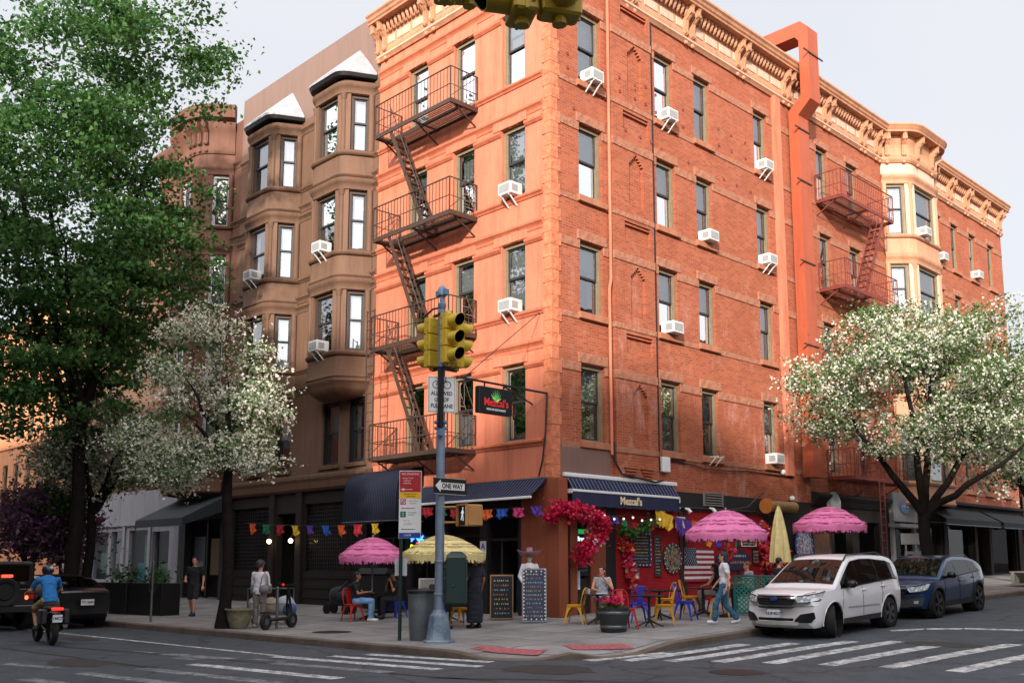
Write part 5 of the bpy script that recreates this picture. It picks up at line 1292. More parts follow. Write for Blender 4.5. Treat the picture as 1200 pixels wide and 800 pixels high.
# ------------------------------------------------------------------ cafe: chairs, tables, parasols
CY, CR, CBL = mat('chair_yellow', (206, 148, 22), .4, var=.12, scale=10), mat('chair_red', (176, 34, 24), .4, var=.12, scale=10), mat('chair_blue', (42, 56, 168), .4, var=.12, scale=10)
def chair_parts():
    P = {}
    s = MB(); s.bbox(-.18, .18, -.18, .18, .435, .46, .012); s.bbox(-.165, .165, -.165, .165, .4, .436, .004); P['seat'] = s.mesh('seat', 40)
    for i, (a, b) in enumerate(((-1, -1), (1, -1), (1, 1), (-1, 1))):
        l = MB()     # folded sheet leg: broad at the seat, narrow at the floor, splayed
        t = Vector((a * .15, b * .15, .44)); e = Vector((a * .225, b * .235, 0))
        for d in (Vector((a * -.1, 0, 0)), Vector((0, b * -.1, 0))):
            m_ = t * .5 + e * .5
            l.add([tuple(t), tuple(t + d * 1.0 + Vector((0, 0, -.01))), tuple(t * .72 + e * .28 + d * .5), tuple(m_ + d * .3), tuple(e + d * .22), tuple(e), tuple(m_)], [(0, 1, 2, 6), (6, 2, 3), (6, 3, 4, 5)])
        l.tube([tuple(t), tuple(e)], [.016, .013], 5)
        P[f'leg{i}'] = l.mesh('leg', 30)
    f = MB(); f.tube([(-.17, .16, .42), (-.19, .2, .62), (-.17, .245, .79), (-.09, .265, .85), (.09, .265, .85), (.17, .245, .79), (.19, .2, .62), (.17, .16, .42)], .013, 7); P['back_frame'] = f.mesh('back_frame', 60)
    b = MB(); n = 4
    for k in range(n):
        z0, z1 = .45 + .4 * k / n, .45 + .4 * (k + 1) / n; y0, y1 = .17 + .095 * (k / n) ** .8, .17 + .095 * ((k + 1) / n) ** .8
        b.add([(-.075, y0, z0), (0, y0 + .012, z0), (.075, y0, z0), (.075, y1, z1), (0, y1 + .012, z1), (-.075, y1, z1)], [(0, 1, 4, 5), (1, 2, 3, 4)])
    P['backrest'] = b.mesh('backrest', 60)
    return P
CP = chair_parts()
CPM = {}
def chair(x, y, rz, m, label, z=None, sc=1.0, back=True):
    t = thing('cafe_chair' if back else 'cafe_stool', label, 'chair' if back else 'stool', (x, y, walk(y) if z is None else z), rz, 'metal cafe chairs on the pavement')
    t.scale = (sc,) * 3
    for k, me in CP.items():
        if not back and k.startswith('back'): continue
        key = (k, m.name)
        if key not in CPM: c = me.copy(); c.name = me.name; c.materials.append(m); CPM[key] = c
        put(k.rstrip('0123'), CPM[key], None, t)
    return t
S_ = 1.04
chair(1.9, -1.2, R(-62), CY, 'yellow metal chair standing alone beside the chalkboard, seen from its side', sc=S_)
chair(-4.15, -3.6, R(88), CR, 'red metal chair under the woman in jeans by the pink umbrella', sc=S_)
chair(-4.0, -2.25, R(-80), CBL, 'blue metal stool under the drinker across from the woman in jeans', sc=S_, back=False)
chair(3.75, -1.55, R(65), CR, 'red metal chair right behind the black flower tub', sc=S_)
chair(3.0, -.1, R(-130), CBL, 'blue metal chair half hidden behind the red chair and black table', sc=S_)
chair(3.95, -.3, R(-55), CY, 'yellow metal chair facing the tub, at the near black table', sc=S_)
chair(2.6, 1.5, R(-35), CY, 'yellow metal chair against the red wall below the mosaic roundel', sc=S_)
chair(2.65, 2.55, R(115), CY, 'yellow metal chair with a bag on its back, below the striped flag', sc=S_)
chair(3.65, .95, R(105), CBL, 'blue metal chair turned with its back to the yellow ones', sc=S_)
chair(3.9, 2.1, R(-60), CY, 'yellow metal chair right in front of the walking woman', sc=S_)
chair(3.2, 3.0, R(20), CR, 'red metal chair under the seated person in a black vest', sc=S_)
chair(4.6, 3.6, R(-70), CY, 'yellow metal chair beside the green lattice panel, behind the walking woman', sc=S_)
chair(-.45, -2.9, R(-100), CY, 'low yellow stool between the waiter and the traffic light post', sc=.98, back=False)
chair(-1.0, -3.2, R(70), CBL, 'blue stool under the guest the waiter is serving', sc=.98, back=False)
def table(x, y, label, s=.7, rz=0, h=.74):
    t = thing('cafe_table', label, 'table', (x, y, walk(y)), rz, 'black cafe tables on the pavement')
    o = MB(); o.bbox(-s / 2, s / 2, -s / 2, s / 2, h - .03, h, .006); o.build('tabletop', BLACK, t)
    o = MB(); o.cyl((0, 0, .1), (0, 0, h - .03), .035, n=8); o.box(-.12, .12, -.12, .12, h - .05, h - .03); o.build('column', BLACK, t, 50)
    o = MB()
    for k in range(4):
        a = PI / 4 + k * QT; o.tube([(0, 0, .16), (.16 * math.cos(a), .16 * math.sin(a), .09), (.34 * math.cos(a), .34 * math.sin(a), 0.015)], [.03, .024, .018], 6)
    o.build('foot', BLACK, t, 50); return t
table(2.45, -1.0, 'black table in front of the woman in the grey dress', .7, R(40))
table(4.0, -.95, 'black table between the red chair and the yellow chair', .7, R(10))
table(3.0, .75, 'black table against the red wall under the painted menu', .8, R(0))
table(3.45, 2.0, 'black table beneath the pink parasol, in front of the person in a black vest', .75, R(20))
table(-4.25, -2.9, 'black table under the pink parasol between two guests', .65, R(0))
table(-1.35, -2.5, 'black table under the yellow parasol', .65, R(10))
for x, y, lab in ((-4.35, -3.0, 'white plate on the table between the two guests'),):
    o = MB(); o.lathe([(.001, 0), (.08, .0), (.12, .02), (.11, .022), (.001, .01)], n=16); tag(o.build('plate', WHITE, None, 60, loc=(x, y, walk(-2.9) + .742)), lab, 'plate')
o = MB(); o.lathe([(.001, 0), (.035, 0), (.04, .12), (.036, .12), (.03, .01)], n=10); tag(o.build('glass', plain('cup_glass', (170, 180, 180), .15), None, 60, loc=(2.3, -1.15, walk(-1) + .742)), 'drinking glass on the table of the woman in grey', 'glass')
o = MB(); o.bbox(-.13, .13, -.09, .09, 0, .015, .003); tag(o.build('menu_card', WHITE, None, loc=(2.68, -1.1, walk(-1) + .742), rz=.5), 'white card lying at the edge of the same table as the glass', 'menu')

TP = m_thatch('raffia_pink', (240, 146, 190), (224, 108, 166)); TY = m_thatch('raffia_cream', (238, 224, 168), (216, 194, 122))
def parasol(x, y, R_, zr, zt, m, label, drop=.2):
    t = thing('parasol', label, 'parasol', (x, y, walk(y)), 0, 'raffia parasols')
    g0 = walk(y); zr -= g0; zt -= g0
    c = MB(); n = 40; prof = []
    for k in range(11):
        u = k / 10; prof.append((R_ * u + .015, zr - drop * .25 + (zt - zr + drop * .25) * (1 - u ** 1.7)))
    prof += [(R_ * 1.01, zr - drop * .6), (R_ * 1.0, zr - drop)]
    rings = []
    for i, (r, z) in enumerate(prof):
        ring_ = []
        for k in range(n):
            a = 2 * PI * k / n; lobe = 1 - .045 * abs(math.sin(a * 4)) * (r / R_)
            zz = z + (.035 * (1 - abs(math.cos(a * 4))) * -1 * (r / R_) ** 2) + (rng.uniform(-.03, .02) if i >= len(prof) - 1 else 0)
            ring_.append((r * lobe * math.cos(a), r * lobe * math.sin(a), zz))
        rings.append(ring_)
    c.loft(rings, True); c.build('canopy', m, t, 50)
    f = MB()           # loose fringe strips
    for layer in range(6):
        rr = R_ * (.3 + .14 * layer); k = min(9, max(0, int(10 * (.2 + .14 * layer)))); zz = prof[k][1]; rr = prof[k][0] + .004
        for q in range(int(70 + 26 * layer)):
            a = rng.uniform(0, 2 * PI); w = .022; L = rng.uniform(.04, .1)
            x0, y0 = rr * math.cos(a), rr * math.sin(a); tx, ty = -math.sin(a) * w, math.cos(a) * w
            k2 = min(k + 1, 10); sl = (prof[k2][0] - prof[k][0], prof[k2][1] - prof[k][1]); s_ = L / max(.01, math.hypot(*sl)); ex = rr + sl[0] * s_ + .006; ez = zz + sl[1] * s_ + .008
            f.quad((x0 - tx, y0 - ty, zz + .004), (x0 + tx, y0 + ty, zz + .004), (ex * math.cos(a) + tx, ex * math.sin(a) + ty, ez), (ex * math.cos(a) - tx, ex * math.sin(a) - ty, ez))
    for q in range(230):
        a = rng.uniform(0, 2 * PI); rr = R_ * (1 - .045 * abs(math.sin(a * 4))) + .008; w = .014; L = rng.uniform(.05, .14); z0 = zr - drop + .05
        x0, y0 = rr * math.cos(a), rr * math.sin(a); tx, ty = -math.sin(a) * w, math.cos(a) * w
        f.quad((x0 - tx, y0 - ty, z0), (x0 + tx, y0 + ty, z0), (x0 + tx, y0 + ty, z0 - L), (x0 - tx, y0 - ty, z0 - L))
    f.build('fringe', m, t, recalc=False)
    p = MB(); p.cyl((0, 0, .05), (0, 0, zt + .03), .022, n=8); p.ball((0, 0, zt + .04), .03)
    for k in range(8): a = k * PI / 4; p.tube([(0, 0, zt - .1), (R_ * .5 * math.cos(a), R_ * .5 * math.sin(a), zr + (zt - zr) * .62), (R_ * .95 * math.cos(a), R_ * .95 * math.sin(a), zr - .02)], .008, 4)
    p.build('pole', GREYWOOD, t, 60)
    p = MB(); p.lathe([(.001, 0), (.24, 0), (.25, .05), (.05, .09), (.035, .3), (.001, .3)], n=16); p.build('base', BLACK, t, 50)
    return t
parasol(-4.45, -2.75, .96, 2.02, 2.5, TP, 'pink raffia parasol over the table by the brown house')
parasol(-.15, -3.75, 1.03, 2.04, 2.46, TY, 'open cream-yellow raffia parasol behind the traffic light post')
parasol(4.05, 2.25, 1.05, 2.58, 3.13, TP, 'large pink raffia parasol in front of the red wall')
parasol(4.2, 7.4, 1.07, 2.92, 3.42, TP, 'pink raffia parasol farther up, behind the white car')
cp = thing('closed_parasol', 'closed cream-yellow raffia parasol hanging folded between the two pink ones', 'parasol', (3.6, 5.6, walk(5.6)))
c = MB(); rings = []
for z, r in ((1.25, .27), (1.35, .275), (1.7, .24), (2.1, .19), (2.5, .12), (2.75, .06), (2.85, .02)):
    rings.append([(r * (1 + .14 * math.cos(8 * 2 * PI * k / 32)) * math.cos(2 * PI * k / 32), r * (1 + .14 * math.cos(8 * 2 * PI * k / 32)) * math.sin(2 * PI * k / 32), z) for k in range(32)])
c.loft(rings, True, True); c.build('canopy', TY, cp, 60)
c = MB(); c.cyl((0, 0, 0), (0, 0, 2.9), .025, n=8); c.lathe([(.001, 0), (.24, 0), (.25, .05), (.03, .1)], n=14); c.build('pole', GREYWOOD, cp, 50)

# black flower tub with red flowers
tb = thing('flower_tub', 'black wooden tub with red flowers at the pavement edge of the cafe', 'planter', (3.96, -2.2, sw(3.96, -2.2)))
o = MB(); o.lathe([(.001, .02), (.27, 0), (.29, .03), (.33, .3), (.36, .5), (.37, .54), (.33, .54), (.31, .4), (.001, .4)], n=20); o.build('tub', mat('tub_black', (34, 42, 42), .7, var=.3, scale=9), tb, 50)
o = MB(); o.lathe([(.305, .09), (.31, .1), (.316, .14), (.31, .15)], n=20); o.lathe([(.35, .4), (.356, .41), (.36, .45), (.352, .46)], n=20); o.build('hoop', STEEL, tb, 50)
FL = m_leaf('magenta_flower', [(206, 30, 88), (228, 52, 112), (176, 18, 66), (214, 40, 60)], .3); FO = m_leaf('orange_flower', [(226, 110, 30), (240, 150, 40), (200, 60, 30)], .3); FW = m_leaf('white_flower', [(226, 214, 214), (236, 228, 216), (230, 180, 190)], .3)
g_ = np.random.default_rng(3)
put('flowers', leaf_mesh('flowers', np.c_[g_.normal(0, .11, 130), g_.normal(0, .11, 130), .62 + np.abs(g_.normal(0, .1, 130))], .09, .3, 1), FL, tb)
put('foliage', leaf_mesh('foliage', np.c_[g_.normal(0, .12, 90), g_.normal(0, .12, 90), .52 + np.abs(g_.normal(0, .06, 90))], .1, .3, 2), GREEN, tb)

# paper-flower garlands round the window and on the red wall
def garland(label, path, n, spread, mixs, size=.13, seed=1):
    g = np.random.default_rng(seed); P = np.array(path, float); seg = np.linalg.norm(np.diff(P, axis=0), axis=1); cum = np.r_[0, np.cumsum(seg)]
    root = thing('flower_garland', label, 'garland', tuple(P.mean(0)), 0); ctr = P.mean(0)
    s = MB(); s.tube([tuple(p - ctr) for p in P], .02, 5); s.build('stem', plain('stem_green', (52, 72, 40)), root)
    for i, (m, fr, nm) in enumerate(mixs):
        k = int(n * fr); u = g.uniform(0, cum[-1], k)
        if nm != 'blossom': c = g.uniform(0, cum[-1], 5); u = np.clip(c[g.integers(0, 5, k)] + g.normal(0, .09, k), 0, cum[-1])
        C = np.stack([np.interp(u, cum, P[:, a]) for a in range(3)], 1) - ctr + g.normal(size=(k, 3)) * spread * (.6 + .5 * np.sin(u * 5)[:, None] ** 2)
        put(nm, leaf_mesh(nm, C, size, 0, seed + i, .9, .35), m, root)
    return root
garland('magenta bougainvillea garland arching over the corner window', [(.1, -.25, 3.0), (.45, -.1, 3.25), (.5, .5, 3.15), (.5, 1.1, 3.05), (.5, 1.6, 2.85), (.45, 1.5, 2.6), (.45, 1.1, 2.4), (.45, .8, 2.1), (.42, .65, 1.8)], 3000, .12, ((FL, .93, 'blossom'), (FW, .04, 'white_blossom'), (FO, .03, 'orange_blossom')), .1, 2)
garland('hanging magenta and orange flowers beside the painted menu', [(.12, 2.85, 2.45), (.15, 2.95, 2.1), (.15, 3.05, 1.75), (.15, 3.15, 1.35), (.12, 3.2, 1.0)], 360, .09, ((FL, .6, 'blossom'), (FO, .28, 'orange_blossom'), (FW, .12, 'white_blossom')), .14, 4)
garland('red and orange flower swag at the far end of the red wall', [(.15, 10.3, 3.0), (.2, 10.5, 2.4), (.3, 10.6, 1.9), (.35, 10.9, 1.4)], 620, .22, ((FL, .66, 'blossom'), (FO, .22, 'orange_blossom'), (FW, .12, 'white_blossom')), .17, 6)
garland('green leafy sprig hanging above the painted menu', [(.3, 2.5, 2.75), (.35, 3.0, 2.6), (.35, 3.5, 2.8), (.3, 4.0, 3.0)], 300, .09, ((GREEN, 1, 'blossom'),), .12, 8)
garland('red flower stems behind the black vest guest', [(.2, 7.6, 1.3), (.25, 7.9, 1.9), (.2, 8.2, 2.2)], 170, .1, ((FL, .8, 'blossom'), (FO, .2, 'orange_blossom')), .14, 9)
# ------------------------------------------------------------------ people
def V3(*a): return Vector(a)
BASE = dict(pel=(0, 0, .95), chest=(0, 0, 1.27), neck=(0, -.005, 1.49), head=(0, .02, 1.625), look=(0, 1, 0),
            shl=(-.18, 0, 1.42), shr=(.18, 0, 1.42), ell=(-.235, -.03, 1.13), elr=(.235, -.03, 1.13), wrl=(-.245, .05, .89), wrr=(.245, .05, .89),
            hil=(-.09, 0, .93), hir=(.09, 0, .93), knl=(-.1, .02, .5), knr=(.1, .02, .5), anl=(-.1, -.02, .09), anr=(.1, -.02, .09), tol=(-.11, .15, .03), tor=(.11, .15, .03))
def sitting(seat=.46, spread=.1, back=-.02):
    dz = seat + .1
    return dict(pel=(0, 0, dz), chest=(0, back * 1.5 + .02, dz + .32), neck=(0, back + .02, dz + .54), head=(0, back + .05, dz + .675),
                shl=(-.18, back, dz + .47), shr=(.18, back, dz + .47), ell=(-.22, .05, dz + .2), elr=(.22, .05, dz + .2), wrl=(-.14, .3, dz + .2), wrr=(.14, .3, dz + .2),
                hil=(-.09, 0, dz - .01), hir=(.09, 0, dz - .01), knl=(-spread, .43, dz + .0), knr=(spread, .43, dz + .0), anl=(-spread, .42, .09), anr=(spread, .42, .09), tol=(-spread, .58, .03), tor=(spread, .58, .03))
def capsule(mb, p, q, r0, r1, n=10):
    p, q = Vector(p), Vector(q); d = q - p; L = d.length
    if L < 1e-5: mb.ball(p, r0); return
    u = d / L; P = []; Rr = []
    for t in (-1, -.7, -.35): P.append(p + u * r0 * t); Rr.append(r0 * math.sqrt(max(.0004, 1 - t * t)))
    for t in (0, .5, 1): P.append(p + d * t); Rr.append(r0 + (r1 - r0) * t)
    for t in (.35, .7, 1): P.append(q + u * r1 * t); Rr.append(r1 * math.sqrt(max(.0004, 1 - t * t)))
    mb.tube([tuple(v) for v in P], Rr, n)
def remeshed(mb, vox, sm=3, fold=0):
    me = mb.mesh('tmp'); me = modmesh(me, [('REMESH', dict(mode='VOXEL', voxel_size=vox)), ('SMOOTH', dict(iterations=sm, factor=.5))])
    if fold:           # creases that run across the cloth
        for v in me.vertices:
            p = v.co; k = mnoise.noise(Vector((p.x * 7, p.y * 7, p.z * 13 + fold))) + .6 * mnoise.noise(Vector((p.x * 16, p.y * 16, p.z * 24 + fold))); v.co = p + v.normal * (k * .014)
    me.shade_smooth(); return me
def human(label, loc, rz, pose=None, h=1.0, top=None, sleeve='short', bottom='pants', bmat=None, shoe=None, skin=None, hair=HAIRB, hstyle='short', bare_mid=False, extra=None, g=1.0):
    J = {k: Vector(v) for k, v in {**BASE, **(pose or {})}.items()}; skin = skin or SKIN
    t = thing('person', label, 'person', loc, rz); t.scale = (h,) * 3
    b = MB()
    def trunk(mb, e):
        p, c, n = J['pel'], J['chest'], J['neck']
        up = (c - p).normalized(); side = (J['shr'] - J['shl']).normalized(); fwd = up.cross(side) * -1
        M = Matrix((side, fwd, up)).transposed().to_3x3()
        secs = ((-.08, .13, .1), (0, .155 * g, .11), (.1, .145 * g, .105), (.2, .128 * g, .1), (.32, .145, .112), (.43, .165, .11), (.5, .15, .085), (.56, .085, .06))
        L = (n - p).length / .56; rings = []
        for z, rx, ry in secs:
            zz = z * L; ctr = p + (c - p) * min(1, zz / .32) if zz <= .32 else c + (n - c) * ((zz - .32) / .24)
            rings.append([tuple(ctr + M @ V3((rx + e) * math.cos(a), (ry + e) * math.sin(a) + .01, 0)) for a in (2 * PI * k / 16 for k in range(16))])
        mb.loft(rings, True, True); return M
    M = trunk(b, 0)
    look = J['look'].normalized(); Hm = Matrix((look.cross(V3(0, 0, 1)).normalized(), look, look.cross(V3(0, 0, 1)).normalized().cross(look))).transposed().to_3x3()
    hd = J['head']; Hw = lambda x, y, z: tuple(hd + Hm @ V3(x, y, z))
    capsule(b, J['neck'] - V3(0, 0, .04), hd - V3(0, 0, .05), .056, .05)
    b.ball(hd + Hm @ V3(0, -.012, .035), .076, .094, .092, 14, 9, Hm); b.ball(hd + Hm @ V3(0, .014, -.035), .058, .07, .078, 12, 8, Hm)
    b.ball(hd + Hm @ V3(0, .087, -.012), .013, .02, .026, 8, 6, Hm); b.ball(hd + Hm @ V3(0, .07, -.085), .026, .022, .02, 8, 6, Hm)
    for s in (-1, 1): b.ball(hd + Hm @ V3(.078 * s, -.01, 0), .012, .022, .034, 8, 6, Hm)
    for s in 'lr':
        capsule(b, J['sh' + s], J['el' + s], .05, .038); capsule(b, J['el' + s], J['wr' + s], .038, .026)
        capsule(b, J['hi' + s], J['kn' + s], .085 * g, .056); capsule(b, J['kn' + s], J['an' + s], .054, .036)
        capsule(b, J['an' + s] - V3(0, 0, .03), J['to' + s], .04, .03)
    body = remeshed(b, .013, 2)
    hands = MB()
    for s in 'lr':         # palm, four fingers and a thumb
        w = J['wr' + s]; d = (w - J['el' + s]).normalized(); sd = 1 if s == 'l' else -1
        a = d.cross(V3(0, 0, 1)); a = a.normalized() if a.length > .1 else V3(1, 0, 0); nrm = a.cross(d).normalized(); a = nrm.cross(d) if abs(d.z) > .6 else a
        M3 = Matrix((a, nrm, d)).transposed().to_3x3()
        hands.ball(w + d * .05, .04, .018, .055, 8, 6, M3)
        for k, L in enumerate((.062, .072, .066, .05)):
            o = w + d * .09 + a * (.026 - .0175 * k); cu = -nrm * (.014 + .01 * k)
            hands.tube([tuple(o - d * .012), tuple(o + d * L * .5 + cu * .3), tuple(o + d * L * .85 + cu)], [.0095, .009, .007], 6)
        hands.tube([tuple(w + d * .03 + a * .03), tuple(w + d * .06 + a * .055 - nrm * .01), tuple(w + d * .085 + a * .058 - nrm * .018)], [.012, .01, .008], 6)
    hm = hands.mesh('hand', 180); bm = bmesh.new(); bm.from_mesh(body); bm.from_mesh(hm); bm.to_mesh(body); bm.free(); body.shade_smooth(); body.name = 'body'
    put('body', body, skin, t)
    f = MB()
    for s in (-1, 1): f.ball(Hw(.03 * s, .078, .012), .012, .006, .007, 6, 4, Hm)
    for s in (-1, 1): f.bar(Hw(.016 * s, .084, .03), Hw(.045 * s, .078, .03), .004, .006)
    f.build('eyes', HAIRB, t)
    f = MB(); f.ball(Hw(0, .081, -.055), .024, .008, .008, 8, 4, Hm); f.build('mouth', plain('lips', (150, 78, 74)), t)
    if top is not None:
        c = MB(); trunk(c, .018)
        L = {'none': .12, 'short': .55, 'long': 1.0}[sleeve]
        for s in 'lr':
            if sleeve == 'none': c.ball(J['sh' + s] * .92 + J['neck'] * .08, .062); continue
            capsule(c, J['sh' + s], J['sh' + s].lerp(J['el' + s], min(1, L * 1.1)), .07, .062 if L < 1 else .055)
            if L >= 1: capsule(c, J['el' + s], J['el' + s].lerp(J['wr' + s], .92), .055, .042)
        me = remeshed(c, .016, 3, 1 + len(label)); me.name = 'shirt'
        bm = bmesh.new(); bm.from_mesh(me); n = J['neck']; up = (J['neck'] - J['chest']).normalized()
        lim = (n - V3(0, 0, .0)).dot(up)
        bmesh.ops.delete(bm, geom=[v for v in bm.verts if v.co.dot(up) > lim + .0], context='VERTS'); bm.to_mesh(me); bm.free()
        put('shirt', me, top, t)
    if bottom in ('pants', 'shorts'):
        c = MB(); end = .97 if bottom == 'pants' else .0
        p = J['pel']; c.ball(p + V3(0, 0, .0), .168 * g, .128, .12, 14, 8)
        for s in 'lr':
            capsule(c, J['hi' + s], J['kn' + s] if bottom == 'pants' else J['hi' + s].lerp(J['kn' + s], .85), .105 * g, .075 if bottom == 'pants' else .095)
            if bottom == 'pants': capsule(c, J['kn' + s], J['kn' + s].lerp(J['an' + s], .93), .074, .075 if (extra or {}).get('wide') else .055)
        me = remeshed(c, .017, 3, 2 + len(label)); me.name = 'trousers'; put('trousers', me, bmat, t)
    elif bottom in ('skirt', 'apron'):
        c = MB(); p = J['pel']; ks = (J['knl'] + J['knr']) / 2
        if bottom == 'apron':
            c.lathe([(.001, .14), (.15, .14), (.175, 0), (.2, -.3), (.22, -.62), (.21, -.82), (.001, -.82)], tuple(p), 16, sy=.8)
        else:
            for s in 'lr': capsule(c, J['hi' + s], J['hi' + s].lerp(J['kn' + s], .9), .125, .11)
            c.ball(p, .18, .15, .13, 12, 7); c.ball((p + ks) / 2, .17, .2, .1, 12, 7); c.ball(ks - V3(0, .05, .06), .19, .1, .12, 12, 7)
        me = remeshed(c, .02, 3, 3 + len(label)); me.name = 'skirt'; put('skirt', me, bmat, t)
    if shoe is not None:
        for s in 'lr':
            c = MB(); a, o = J['an' + s], J['to' + s]; capsule(c, V3(a.x - (o.x - a.x) * .25, a.y - (o.y - a.y) * .25, a.z - .035), o + V3(0, 0, .008), .05, .042); c.ball((a.x, a.y, a.z), .05, .055, .05)
            me = remeshed(c, .014, 2); me.name = 'shoe'; put('shoe', me, shoe, t)
    if hair is not None:
        c = MB(); c.ball(Hw(0, -.024, .05), .088, .1, .094, 14, 9, Hm)
        if hstyle == 'long':
            capsule(c, Hw(0, -.07, .04), Hw(0, -.1, -.14), .08, .07); capsule(c, Hw(0, -.1, -.12), Hw(.02, -.1, -.36), .075, .04); capsule(c, Hw(.06, -.04, .02), Hw(.07, -.03, -.22), .035, .03); capsule(c, Hw(-.06, -.04, .02), Hw(-.07, -.04, -.2), .032, .025)
        elif hstyle == 'bob': capsule(c, Hw(0, -.06, .03), Hw(0, -.07, -.1), .085, .075)
        elif hstyle == 'curly':
            for k in range(46):
                a = rng.uniform(0, 2 * PI); e_ = rng.uniform(-.4, 1.4); v = V3(.1 * math.cos(a) * math.cos(e_), -.035 + .105 * math.sin(a) * math.cos(e_), .04 + .11 * math.sin(e_))
                if v.y > .045 and v.z < .08: continue
                c.ball(Hw(*v), .035)
        elif hstyle == 'bun': c.ball(Hw(0, -.1, .08), .045)
        me = remeshed(c, .013, 1); bm = bmesh.new(); bm.from_mesh(me)
        kill = [v for v in bm.verts if (Hm.transposed() @ (v.co - hd)).y > .052 and (Hm.transposed() @ (v.co - hd)).z < .075]
        bmesh.ops.delete(bm, geom=kill, context='VERTS'); bm.to_mesh(me); bm.free(); me.name = 'hair'; put('hair', me, hair, t)
    t['J'] = 0; del t['J']
    return t, J
BLK = mat('cloth_black', (26, 27, 30), .9, var=.15); DENIM = mat('denim', (52, 92, 122), .9, var=.25, scale=9, bump=.2); DENIML = mat('denim_light', (116, 152, 196), .9, var=.2, scale=9); WTOP = mat('cloth_white', (212, 208, 214), .9, var=.06)
GREYD = mat('cloth_grey', (156, 158, 168), .9, var=.1); PANTS = mat('cloth_grey_brown', (118, 110, 108), .9, var=.12); SHOEW = mat('shoe_white', (214, 212, 210), .6); SHOEB = plain('shoe_black', (22, 22, 24)); BLUET = mat('shirt_blue', (28, 104, 164), .9, var=.12); KHAKI = mat('khaki', (142, 120, 88), .9, var=.25, scale=14)
TO_CAM = lambda x, y: math.atan2(-19.6 - y, 18.6 - x)
def face(dx, dy): return math.atan2(dy, dx) - QT       # rz so that local +y points along (dx, dy)

# woman walking left past the white car
x, y = 5.15, .45
t, J = human('woman walking in a white top and wide blue jeans, long black hair, phone in hand', (x, y, walk(y)), face(-.75, -.62), dict(
    anl=(-.08, .27, .1), knl=(-.09, .22, .52), tol=(-.08, .42, .05), anr=(.1, -.3, .13), knr=(.1, .0, .5), tor=(.11, -.17, .035), pel=(0, 0, .93), hil=(-.09, 0, .91), hir=(.09, 0, .91),
    ell=(-.25, -.1, 1.14), wrl=(-.28, -.02, .9), elr=(.26, .02, 1.14), wrr=(.25, .2, .94), look=(.1, 1, -.05)), .965, WTOP, 'short', 'pants', DENIM, SHOEW, hstyle='long', extra=dict(wide=1))
o = MB(); o.bbox(-.035, .035, -.006, .006, -.07, .07, .004); tag(o.build('phone', SHOEW, None, loc=t.matrix_basis @ Vector((-.285, .04, .8)), rz=t.rotation_euler.z), 'white phone held by the walking woman', 'phone')
# woman seen from behind by the blossom tree
x, y = -4.2, -6.45
t, J = human('woman seen from behind in a loose white top and grey trousers, dark curly hair', (x, y, sw(x, y)), face(-.55, .83), dict(ell=(-.23, .05, 1.13), wrl=(-.15, .22, 1.02), elr=(.24, .05, 1.13), wrr=(.16, .22, 1.05), anr=(.12, .05, .09), tor=(.14, .2, .03)), .95, WTOP, 'long', 'pants', PANTS, plain('shoe_tan', (176, 160, 140)), hair=HAIRG, hstyle='curly', extra=dict(wide=1), g=1.12)
o = MB(); o.ball((0, 0, 0), .13, .06, .11, 12, 8); o.tube([(-.1, 0, .05), (-.07, .03, .3), (.0, .05, .42), (.07, .03, .3), (.1, 0, .05)], .012, 5); tag(o.build('handbag', plain('bag_grey', (112, 108, 114), .6), None, 60, loc=t.matrix_basis @ Vector((.2, -.15, 1.02)), rz=t.rotation_euler.z + .3), 'soft grey bag on the shoulder of the woman seen from behind', 'bag')
# man in black coming along the pavement
x, y = -10.3, -5.2
human('man in a black T-shirt and black shorts walking past the tree', (x, y, walk(y)), face(.62, -.6), dict(anl=(-.08, .2, .1), knl=(-.09, .18, .52), tol=(-.08, .35, .05), anr=(.1, -.2, .12), knr=(.1, .03, .5), tor=(.11, -.06, .035), elr=(.27, -.02, 1.15), wrr=(.2, .18, 1.08), ell=(-.26, -.06, 1.14), wrl=(-.27, .04, .9)), 1.03, BLK, 'short', 'shorts', BLK, plain('shoe_dark_blue', (40, 48, 70)), skin=SKIN, hair=HAIRB)
# woman in jeans on the red chair
x, y = -4.12, -3.52
human('woman in a black top and light jeans sitting on the red chair, side on', (x, y, walk(y)), face(.75, .66), {**sitting(.46), 'ell': (-.2, .12, .78), 'wrl': (-.1, .34, .79), 'elr': (.23, .1, .76), 'wrr': (.12, .34, .8)}, 1.0, BLK, 'short', 'pants', DENIML, SHOEW, skin=SKIN2, hstyle='bob')
x, y = -4.0, -2.3
human('guest in black on the blue stool, both hands raised to the face', (x, y, walk(y)), face(-.2, -.95), {**sitting(.45), 'ell': (-.25, .16, .78), 'wrl': (-.1, .17, 1.04), 'elr': (.25, .16, .78), 'wrr': (.1, .17, 1.04)}, .98, BLK, 'short', 'pants', BLK, SHOEB, skin=SKIN2, hstyle='bob')
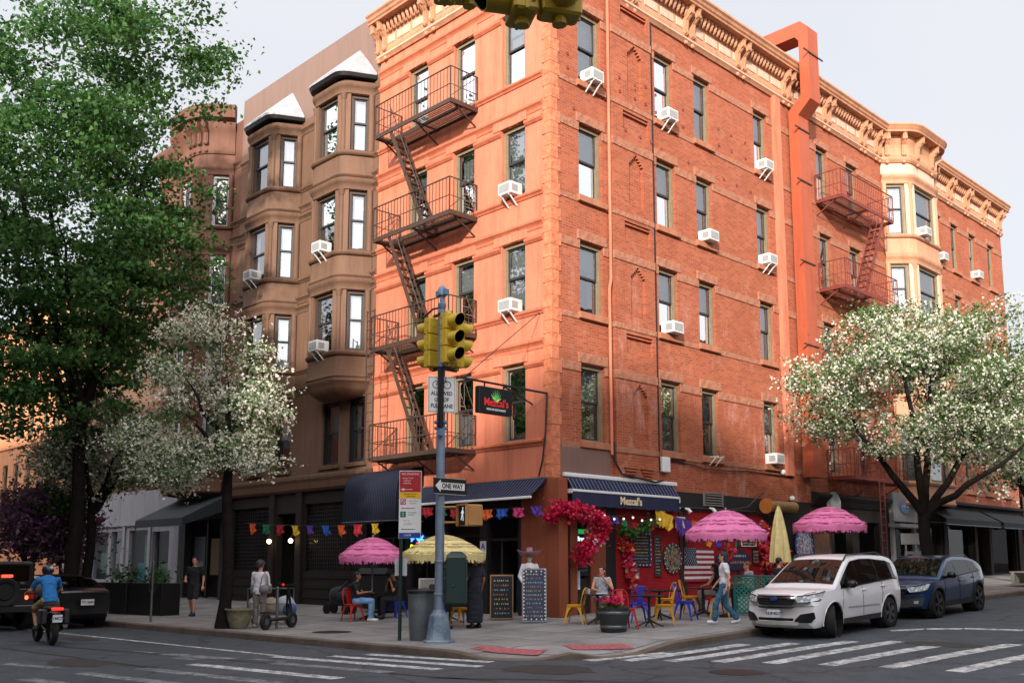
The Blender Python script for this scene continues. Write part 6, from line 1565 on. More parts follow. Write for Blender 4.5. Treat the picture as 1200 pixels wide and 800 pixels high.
# waiter
x, y = .4, -3.2
t, J = human('waiter standing in a dark shirt and long dark apron, holding white papers', (x, y, walk(y)), face(-.85, .1), dict(ell=(-.24, .02, 1.14), wrl=(-.2, .22, 1.08), elr=(.25, -.02, 1.15), wrr=(.27, .1, .93), look=(-.1, 1, -.25)), 1.02, mat('cloth_navy', (34, 38, 46), .9), 'short', 'apron', mat('apron_navy', (24, 28, 40), .9), SHOEB, skin=SKIN2)
o = MB(); o.bbox(-.09, .09, -.004, .004, -.14, .12, .002); tag(o.build('menu_sheet', WHITE, None, loc=t.matrix_basis @ Vector((.29, .16, .78)), rz=t.rotation_euler.z + 1.2), 'white papers in the hand of the waiter', 'paper')
x, y = -.95, -3.25
human('guest in grey-blue seated behind the street cabinet, beside the waiter', (x, y, walk(y)), face(.5, -.7), {**sitting(.45), 'wrl': (-.1, .32, .8), 'wrr': (.1, .32, .8)}, .97, mat('cloth_greyblue', (84, 96, 116), .9), 'short', 'pants', DENIM, SHOEB, skin=SKIN2)
# woman in grey at the corner window
x, y = 2.0, -.3
human('woman in a sleeveless grey dress sitting at a table, one hand at her mouth', (x, y, walk(y)), face(.55, -.8), {**sitting(.48), 'ell': (-.27, .1, .82), 'wrl': (-.06, .2, 1.08), 'elr': (.24, .06, .8), 'wrr': (.14, .28, .8), 'look': (.45, 1, 0)}, 1.0, GREYD, 'none', 'skirt', GREYD, plain('sandal', (120, 84, 60)), hair=HAIRB, hstyle='bun')
x, y = 3.2, 2.95
human('person in a black vest with a black bob seen from behind, below the striped flag', (x, y, walk(y)), face(-.9, -.2), {**sitting(.46), 'ell': (-.26, .1, .8), 'elr': (.28, .02, .8), 'wrr': (.2, .2, .9)}, .97, BLK, 'none', 'pants', PANTS, SHOEB, hstyle='bob')
x, y = 3.35, 4.3
human('guest in a pale grey top seated behind the walking woman', (x, y, walk(y)), face(-.6, -.8), sitting(.46), .97, GREYD, 'short', 'pants', BLK, SHOEB, hair=plain('hair_auburn', (110, 50, 36)), hstyle='bun')
x, y = 3.9, 5.0
human('guest in a black jacket seated behind the green lattice panel', (x, y, walk(y)), face(.5, .9), sitting(.5), 1.0, BLK, 'long', 'pants', BLK, SHOEB, hstyle='short')

# ------------------------------------------------------------------ painted skeleton musician figure
x, y = .1, -1.0
st_, J = None, None
sk = thing('skeleton_statue', 'life-size skeleton musician figure in a sombrero and white jacket, behind the chalkboard', 'statue', (x, y, walk(y)), face(.6, -.75))
BONE = mat('bone', (196, 186, 168), .7, var=.15)
c = MB()
for p, q_, a, b_ in (((-.08, 0, .95), (-.09, .02, .5), .05, .04), ((-.09, .02, .5), (-.1, 0, .06), .04, .045), ((.08, 0, .95), (.09, .02, .5), .05, .04), ((.09, .02, .5), (.1, 0, .06), .04, .045)): capsule(c, p, q_, a + .025, b_ + .025)
capsule(c, (0, 0, .92), (0, 0, 1.0), .14, .13); put('trousers', remeshed(c, .016), mat('cloth_charcoal', (86, 82, 84), .9, var=.2), sk)
c = MB(); capsule(c, (0, 0, 1.0), (0, 0, 1.36), .13, .16)
for s in (-1, 1): capsule(c, (.17 * s, 0, 1.42), (.26 * s, .02, 1.14), .06, .055); capsule(c, (.26 * s, .02, 1.14), (.16 * s, .18, 1.0), .055, .045)
put('jacket', remeshed(c, .016), WTOP, sk)
c = MB(); c.ball((0, .02, 1.62), .075, .09, .1); c.ball((0, .05, 1.53), .05, .055, .05); capsule(c, (0, 0, 1.44), (0, 0, 1.55), .04, .035)
for s in (-1, 1): c.ball((.15 * s, .22, .99), .035, .05, .03); capsule(c, (.1 * s, -.03, .05), (.11 * s, .14, .04), .05, .04)
put('skull', remeshed(c, .011, 1), BONE, sk)
c = MB()
for s in (-1, 1): c.ball((.028 * s, .1, 1.635), .018, .01, .02, 8, 5)
c.ball((0, .112, 1.59), .009, .006, .012, 6, 4); c.box(-.03, .03, .1, .108, 1.53, 1.536); c.build('eye_sockets', BLACK, sk)
c = MB(); n = 28; prof = [(.001, .2), (.07, .19), (.09, .1), (.1, .02), (.14, 0), (.25, -.01), (.33, .05), (.34, .085)]
c.loft([[(r * math.cos(a), r * math.sin(a) * .8, 1.7 + z + (.06 * abs(math.cos(a)) ** 3 if r > .3 else 0)) for a in (2 * PI * k / n for k in range(n))] for r, z in prof], True); c.build('sombrero', mat('hat_pink_grey', (150, 112, 124), .8, var=.2), sk, 50)
c = MB(); c.ball((0, .15, 1.24), .1, .02, .14, 10, 6); c.cbox(0, .15, 1.05, .14, .03, .14); c.build('sash_panel', mat('woven_sash', (176, 116, 84), .8, var=.4, scale=24), sk)
# ------------------------------------------------------------------ vehicles (front towards +x, wheels on z = 0)
def interp(x, pts):
    for (x0, y0), (x1, y1) in zip(pts[:-1], pts[1:]):
        if x <= x1: t = (x - x0) / (x1 - x0) if x1 > x0 else 0; t = max(0, min(1, t)); return y0 + (y1 - y0) * t
    return pts[-1][1]
def sm(x, pts):           # smoothed interpolation
    return sum(interp(x + d, pts) for d in (-.06, -.03, 0, .03, .06)) / 5
def wheel(parent, x, y, r, w, rimm, steer=0, spokes=5):
    n = 26; s = 1 if y > 0 else -1
    def rot(mb): mb.T = Matrix.Rotation(steer, 4, 'Z') @ Matrix.Rotation(-QT * s, 4, 'X'); return mb
    tyre = rot(MB()); tyre.lathe([(r * .6, -w * .4), (r * .9, -w * .5), (r * .985, -w * .4), (r, -w * .25), (r, w * .25), (r * .985, w * .4), (r * .9, w * .5), (r * .68, w * .47), (r * .66, w * .3), (r * .5, -w * .3)], n=n)
    o = tyre.build('wheel', RUBBER, parent, 50, loc=(x, y, r))
    rm = rot(MB()); rm.lathe([(r * .68, w * .44), (r * .655, w * .47), (r * .62, w * .44), (r * .6, w * .1), (.001, w * .05)], n=n)
    for k in range(spokes):
        a = 2 * PI * k / spokes
        for d in (-.13, .13):
            p = (r * .12 * math.cos(a), r * .12 * math.sin(a), w * .46); q = (r * .62 * math.cos(a + d), r * .62 * math.sin(a + d), w * .43); rm.bar(p, q, .05, .03)
    rm.cyl((0, 0, w * .3), (0, 0, w * .5), r * .14, r * .12, 10); rm.build('rim', rimm, o, 40)
    rm = rot(MB()); rm.lathe([(r * .57, w * .14), (.001, w * .1)], n=n); rm.build('brake', DARK, o)
def car(label, loc, rz, paint, S, rimm, ryx=0, rxx=0, steer=0, cat='car', name='parked_car'):
    """S: profile lists in metres: hood/roof line 'top', 'bot', half width 'hw', belt line 'belt', roof half width 'rw', windscreen x-range, axles, wheel radius"""
    t = thing(name, label, cat, loc, rz); t.rotation_euler = (rxx, ryx, rz)
    L0, L1 = S['x0'], S['x1']; ax = S['axles']; wr = S['wr']
    top = lambda x: sm(x, S['top']); bot = lambda x: interp(x, S['bot']); hw = lambda x: sm(x, S['hw']); belt = lambda x: sm(x, S['belt'])
    def side(x, z):        # half width at height z
        b = belt(x); H = hw(x); zb = bot(x)
        if z <= b:
            u = (z - zb) / max(.05, b - zb)
            return H * (.93 + .07 * math.sin(min(1, u * 1.5) * PI / 2)) - .035 * max(0, u - .72) / .28 + .012 * math.exp(-((u - .7) / .07) ** 2)
        rw = S['rw']; zt = max(top(x), b + .01); u = min(1, (z - b) / max(.3, S['roof'] - b))
        return (H - .035) + (rw - H + .035) * u ** 1.15
    def bow(x, y, z):
        f = max(0, 1 - (L1 - x) / .9) ** 1.6; r = max(0, 1 - (x - L0) / .7) ** 1.6; q = (abs(y) / hw(0)) ** 2.4
        rake = S.get('rake', .05)
        return x - f * (S['bowf'] * q + rake * max(0, (z - .55))) + r * (S['bowr'] * q)
    N = 120; rings = []
    for i in range(N + 1):
        x = L0 + (L1 - L0) * i / N; zb, b, zt = bot(x), belt(x), top(x)
        cab = zt > b + .06
        zs = []
        half = []
        for k in range(5): half.append((side(x, zb) * (.0 + .24 * k), zb))
        H = min(b, zt)
        for k in range(1, 9): z = zb + (H - zb) * k / 8; half.append((side(x, z), z))
        if cab:
            for k in range(1, 6): z = b + (zt - .045 - b) * k / 5; half.append((side(x, z), z))
            w = side(x, zt - .045)
            for k, (fy, dz) in enumerate(((.97, -.018), (.88, -.002), (.6, .012), (.3, .02), (0, .024))): half.append((w * fy, zt + dz))
        else:
            w = side(x, H)
            for k in range(5): half.append((w * (1 - .006 * k), H + .0005 * k))
            for fy, dz in ((.97, .02), (.88, .034), (.6, .045), (.3, .05), (0, .052)): half.append((w * fy, H + dz * S.get('crown', 1)))
        ring = [(bow(x, y, z), y, z) for y, z in half] + [(bow(x, -y, z), -y, z) for y, z in reversed(half[1:-1])]
        rings.append(ring)
    m = MB(); m.loft(rings, True, True); me = m.mesh('body')
    cut = MB()
    for a in ax:
        for s in (-1, 1): cut.cyl((a, s * (hw(a) - .34), wr), (a, s * (hw(a) + .2), wr), wr * 1.17, n=30)
    ct_ = bpy.data.objects.new('cut', cut.mesh('cut')); COL.objects.link(ct_)
    me = modmesh(me, [('BOOLEAN', dict(object=ct_, operation='DIFFERENCE', solver='EXACT'))]); bpy.data.objects.remove(ct_)
    me.shade_smooth(); me.set_sharp_from_angle(angle=R(32)); me.name = 'body'
    body = put('body', me, paint, t)
    # inside of arches
    for a in ax:
        w_ = MB()
        for s in (-1, 1): w_.cyl((a, s * (hw(a) - .36), wr), (a, s * (hw(a) - .03), wr), wr * 1.165, n=30, caps=False); w_.lathe([(.001, 0), (wr * 1.16, 0)], n=30) if 0 else None
        w_.build('wheel_arch', RUBBER, t, 60)
    for a in ax:
        for s in (-1, 1): wheel(t, a, s * (hw(a) - .125), wr, .225, rimm, steer if a == ax[0] else 0)
    E = .006
    def patch(nm, mat_, x0, x1, lo, hi, s, nx=14, nz=6, eps=E, par=None):     # panel following the side
        p = MB(); g = []
        for i in range(nx + 1):
            x = x0 + (x1 - x0) * i / nx; g.append([(bow(x, s * 1, lo(x)), s * (side(x, lo(x) + (hi(x) - lo(x)) * k / nz) + eps), lo(x) + (hi(x) - lo(x)) * k / nz) for k in range(nz + 1)])
        g = [[(bow(L0 + 0 + x0 + (x1 - x0) * i / nx, q[1], q[2]), q[1], q[2]) for q in r] for i, r in enumerate(g)] if False else g
        p.loft(g, False); return p.build(nm, mat_, par or t, 60, recalc=True)
    def front(nm, mat_, pts, eps=.012, par=None, n=10):       # panel wrapped on the nose; pts = polygon in (y, z), convex, given as left/right edges
        p = MB(); g = []
        for (ya, za), (yb, zb_) in pts:
            g.append([(bow(L1, ya + (yb - ya) * k / n, za + (zb_ - za) * k / n) + eps, ya + (yb - ya) * k / n, za + (zb_ - za) * k / n) for k in range(n + 1)])
        p.loft(g, False); return p.build(nm, mat_, par or t, 50)
    return t, body, dict(patch=patch, front=front, side=side, bow=bow, top=top, belt=belt, hw=hw, bot=bot)
def glazing(t, K, S, tint):
    """windscreen, rear screen and side lights set into the cabin"""
    top, belt, side, bow = K['top'], K['belt'], K['side'], K['bow']
    def screen(nm, xa, xb):
        p = MB(); g = []; nx, ny = 14, 12
        for i in range(nx + 1):
            x = xa + (xb - xa) * i / nx; z = top(x); w = side(x, z - .045) * .9; row = []
            for k in range(ny + 1):
                f = -1 + 2 * k / ny; zz = z + .024 - .026 * abs(f) ** 2.2; row.append((bow(x, w * f, zz) + (.008 if xa > 0 else -.008), w * f, zz + .009))
            g.append(row)
        p.loft(g, False); return p.build(nm, tint, t, 60)
    screen('windscreen', *S['ws']); screen('rear_screen', *S['rs'])
    for s in (-1, 1):
        for x0, x1, ins0, ins1 in S['lights']:
            lo = lambda x: belt(x) + .035
            hi = lambda x: max(lo(x) + .01, min(top(x) - .085, interp(x, S['lighttop'])))
            p = MB(); g = []; nx, nz = 12, 5
            for i in range(nx + 1):
                row = []
                for k in range(nz + 1):
                    u = k / nz; x = (x0 + ins0 * u) + ((x1 + ins1 * u) - (x0 + ins0 * u)) * i / nx
                    z = lo(x) + (hi(x) - lo(x)) * u; row.append((x, s * (side(x, z) + .007), z))
                g.append(row)
            p.loft(g, False); p.build('side_window', tint, t, 60)
        bp = MB(); g = []; xa, xb = min(l[0] for l in S['lights']) + .1, max(l[1] for l in S['lights']) - .02
        for i in range(25):
            x = xa + (xb - xa) * i / 24; lo = belt(x) + .03; hi = max(lo + .01, min(top(x) - .09, interp(x, S['lighttop'])) - .0)
            g.append([(x, s * (side(x, lo + (hi - lo) * k / 4) + .0035), lo + (hi - lo) * k / 4) for k in range(5)])
        bp.loft(g, False); bp.build('pillar_trim', BLACKG, t, 60)
        tr = MB(); P = []; x0, x1 = S['lights'][0][1] if False else min(l[0] for l in S['lights']), max(l[1] for l in S['lights'])
        for i in range(20):
            x = x0 + (x1 - x0) * i / 19; z = belt(x) + .02; P.append((x, s * (side(x, z) + .008), z))
        tr.tube(P, .012, 5); tr.build('window_trim', BLACKG, t, 60)
CARW = NT('white_car_paint'); CARW.color(srgb(222, 220, 222)).set(Roughness=.28, Coat_Weight=.6, Coat_Roughness=.06); CARW = CARW.m
CARB = NT('blue_car_paint'); CARB.color(srgb(8, 48, 88)).set(Roughness=.3, Metallic=.1, Coat_Weight=.8, Coat_Roughness=.05); CARB = CARB.m
CARK = NT('black_car_paint'); CARK.color(srgb(20, 21, 24)).set(Roughness=.3, Coat_Weight=.6, Coat_Roughness=.06); CARK = CARK.m
LAMP = NT('headlamp_glass'); LAMP.color(srgb(196, 202, 208)).set(Roughness=.15, Metallic=.0, Coat_Weight=1); _n = LAMP.add('ShaderNodeTexVoronoi'); _n.inputs['Scale'].default_value = 16; LAMP.link(LAMP.co(), _n.inputs['Vector']); LAMP.color(LAMP.ramp(_n.outputs['Distance'], [(.2, srgb(240, 242, 246)), (.6, srgb(160, 166, 174))])); LAMP = LAMP.m
PLATE = plain('plate_white', (206, 208, 206), .5); PLASTIC = mat('grey_plastic', (44, 45, 47), .7, var=.1); SILV = mat('silver_trim', (168, 164, 158), .4, .3); TAILR = plain('tail_red', (168, 36, 24), .2); AMBER = plain('amber_lens', (190, 96, 50), .25); MESH_ = m_stripe('grille_mesh', (16, 17, 19), (44, 46, 50), .045, .3, 2)
SUV = dict(x0=-2.28, x1=2.3, axles=(1.36, -1.3), wr=.35, roof=1.68, rw=.66, bowf=.34, bowr=.2, rake=.12,
    top=[(-2.28, .98), (-2.24, 1.1), (-2.08, 1.4), (-1.88, 1.58), (-1.5, 1.655), (-.8, 1.69), (-.3, 1.7), (.2, 1.665), (.6, 1.45), (1.14, 1.1), (1.26, 1.06), (1.9, 1.0), (2.2, .93), (2.3, .84)],
    belt=[(-2.28, 1.02), (-1.6, 1.1), (.9, 1.0), (1.25, 1.01), (1.9, .97), (2.2, .91), (2.3, .8)], bot=[(-2.28, .42), (-2.1, .3), (-1.7, .26), (1.8, .25), (2.15, .24), (2.3, .34)],
    hw=[(-2.28, .74), (-2.1, .84), (-1.6, .895), (1.5, .9), (1.95, .88), (2.2, .83), (2.3, .76)], ws=(.32, 1.13), rs=(-2.22, -1.86),
    lights=((.08, .97, .0, -.52), (-.88, .05, .02, .0), (-1.84, -.92, .3, .02)), lighttop=[(-2, 1.4), (-1.5, 1.53), (-.8, 1.6), (-.3, 1.615), (.3, 1.585), (1, 1.4)])
def details(t, K, S, paint, d):
    patch, front, side, bow, hw, belt, bot, top = (K[k] for k in ('patch', 'front', 'side', 'bow', 'hw', 'belt', 'bot', 'top'))
    for s in (-1, 1):
        m = MB(); mx, mz = d.get('mirror', (.78, 1.1)); y = side(mx, mz) + .02
        m.bbox(mx - .09, mx + .09, s * (y + .12) - .1, s * (y + .12) + .1, mz - .01, mz + .15, .04); m.bar((mx, s * (y - .05), mz + .02), (mx, s * (y + .06), mz + .03), .05); m.build('wing_mirror', BLACKG if d.get('darkmirror', 1) else paint, t, 50)
        for hx in d['handles']:
            m = MB(); z = belt(hx) - .1; m.bbox(hx - .1, hx + .1, s * (side(hx, z) + .018) - .014, s * (side(hx, z) + .018) + .014, z - .018, z + .018, .008); m.build('door_handle', paint, t, 50)
        for x0, x1 in d['seams']:
            m = MB(); P = [(x0 + (x1 - x0) * u + .05 * math.sin(u * 3), 0, bot(x0) + .14 + (belt(x0) - .0 - bot(x0) - .14) * u) for u in np.linspace(0, 1, 9)]
            m.tube([(p[0], s * (side(p[0], p[2]) + .0015), p[2]) for p in P], .006, 4); m.build('door_seam', BLACKG, t)
        patch('sill_cladding', PLASTIC, S['axles'][1] + S['wr'] * 1.2, S['axles'][0] - S['wr'] * 1.2, lambda x: bot(x) + .005, lambda x: bot(x) + .12, s, eps=.012)
        if d.get('strip'): patch('side_strip', plain('strip_grey', (150, 150, 154), .5), -.75, .75, lambda x: .57 + .02 * x, lambda x: .6 + .02 * x, s, 10, 2, .012)
        if d.get('rails'):
            m = MB(); m.tube([(.35, s * (S['rw'] - .03), top(.35) + .0), (.2, s * (S['rw'] - .03), top(.2) + .055), (-1.2, s * (S['rw'] - .03), top(-1.2) + .06), (-1.55, s * (S['rw'] - .05), top(-1.55) + .01)], .02, 6); m.build('roof_rail', d['rails'], t, 50)
        m = MB()        # arch flare
        for a in S['axles']:
            r = S['wr'] * 1.17; n = 18; g = []
            for k in range(n + 1):
                q = PI * (-.06 + 1.12 * k / n); g.append([(a + rr * math.cos(q), s * (side(a + rr * math.cos(q), max(.3, S['wr'] + rr * math.sin(q))) + e), S['wr'] + rr * math.sin(q)) for rr, e in ((r, -.03), (r, .012), (r + .02, .016), (r + d.get('flare', .03), .004))])
            m.loft(g, False)
        m.build('arch_trim', d.get('flarem', paint), t, 50)
    Z = d['lampz']
    for s in (-1, 1):
        rows = []
        for (ya, za, yb, zb_, xa, xb, zs, ze) in ((.52, Z - .09, .7, Z - .075, 2.12, 2.04, Z - .05, Z - .02), (.47, Z - .02, .74, Z + .01, 2.1, 1.92, Z + .03, Z + .06), (.49, Z + .05, .76, Z + .09, 2.08, 1.74, Z + .11, Z + .14)):
            x1_ = S['x1']; rows.append([(bow(x1_, ya + (yb - ya) * k / 6, za + (zb_ - za) * k / 6) + .012, s * (ya + (yb - ya) * k / 6), za + (zb_ - za) * k / 6) for k in range(7)] + [(bow(xa + (xb - xa) * k / 5, side(xa + (xb - xa) * k / 5, .8), zs + (ze - zs) * k / 5), s * (side(xa + (xb - xa) * k / 5, zs) + .012), zs + (ze - zs) * k / 5) for k in range(6)])
        m = MB(); m.loft(rows, False); m.build('headlight', LAMP, t, 50)
        for rr in (rows[0], rows[-1]): MB().tube(rr, .011, 5).build('lamp_bezel', BLACKG, t, 60)
        def hz(x_, y_):
            H = min(belt(x_), top(x_)); return H + .052 * S.get('crown', 1) * max(0, 1 - (abs(y_) / side(x_, H)) ** 3) + .002
        MB().tube([(x_, s * interp(x_, ((1.1, .76), (1.9, .74), (2.16, .62))), hz(x_, interp(x_, ((1.1, .76), (1.9, .74), (2.16, .62))))) for x_ in np.linspace(1.14, 2.12, 14)], .006, 4).build('bonnet_seam', BLACKG, t)
        MB().tube([(bow(S['x1'], y_, Z - .16) + .004, s * y_, Z - .16) for y_ in np.linspace(.02, .8, 9)], .006, 4).build('bumper_seam', BLACKG, t)
        if 0: f = front('headlight', LAMP, [((s * .52, Z - .09), (s * .7, Z - .08)), ((s * .48, Z - .03), (s * .82, Z + .02)), ((s * .5, Z + .03), (s * .85, Z + .09)), ((s * .62, Z + .07), (s * .86, Z + .14))])
    front('grille', MESH_, [((-.4, Z - .14), (.4, Z - .14)), ((-.46, Z - .02), (.46, Z - .02)), ((-.44, Z + .07), (.44, Z + .07))], .014)
    m = MB(); n = 12
    for za, zb_ in ((Z + .005, Z + .045), (Z + .078, Z + .09)):
        g = [[(bow(2.3, y, z) + e, y, z) for z, e in ((za, .012), (za, .03), (zb_, .03), (zb_, .012))] for y in np.linspace(-.46, .46, n)]; m.loft(g, True, True)
    m.build('grille_trim', CHROME, t)
    m = MB(); m.lathe([(.001, .0), (.075, .0), (.085, -.01)], n=18, sx=1); mm = m.mesh('emblem'); mm.transform(Matrix.Translation((bow(2.3, 0, Z) + .05, 0, Z)) @ Matrix.Rotation(QT, 4, 'Y') @ Matrix.Diagonal((.6, 1, 1, 1))); put('emblem', mm, plain('emblem_blue', (34, 60, 116), .25), t)
    return front
def plate(t, x, z, s, txt, rz=QT, w=.31, parent=None, tilt=0):
    m = MB(); m.bbox(-w / 2, w / 2, -.006, .006, -.08, .08, .003); o = m.build('number_plate', PLATE, t, loc=(x, 0, z), rz=rz)
    lettering(txt, .085, plain('plate_blue', (30, 44, 96)), o, (0, -.008, 0), sx=.95, bold=.002); return o
def lean(y): return math.atan(.039)
# white family car, nose towards the crossing (its +x axis points to -y)
t, body, K = car('white family car with a silver grille and turned front wheels, parked at the kerb', (7.1, 1.72, gz(1.72) + .0), -QT, CARW, SUV, mat('alloy_dark', (92, 94, 98), .35, .6), steer=R(27))
t.rotation_euler = (0, math.atan(.039), -QT)
glazing(t, K, SUV, CARGL)
fr_ = details(t, K, SUV, CARW, dict(handles=(-.05, -1.0), seams=((.98, .86), (-.02, -.02), (-.95, -1.0)), strip=1, rails=PLASTIC, lampz=.86, mirror=(.72, 1.03)))
for s in (-1, 1):
    fr_('fog_recess', BLACKG, [((s * .42, .36), (s * .74, .36)), ((s * .46, .44), (s * .82, .46)), ((s * .56, .54), (s * .8, .58))], .014)
fr_('lower_grille', BLACKG, [((-.42, .4), (.42, .4)), ((-.42, .46), (.42, .46))], .013); fr_('bumper_slot', BLACKG, [((-.4, .66), (.4, .66)), ((-.44, .69), (.44, .69))], .013)
fr_('skid_trim', SILV, [((-.5, .31), (.5, .31)), ((-.52, .38), (.52, .38))], .016)
plate(t, K['bow'](2.3, 0, .55) + .03, .55, 1, 'HUP-8217')
for s in (-1, 1): K['patch']('tail_light', AMBER, -2.24, -1.98, lambda x: .9, lambda x: 1.16, s, 6, 4, .01)
o = MB(); o.quad((.93, -.5, 1.27), (.93, -.32, 1.27), (.96, -.32, 1.24), (.96, -.5, 1.24)); 
def cabin(t, K):
    o = MB()
    for s in (-1, 1):
        o.bbox(-.35, .15, s * .36 - .23, s * .36 + .23, .45, .75, .05); o.cbox(-.38, s * .36, 1.0, .16, .46, .62, 0, -.25); o.bbox(-.45, -.35, s * .36 - .12, s * .36 + .12, 1.28, 1.44, .03)
        o.bbox(-1.3, -.8, s * .36 - .23, s * .36 + .23, .45, .7, .05)
    o.bbox(.75, 1.05, -.7, .7, .75, .98, .06); o.bbox(.62, .8, .0, .0 + .01, .9, 1.1, .002)
    o.tube([(.55, .36 + .18 * math.cos(a), .98 + .18 * math.sin(a)) for a in np.linspace(0, 2 * PI, 16)], .015, 6)
    o.bbox(.48, .5, -.1, .1, 1.42, 1.48, .004)
    o.build('seats', plain('seat_dark', (38, 36, 36), .8), t, 50)
# (the shell is solid, so the cabin reads through tinted panes as dark)
tb_ = dict(SUV); 
XV = dict(x0=-2.2, x1=2.24, axles=(1.32, -1.32), wr=.35, roof=1.5, rw=.63, bowf=.36, bowr=.25, rake=.12,
    top=[(-2.2, .92), (-2.16, 1.04), (-1.9, 1.22), (-1.5, 1.38), (-1.0, 1.475), (-.3, 1.5), (.15, 1.46), (.5, 1.31), (1.12, .99), (1.25, .97), (1.8, .9), (2.12, .82), (2.24, .72)],
    belt=[(-2.2, .98), (-1.8, 1.1), (-1.3, 1.04), (.9, .93), (1.2, .93), (1.8, .88), (2.12, .8), (2.24, .68)], bot=[(-2.2, .42), (-2.0, .3), (-1.7, .26), (1.75, .25), (2.1, .26), (2.24, .36)],
    hw=[(-2.2, .7), (-2.0, .82), (-1.5, .89), (1.45, .895), (1.9, .87), (2.12, .82), (2.24, .74)], ws=(.22, 1.05), rs=(-2.12, -1.7),
    lights=((.02, .9, .0, -.5), (-.88, -.04, .02, .0), (-1.5, -.94, .3, .02)), lighttop=[(-2, 1.3), (-1.3, 1.36), (-.3, 1.41), (.3, 1.37), (1, 1.25)])
t, body, K = car('dark blue hatchback with black wheel arches, parked behind the white car', (7.1, 7.05, gz(7.05)), -QT, CARB, XV, mat('alloy_black', (52, 54, 58), .35, .6))
t.rotation_euler = (0, math.atan(.037), -QT)
glazing(t, K, XV, CARGL)
fr_ = details(t, K, XV, CARB, dict(handles=(-.1, -1.0), seams=((.92, .8), (-.08, -.08), (-.98, -1.02)), rails=BLACKG, lampz=.76, mirror=(.66, .98), flare=.07, flarem=PLASTIC))
for s in (-1, 1):
    fr_('fog_light', LAMP, [((s * .6, .4), (s * .68, .4)), ((s * .6, .46), (s * .7, .47))], .03)
    fr_('fog_recess', PLASTIC, [((s * .46, .32), (s * .76, .34)), ((s * .5, .52), (s * .82, .56))], .014)
    K['patch']('tail_light', TAILR, -2.16, -1.9, lambda x: .84, lambda x: 1.0, s, 6, 4, .01)
fr_('lower_grille', PLASTIC, [((-.5, .3), (.5, .3)), ((-.5, .5), (.5, .5))], .013); plate(t, K['bow'](2.24, 0, .52) + .03, .52, 1, 'JKL-4093')

# black saloon parked at the far kerb, tail towards the crossing; black off-road car beyond it; both face -x
SAL = dict(x0=-2.3, x1=2.3, axles=(1.38, -1.35), wr=.33, roof=1.44, rw=.6, bowf=.3, bowr=.25, rake=.06,
    top=[(-2.3, .9), (-2.25, 1.0), (-1.75, 1.08), (-1.2, 1.34), (-.6, 1.43), (0, 1.44), (.4, 1.36), (1.05, .98), (1.3, .95), (2.0, .86), (2.3, .68)],
    belt=[(-2.3, .93), (-1.7, .99), (.9, .9), (1.3, .9), (2.0, .82), (2.3, .64)], bot=[(-2.3, .4), (-2.1, .28), (-1.7, .22), (1.8, .22), (2.3, .3)],
    hw=[(-2.3, .72), (-2.1, .82), (-1.5, .88), (1.5, .88), (2.0, .84), (2.3, .72)], ws=(.3, 1.0), rs=(-1.75, -1.0), lights=((.05, .7, 0, -.4), (-.9, -.0, .1, 0)), lighttop=[(-2, 1.3), (-.3, 1.36), (1, 1.25)])
t, body, K = car('black saloon parked by the kerb with its rear number plate showing, beside the motorcyclist', (-11.3, -9.1, 0), PI + R(4), CARK, SAL, mat('alloy_dark', (92, 94, 98), .35, .6))
glazing(t, K, SAL, CARGL); plate(t, -2.36, .72, 1, 'T71-5840', rz=-QT, w=.36)
for s in (-1, 1): K['patch']('tail_light', TAILR, -2.27, -1.95, lambda x: .78, lambda x: .9, s, 6, 4, .012)
jp = thing('off_road_car', 'boxy black off-road car with a lit brake light and a spare wheel on its tail', 'car', (-11.3, -11.05, 0), PI + R(4))
o = MB(); o.bbox(-1.9, .3, -.8, .8, .55, 1.12, .04); o.bbox(.3, 1.7, -.76, .76, .55, 1.08, .05); o.bbox(-1.88, .2, -.76, .76, 1.1, 1.82, .06); o.bbox(1.7, 1.95, -.85, .85, .5, .68, .03); o.bbox(-2.05, -1.88, -.85, .85, .48, .68, .03); o.build('body', CARK, jp)
o = MB(); 
for s in (-1, 1): o.bbox(.75, 1.75, s * .84 - .1, s * .84 + .1, .82, .9, .02); o.bbox(-1.75, -.75, s * .84 - .1, s * .84 + .1, .82, .9, .02)
o.build('mudguard', PLASTIC, jp)
o = MB(); o.quad((-1.89, -.6, 1.3), (-1.89, .6, 1.3), (-1.885, .6, 1.72), (-1.885, -.6, 1.72)); o.build('rear_screen', CARGL, jp)
o = MB(); 
for s in (-1, 1): o.quad((-1.7, s * .768, 1.2), (-.8, s * .768, 1.2), (-.8, s * .768, 1.72), (-1.7, s * .768, 1.72)); o.quad((-.7, s * .768, 1.2), (.1, s * .768, 1.2), (.1, s * .768, 1.72), (-.7, s * .768, 1.72))
o.build('side_window', CARGL, jp)
o = MB(); o.bbox(-2.02, -1.98, -.14, .14, 1.4, 1.47, .01); o.build('brake_light', emit('brake_red', (255, 60, 40), 2.2), jp)
o = MB()
for s in (-1, 1): o.bbox(-1.95, -1.88, s * .66 - .09, s * .66 + .09, .82, 1.02, .01)
o.build('tail_light', TAILR, jp)
for a in (1.25, -1.25):
    for s in (-1, 1): wheel(jp, a, s * .78, .38, .26, mat('alloy_dark', (92, 94, 98), .35, .6))
sp_ = thing('tmp', 'x', 'x'); bpy.data.objects.remove(sp_)
o = MB(T=Matrix.Translation((-2.0, .05, 1.02)) @ Matrix.Rotation(-QT, 4, 'Y')); o.lathe([(.001, .08), (.2, .08), (.22, .04), (.3, .1), (.36, .1), (.38, .05), (.38, -.08)], n=22); o.build('spare_wheel', RUBBER, jp, 50)

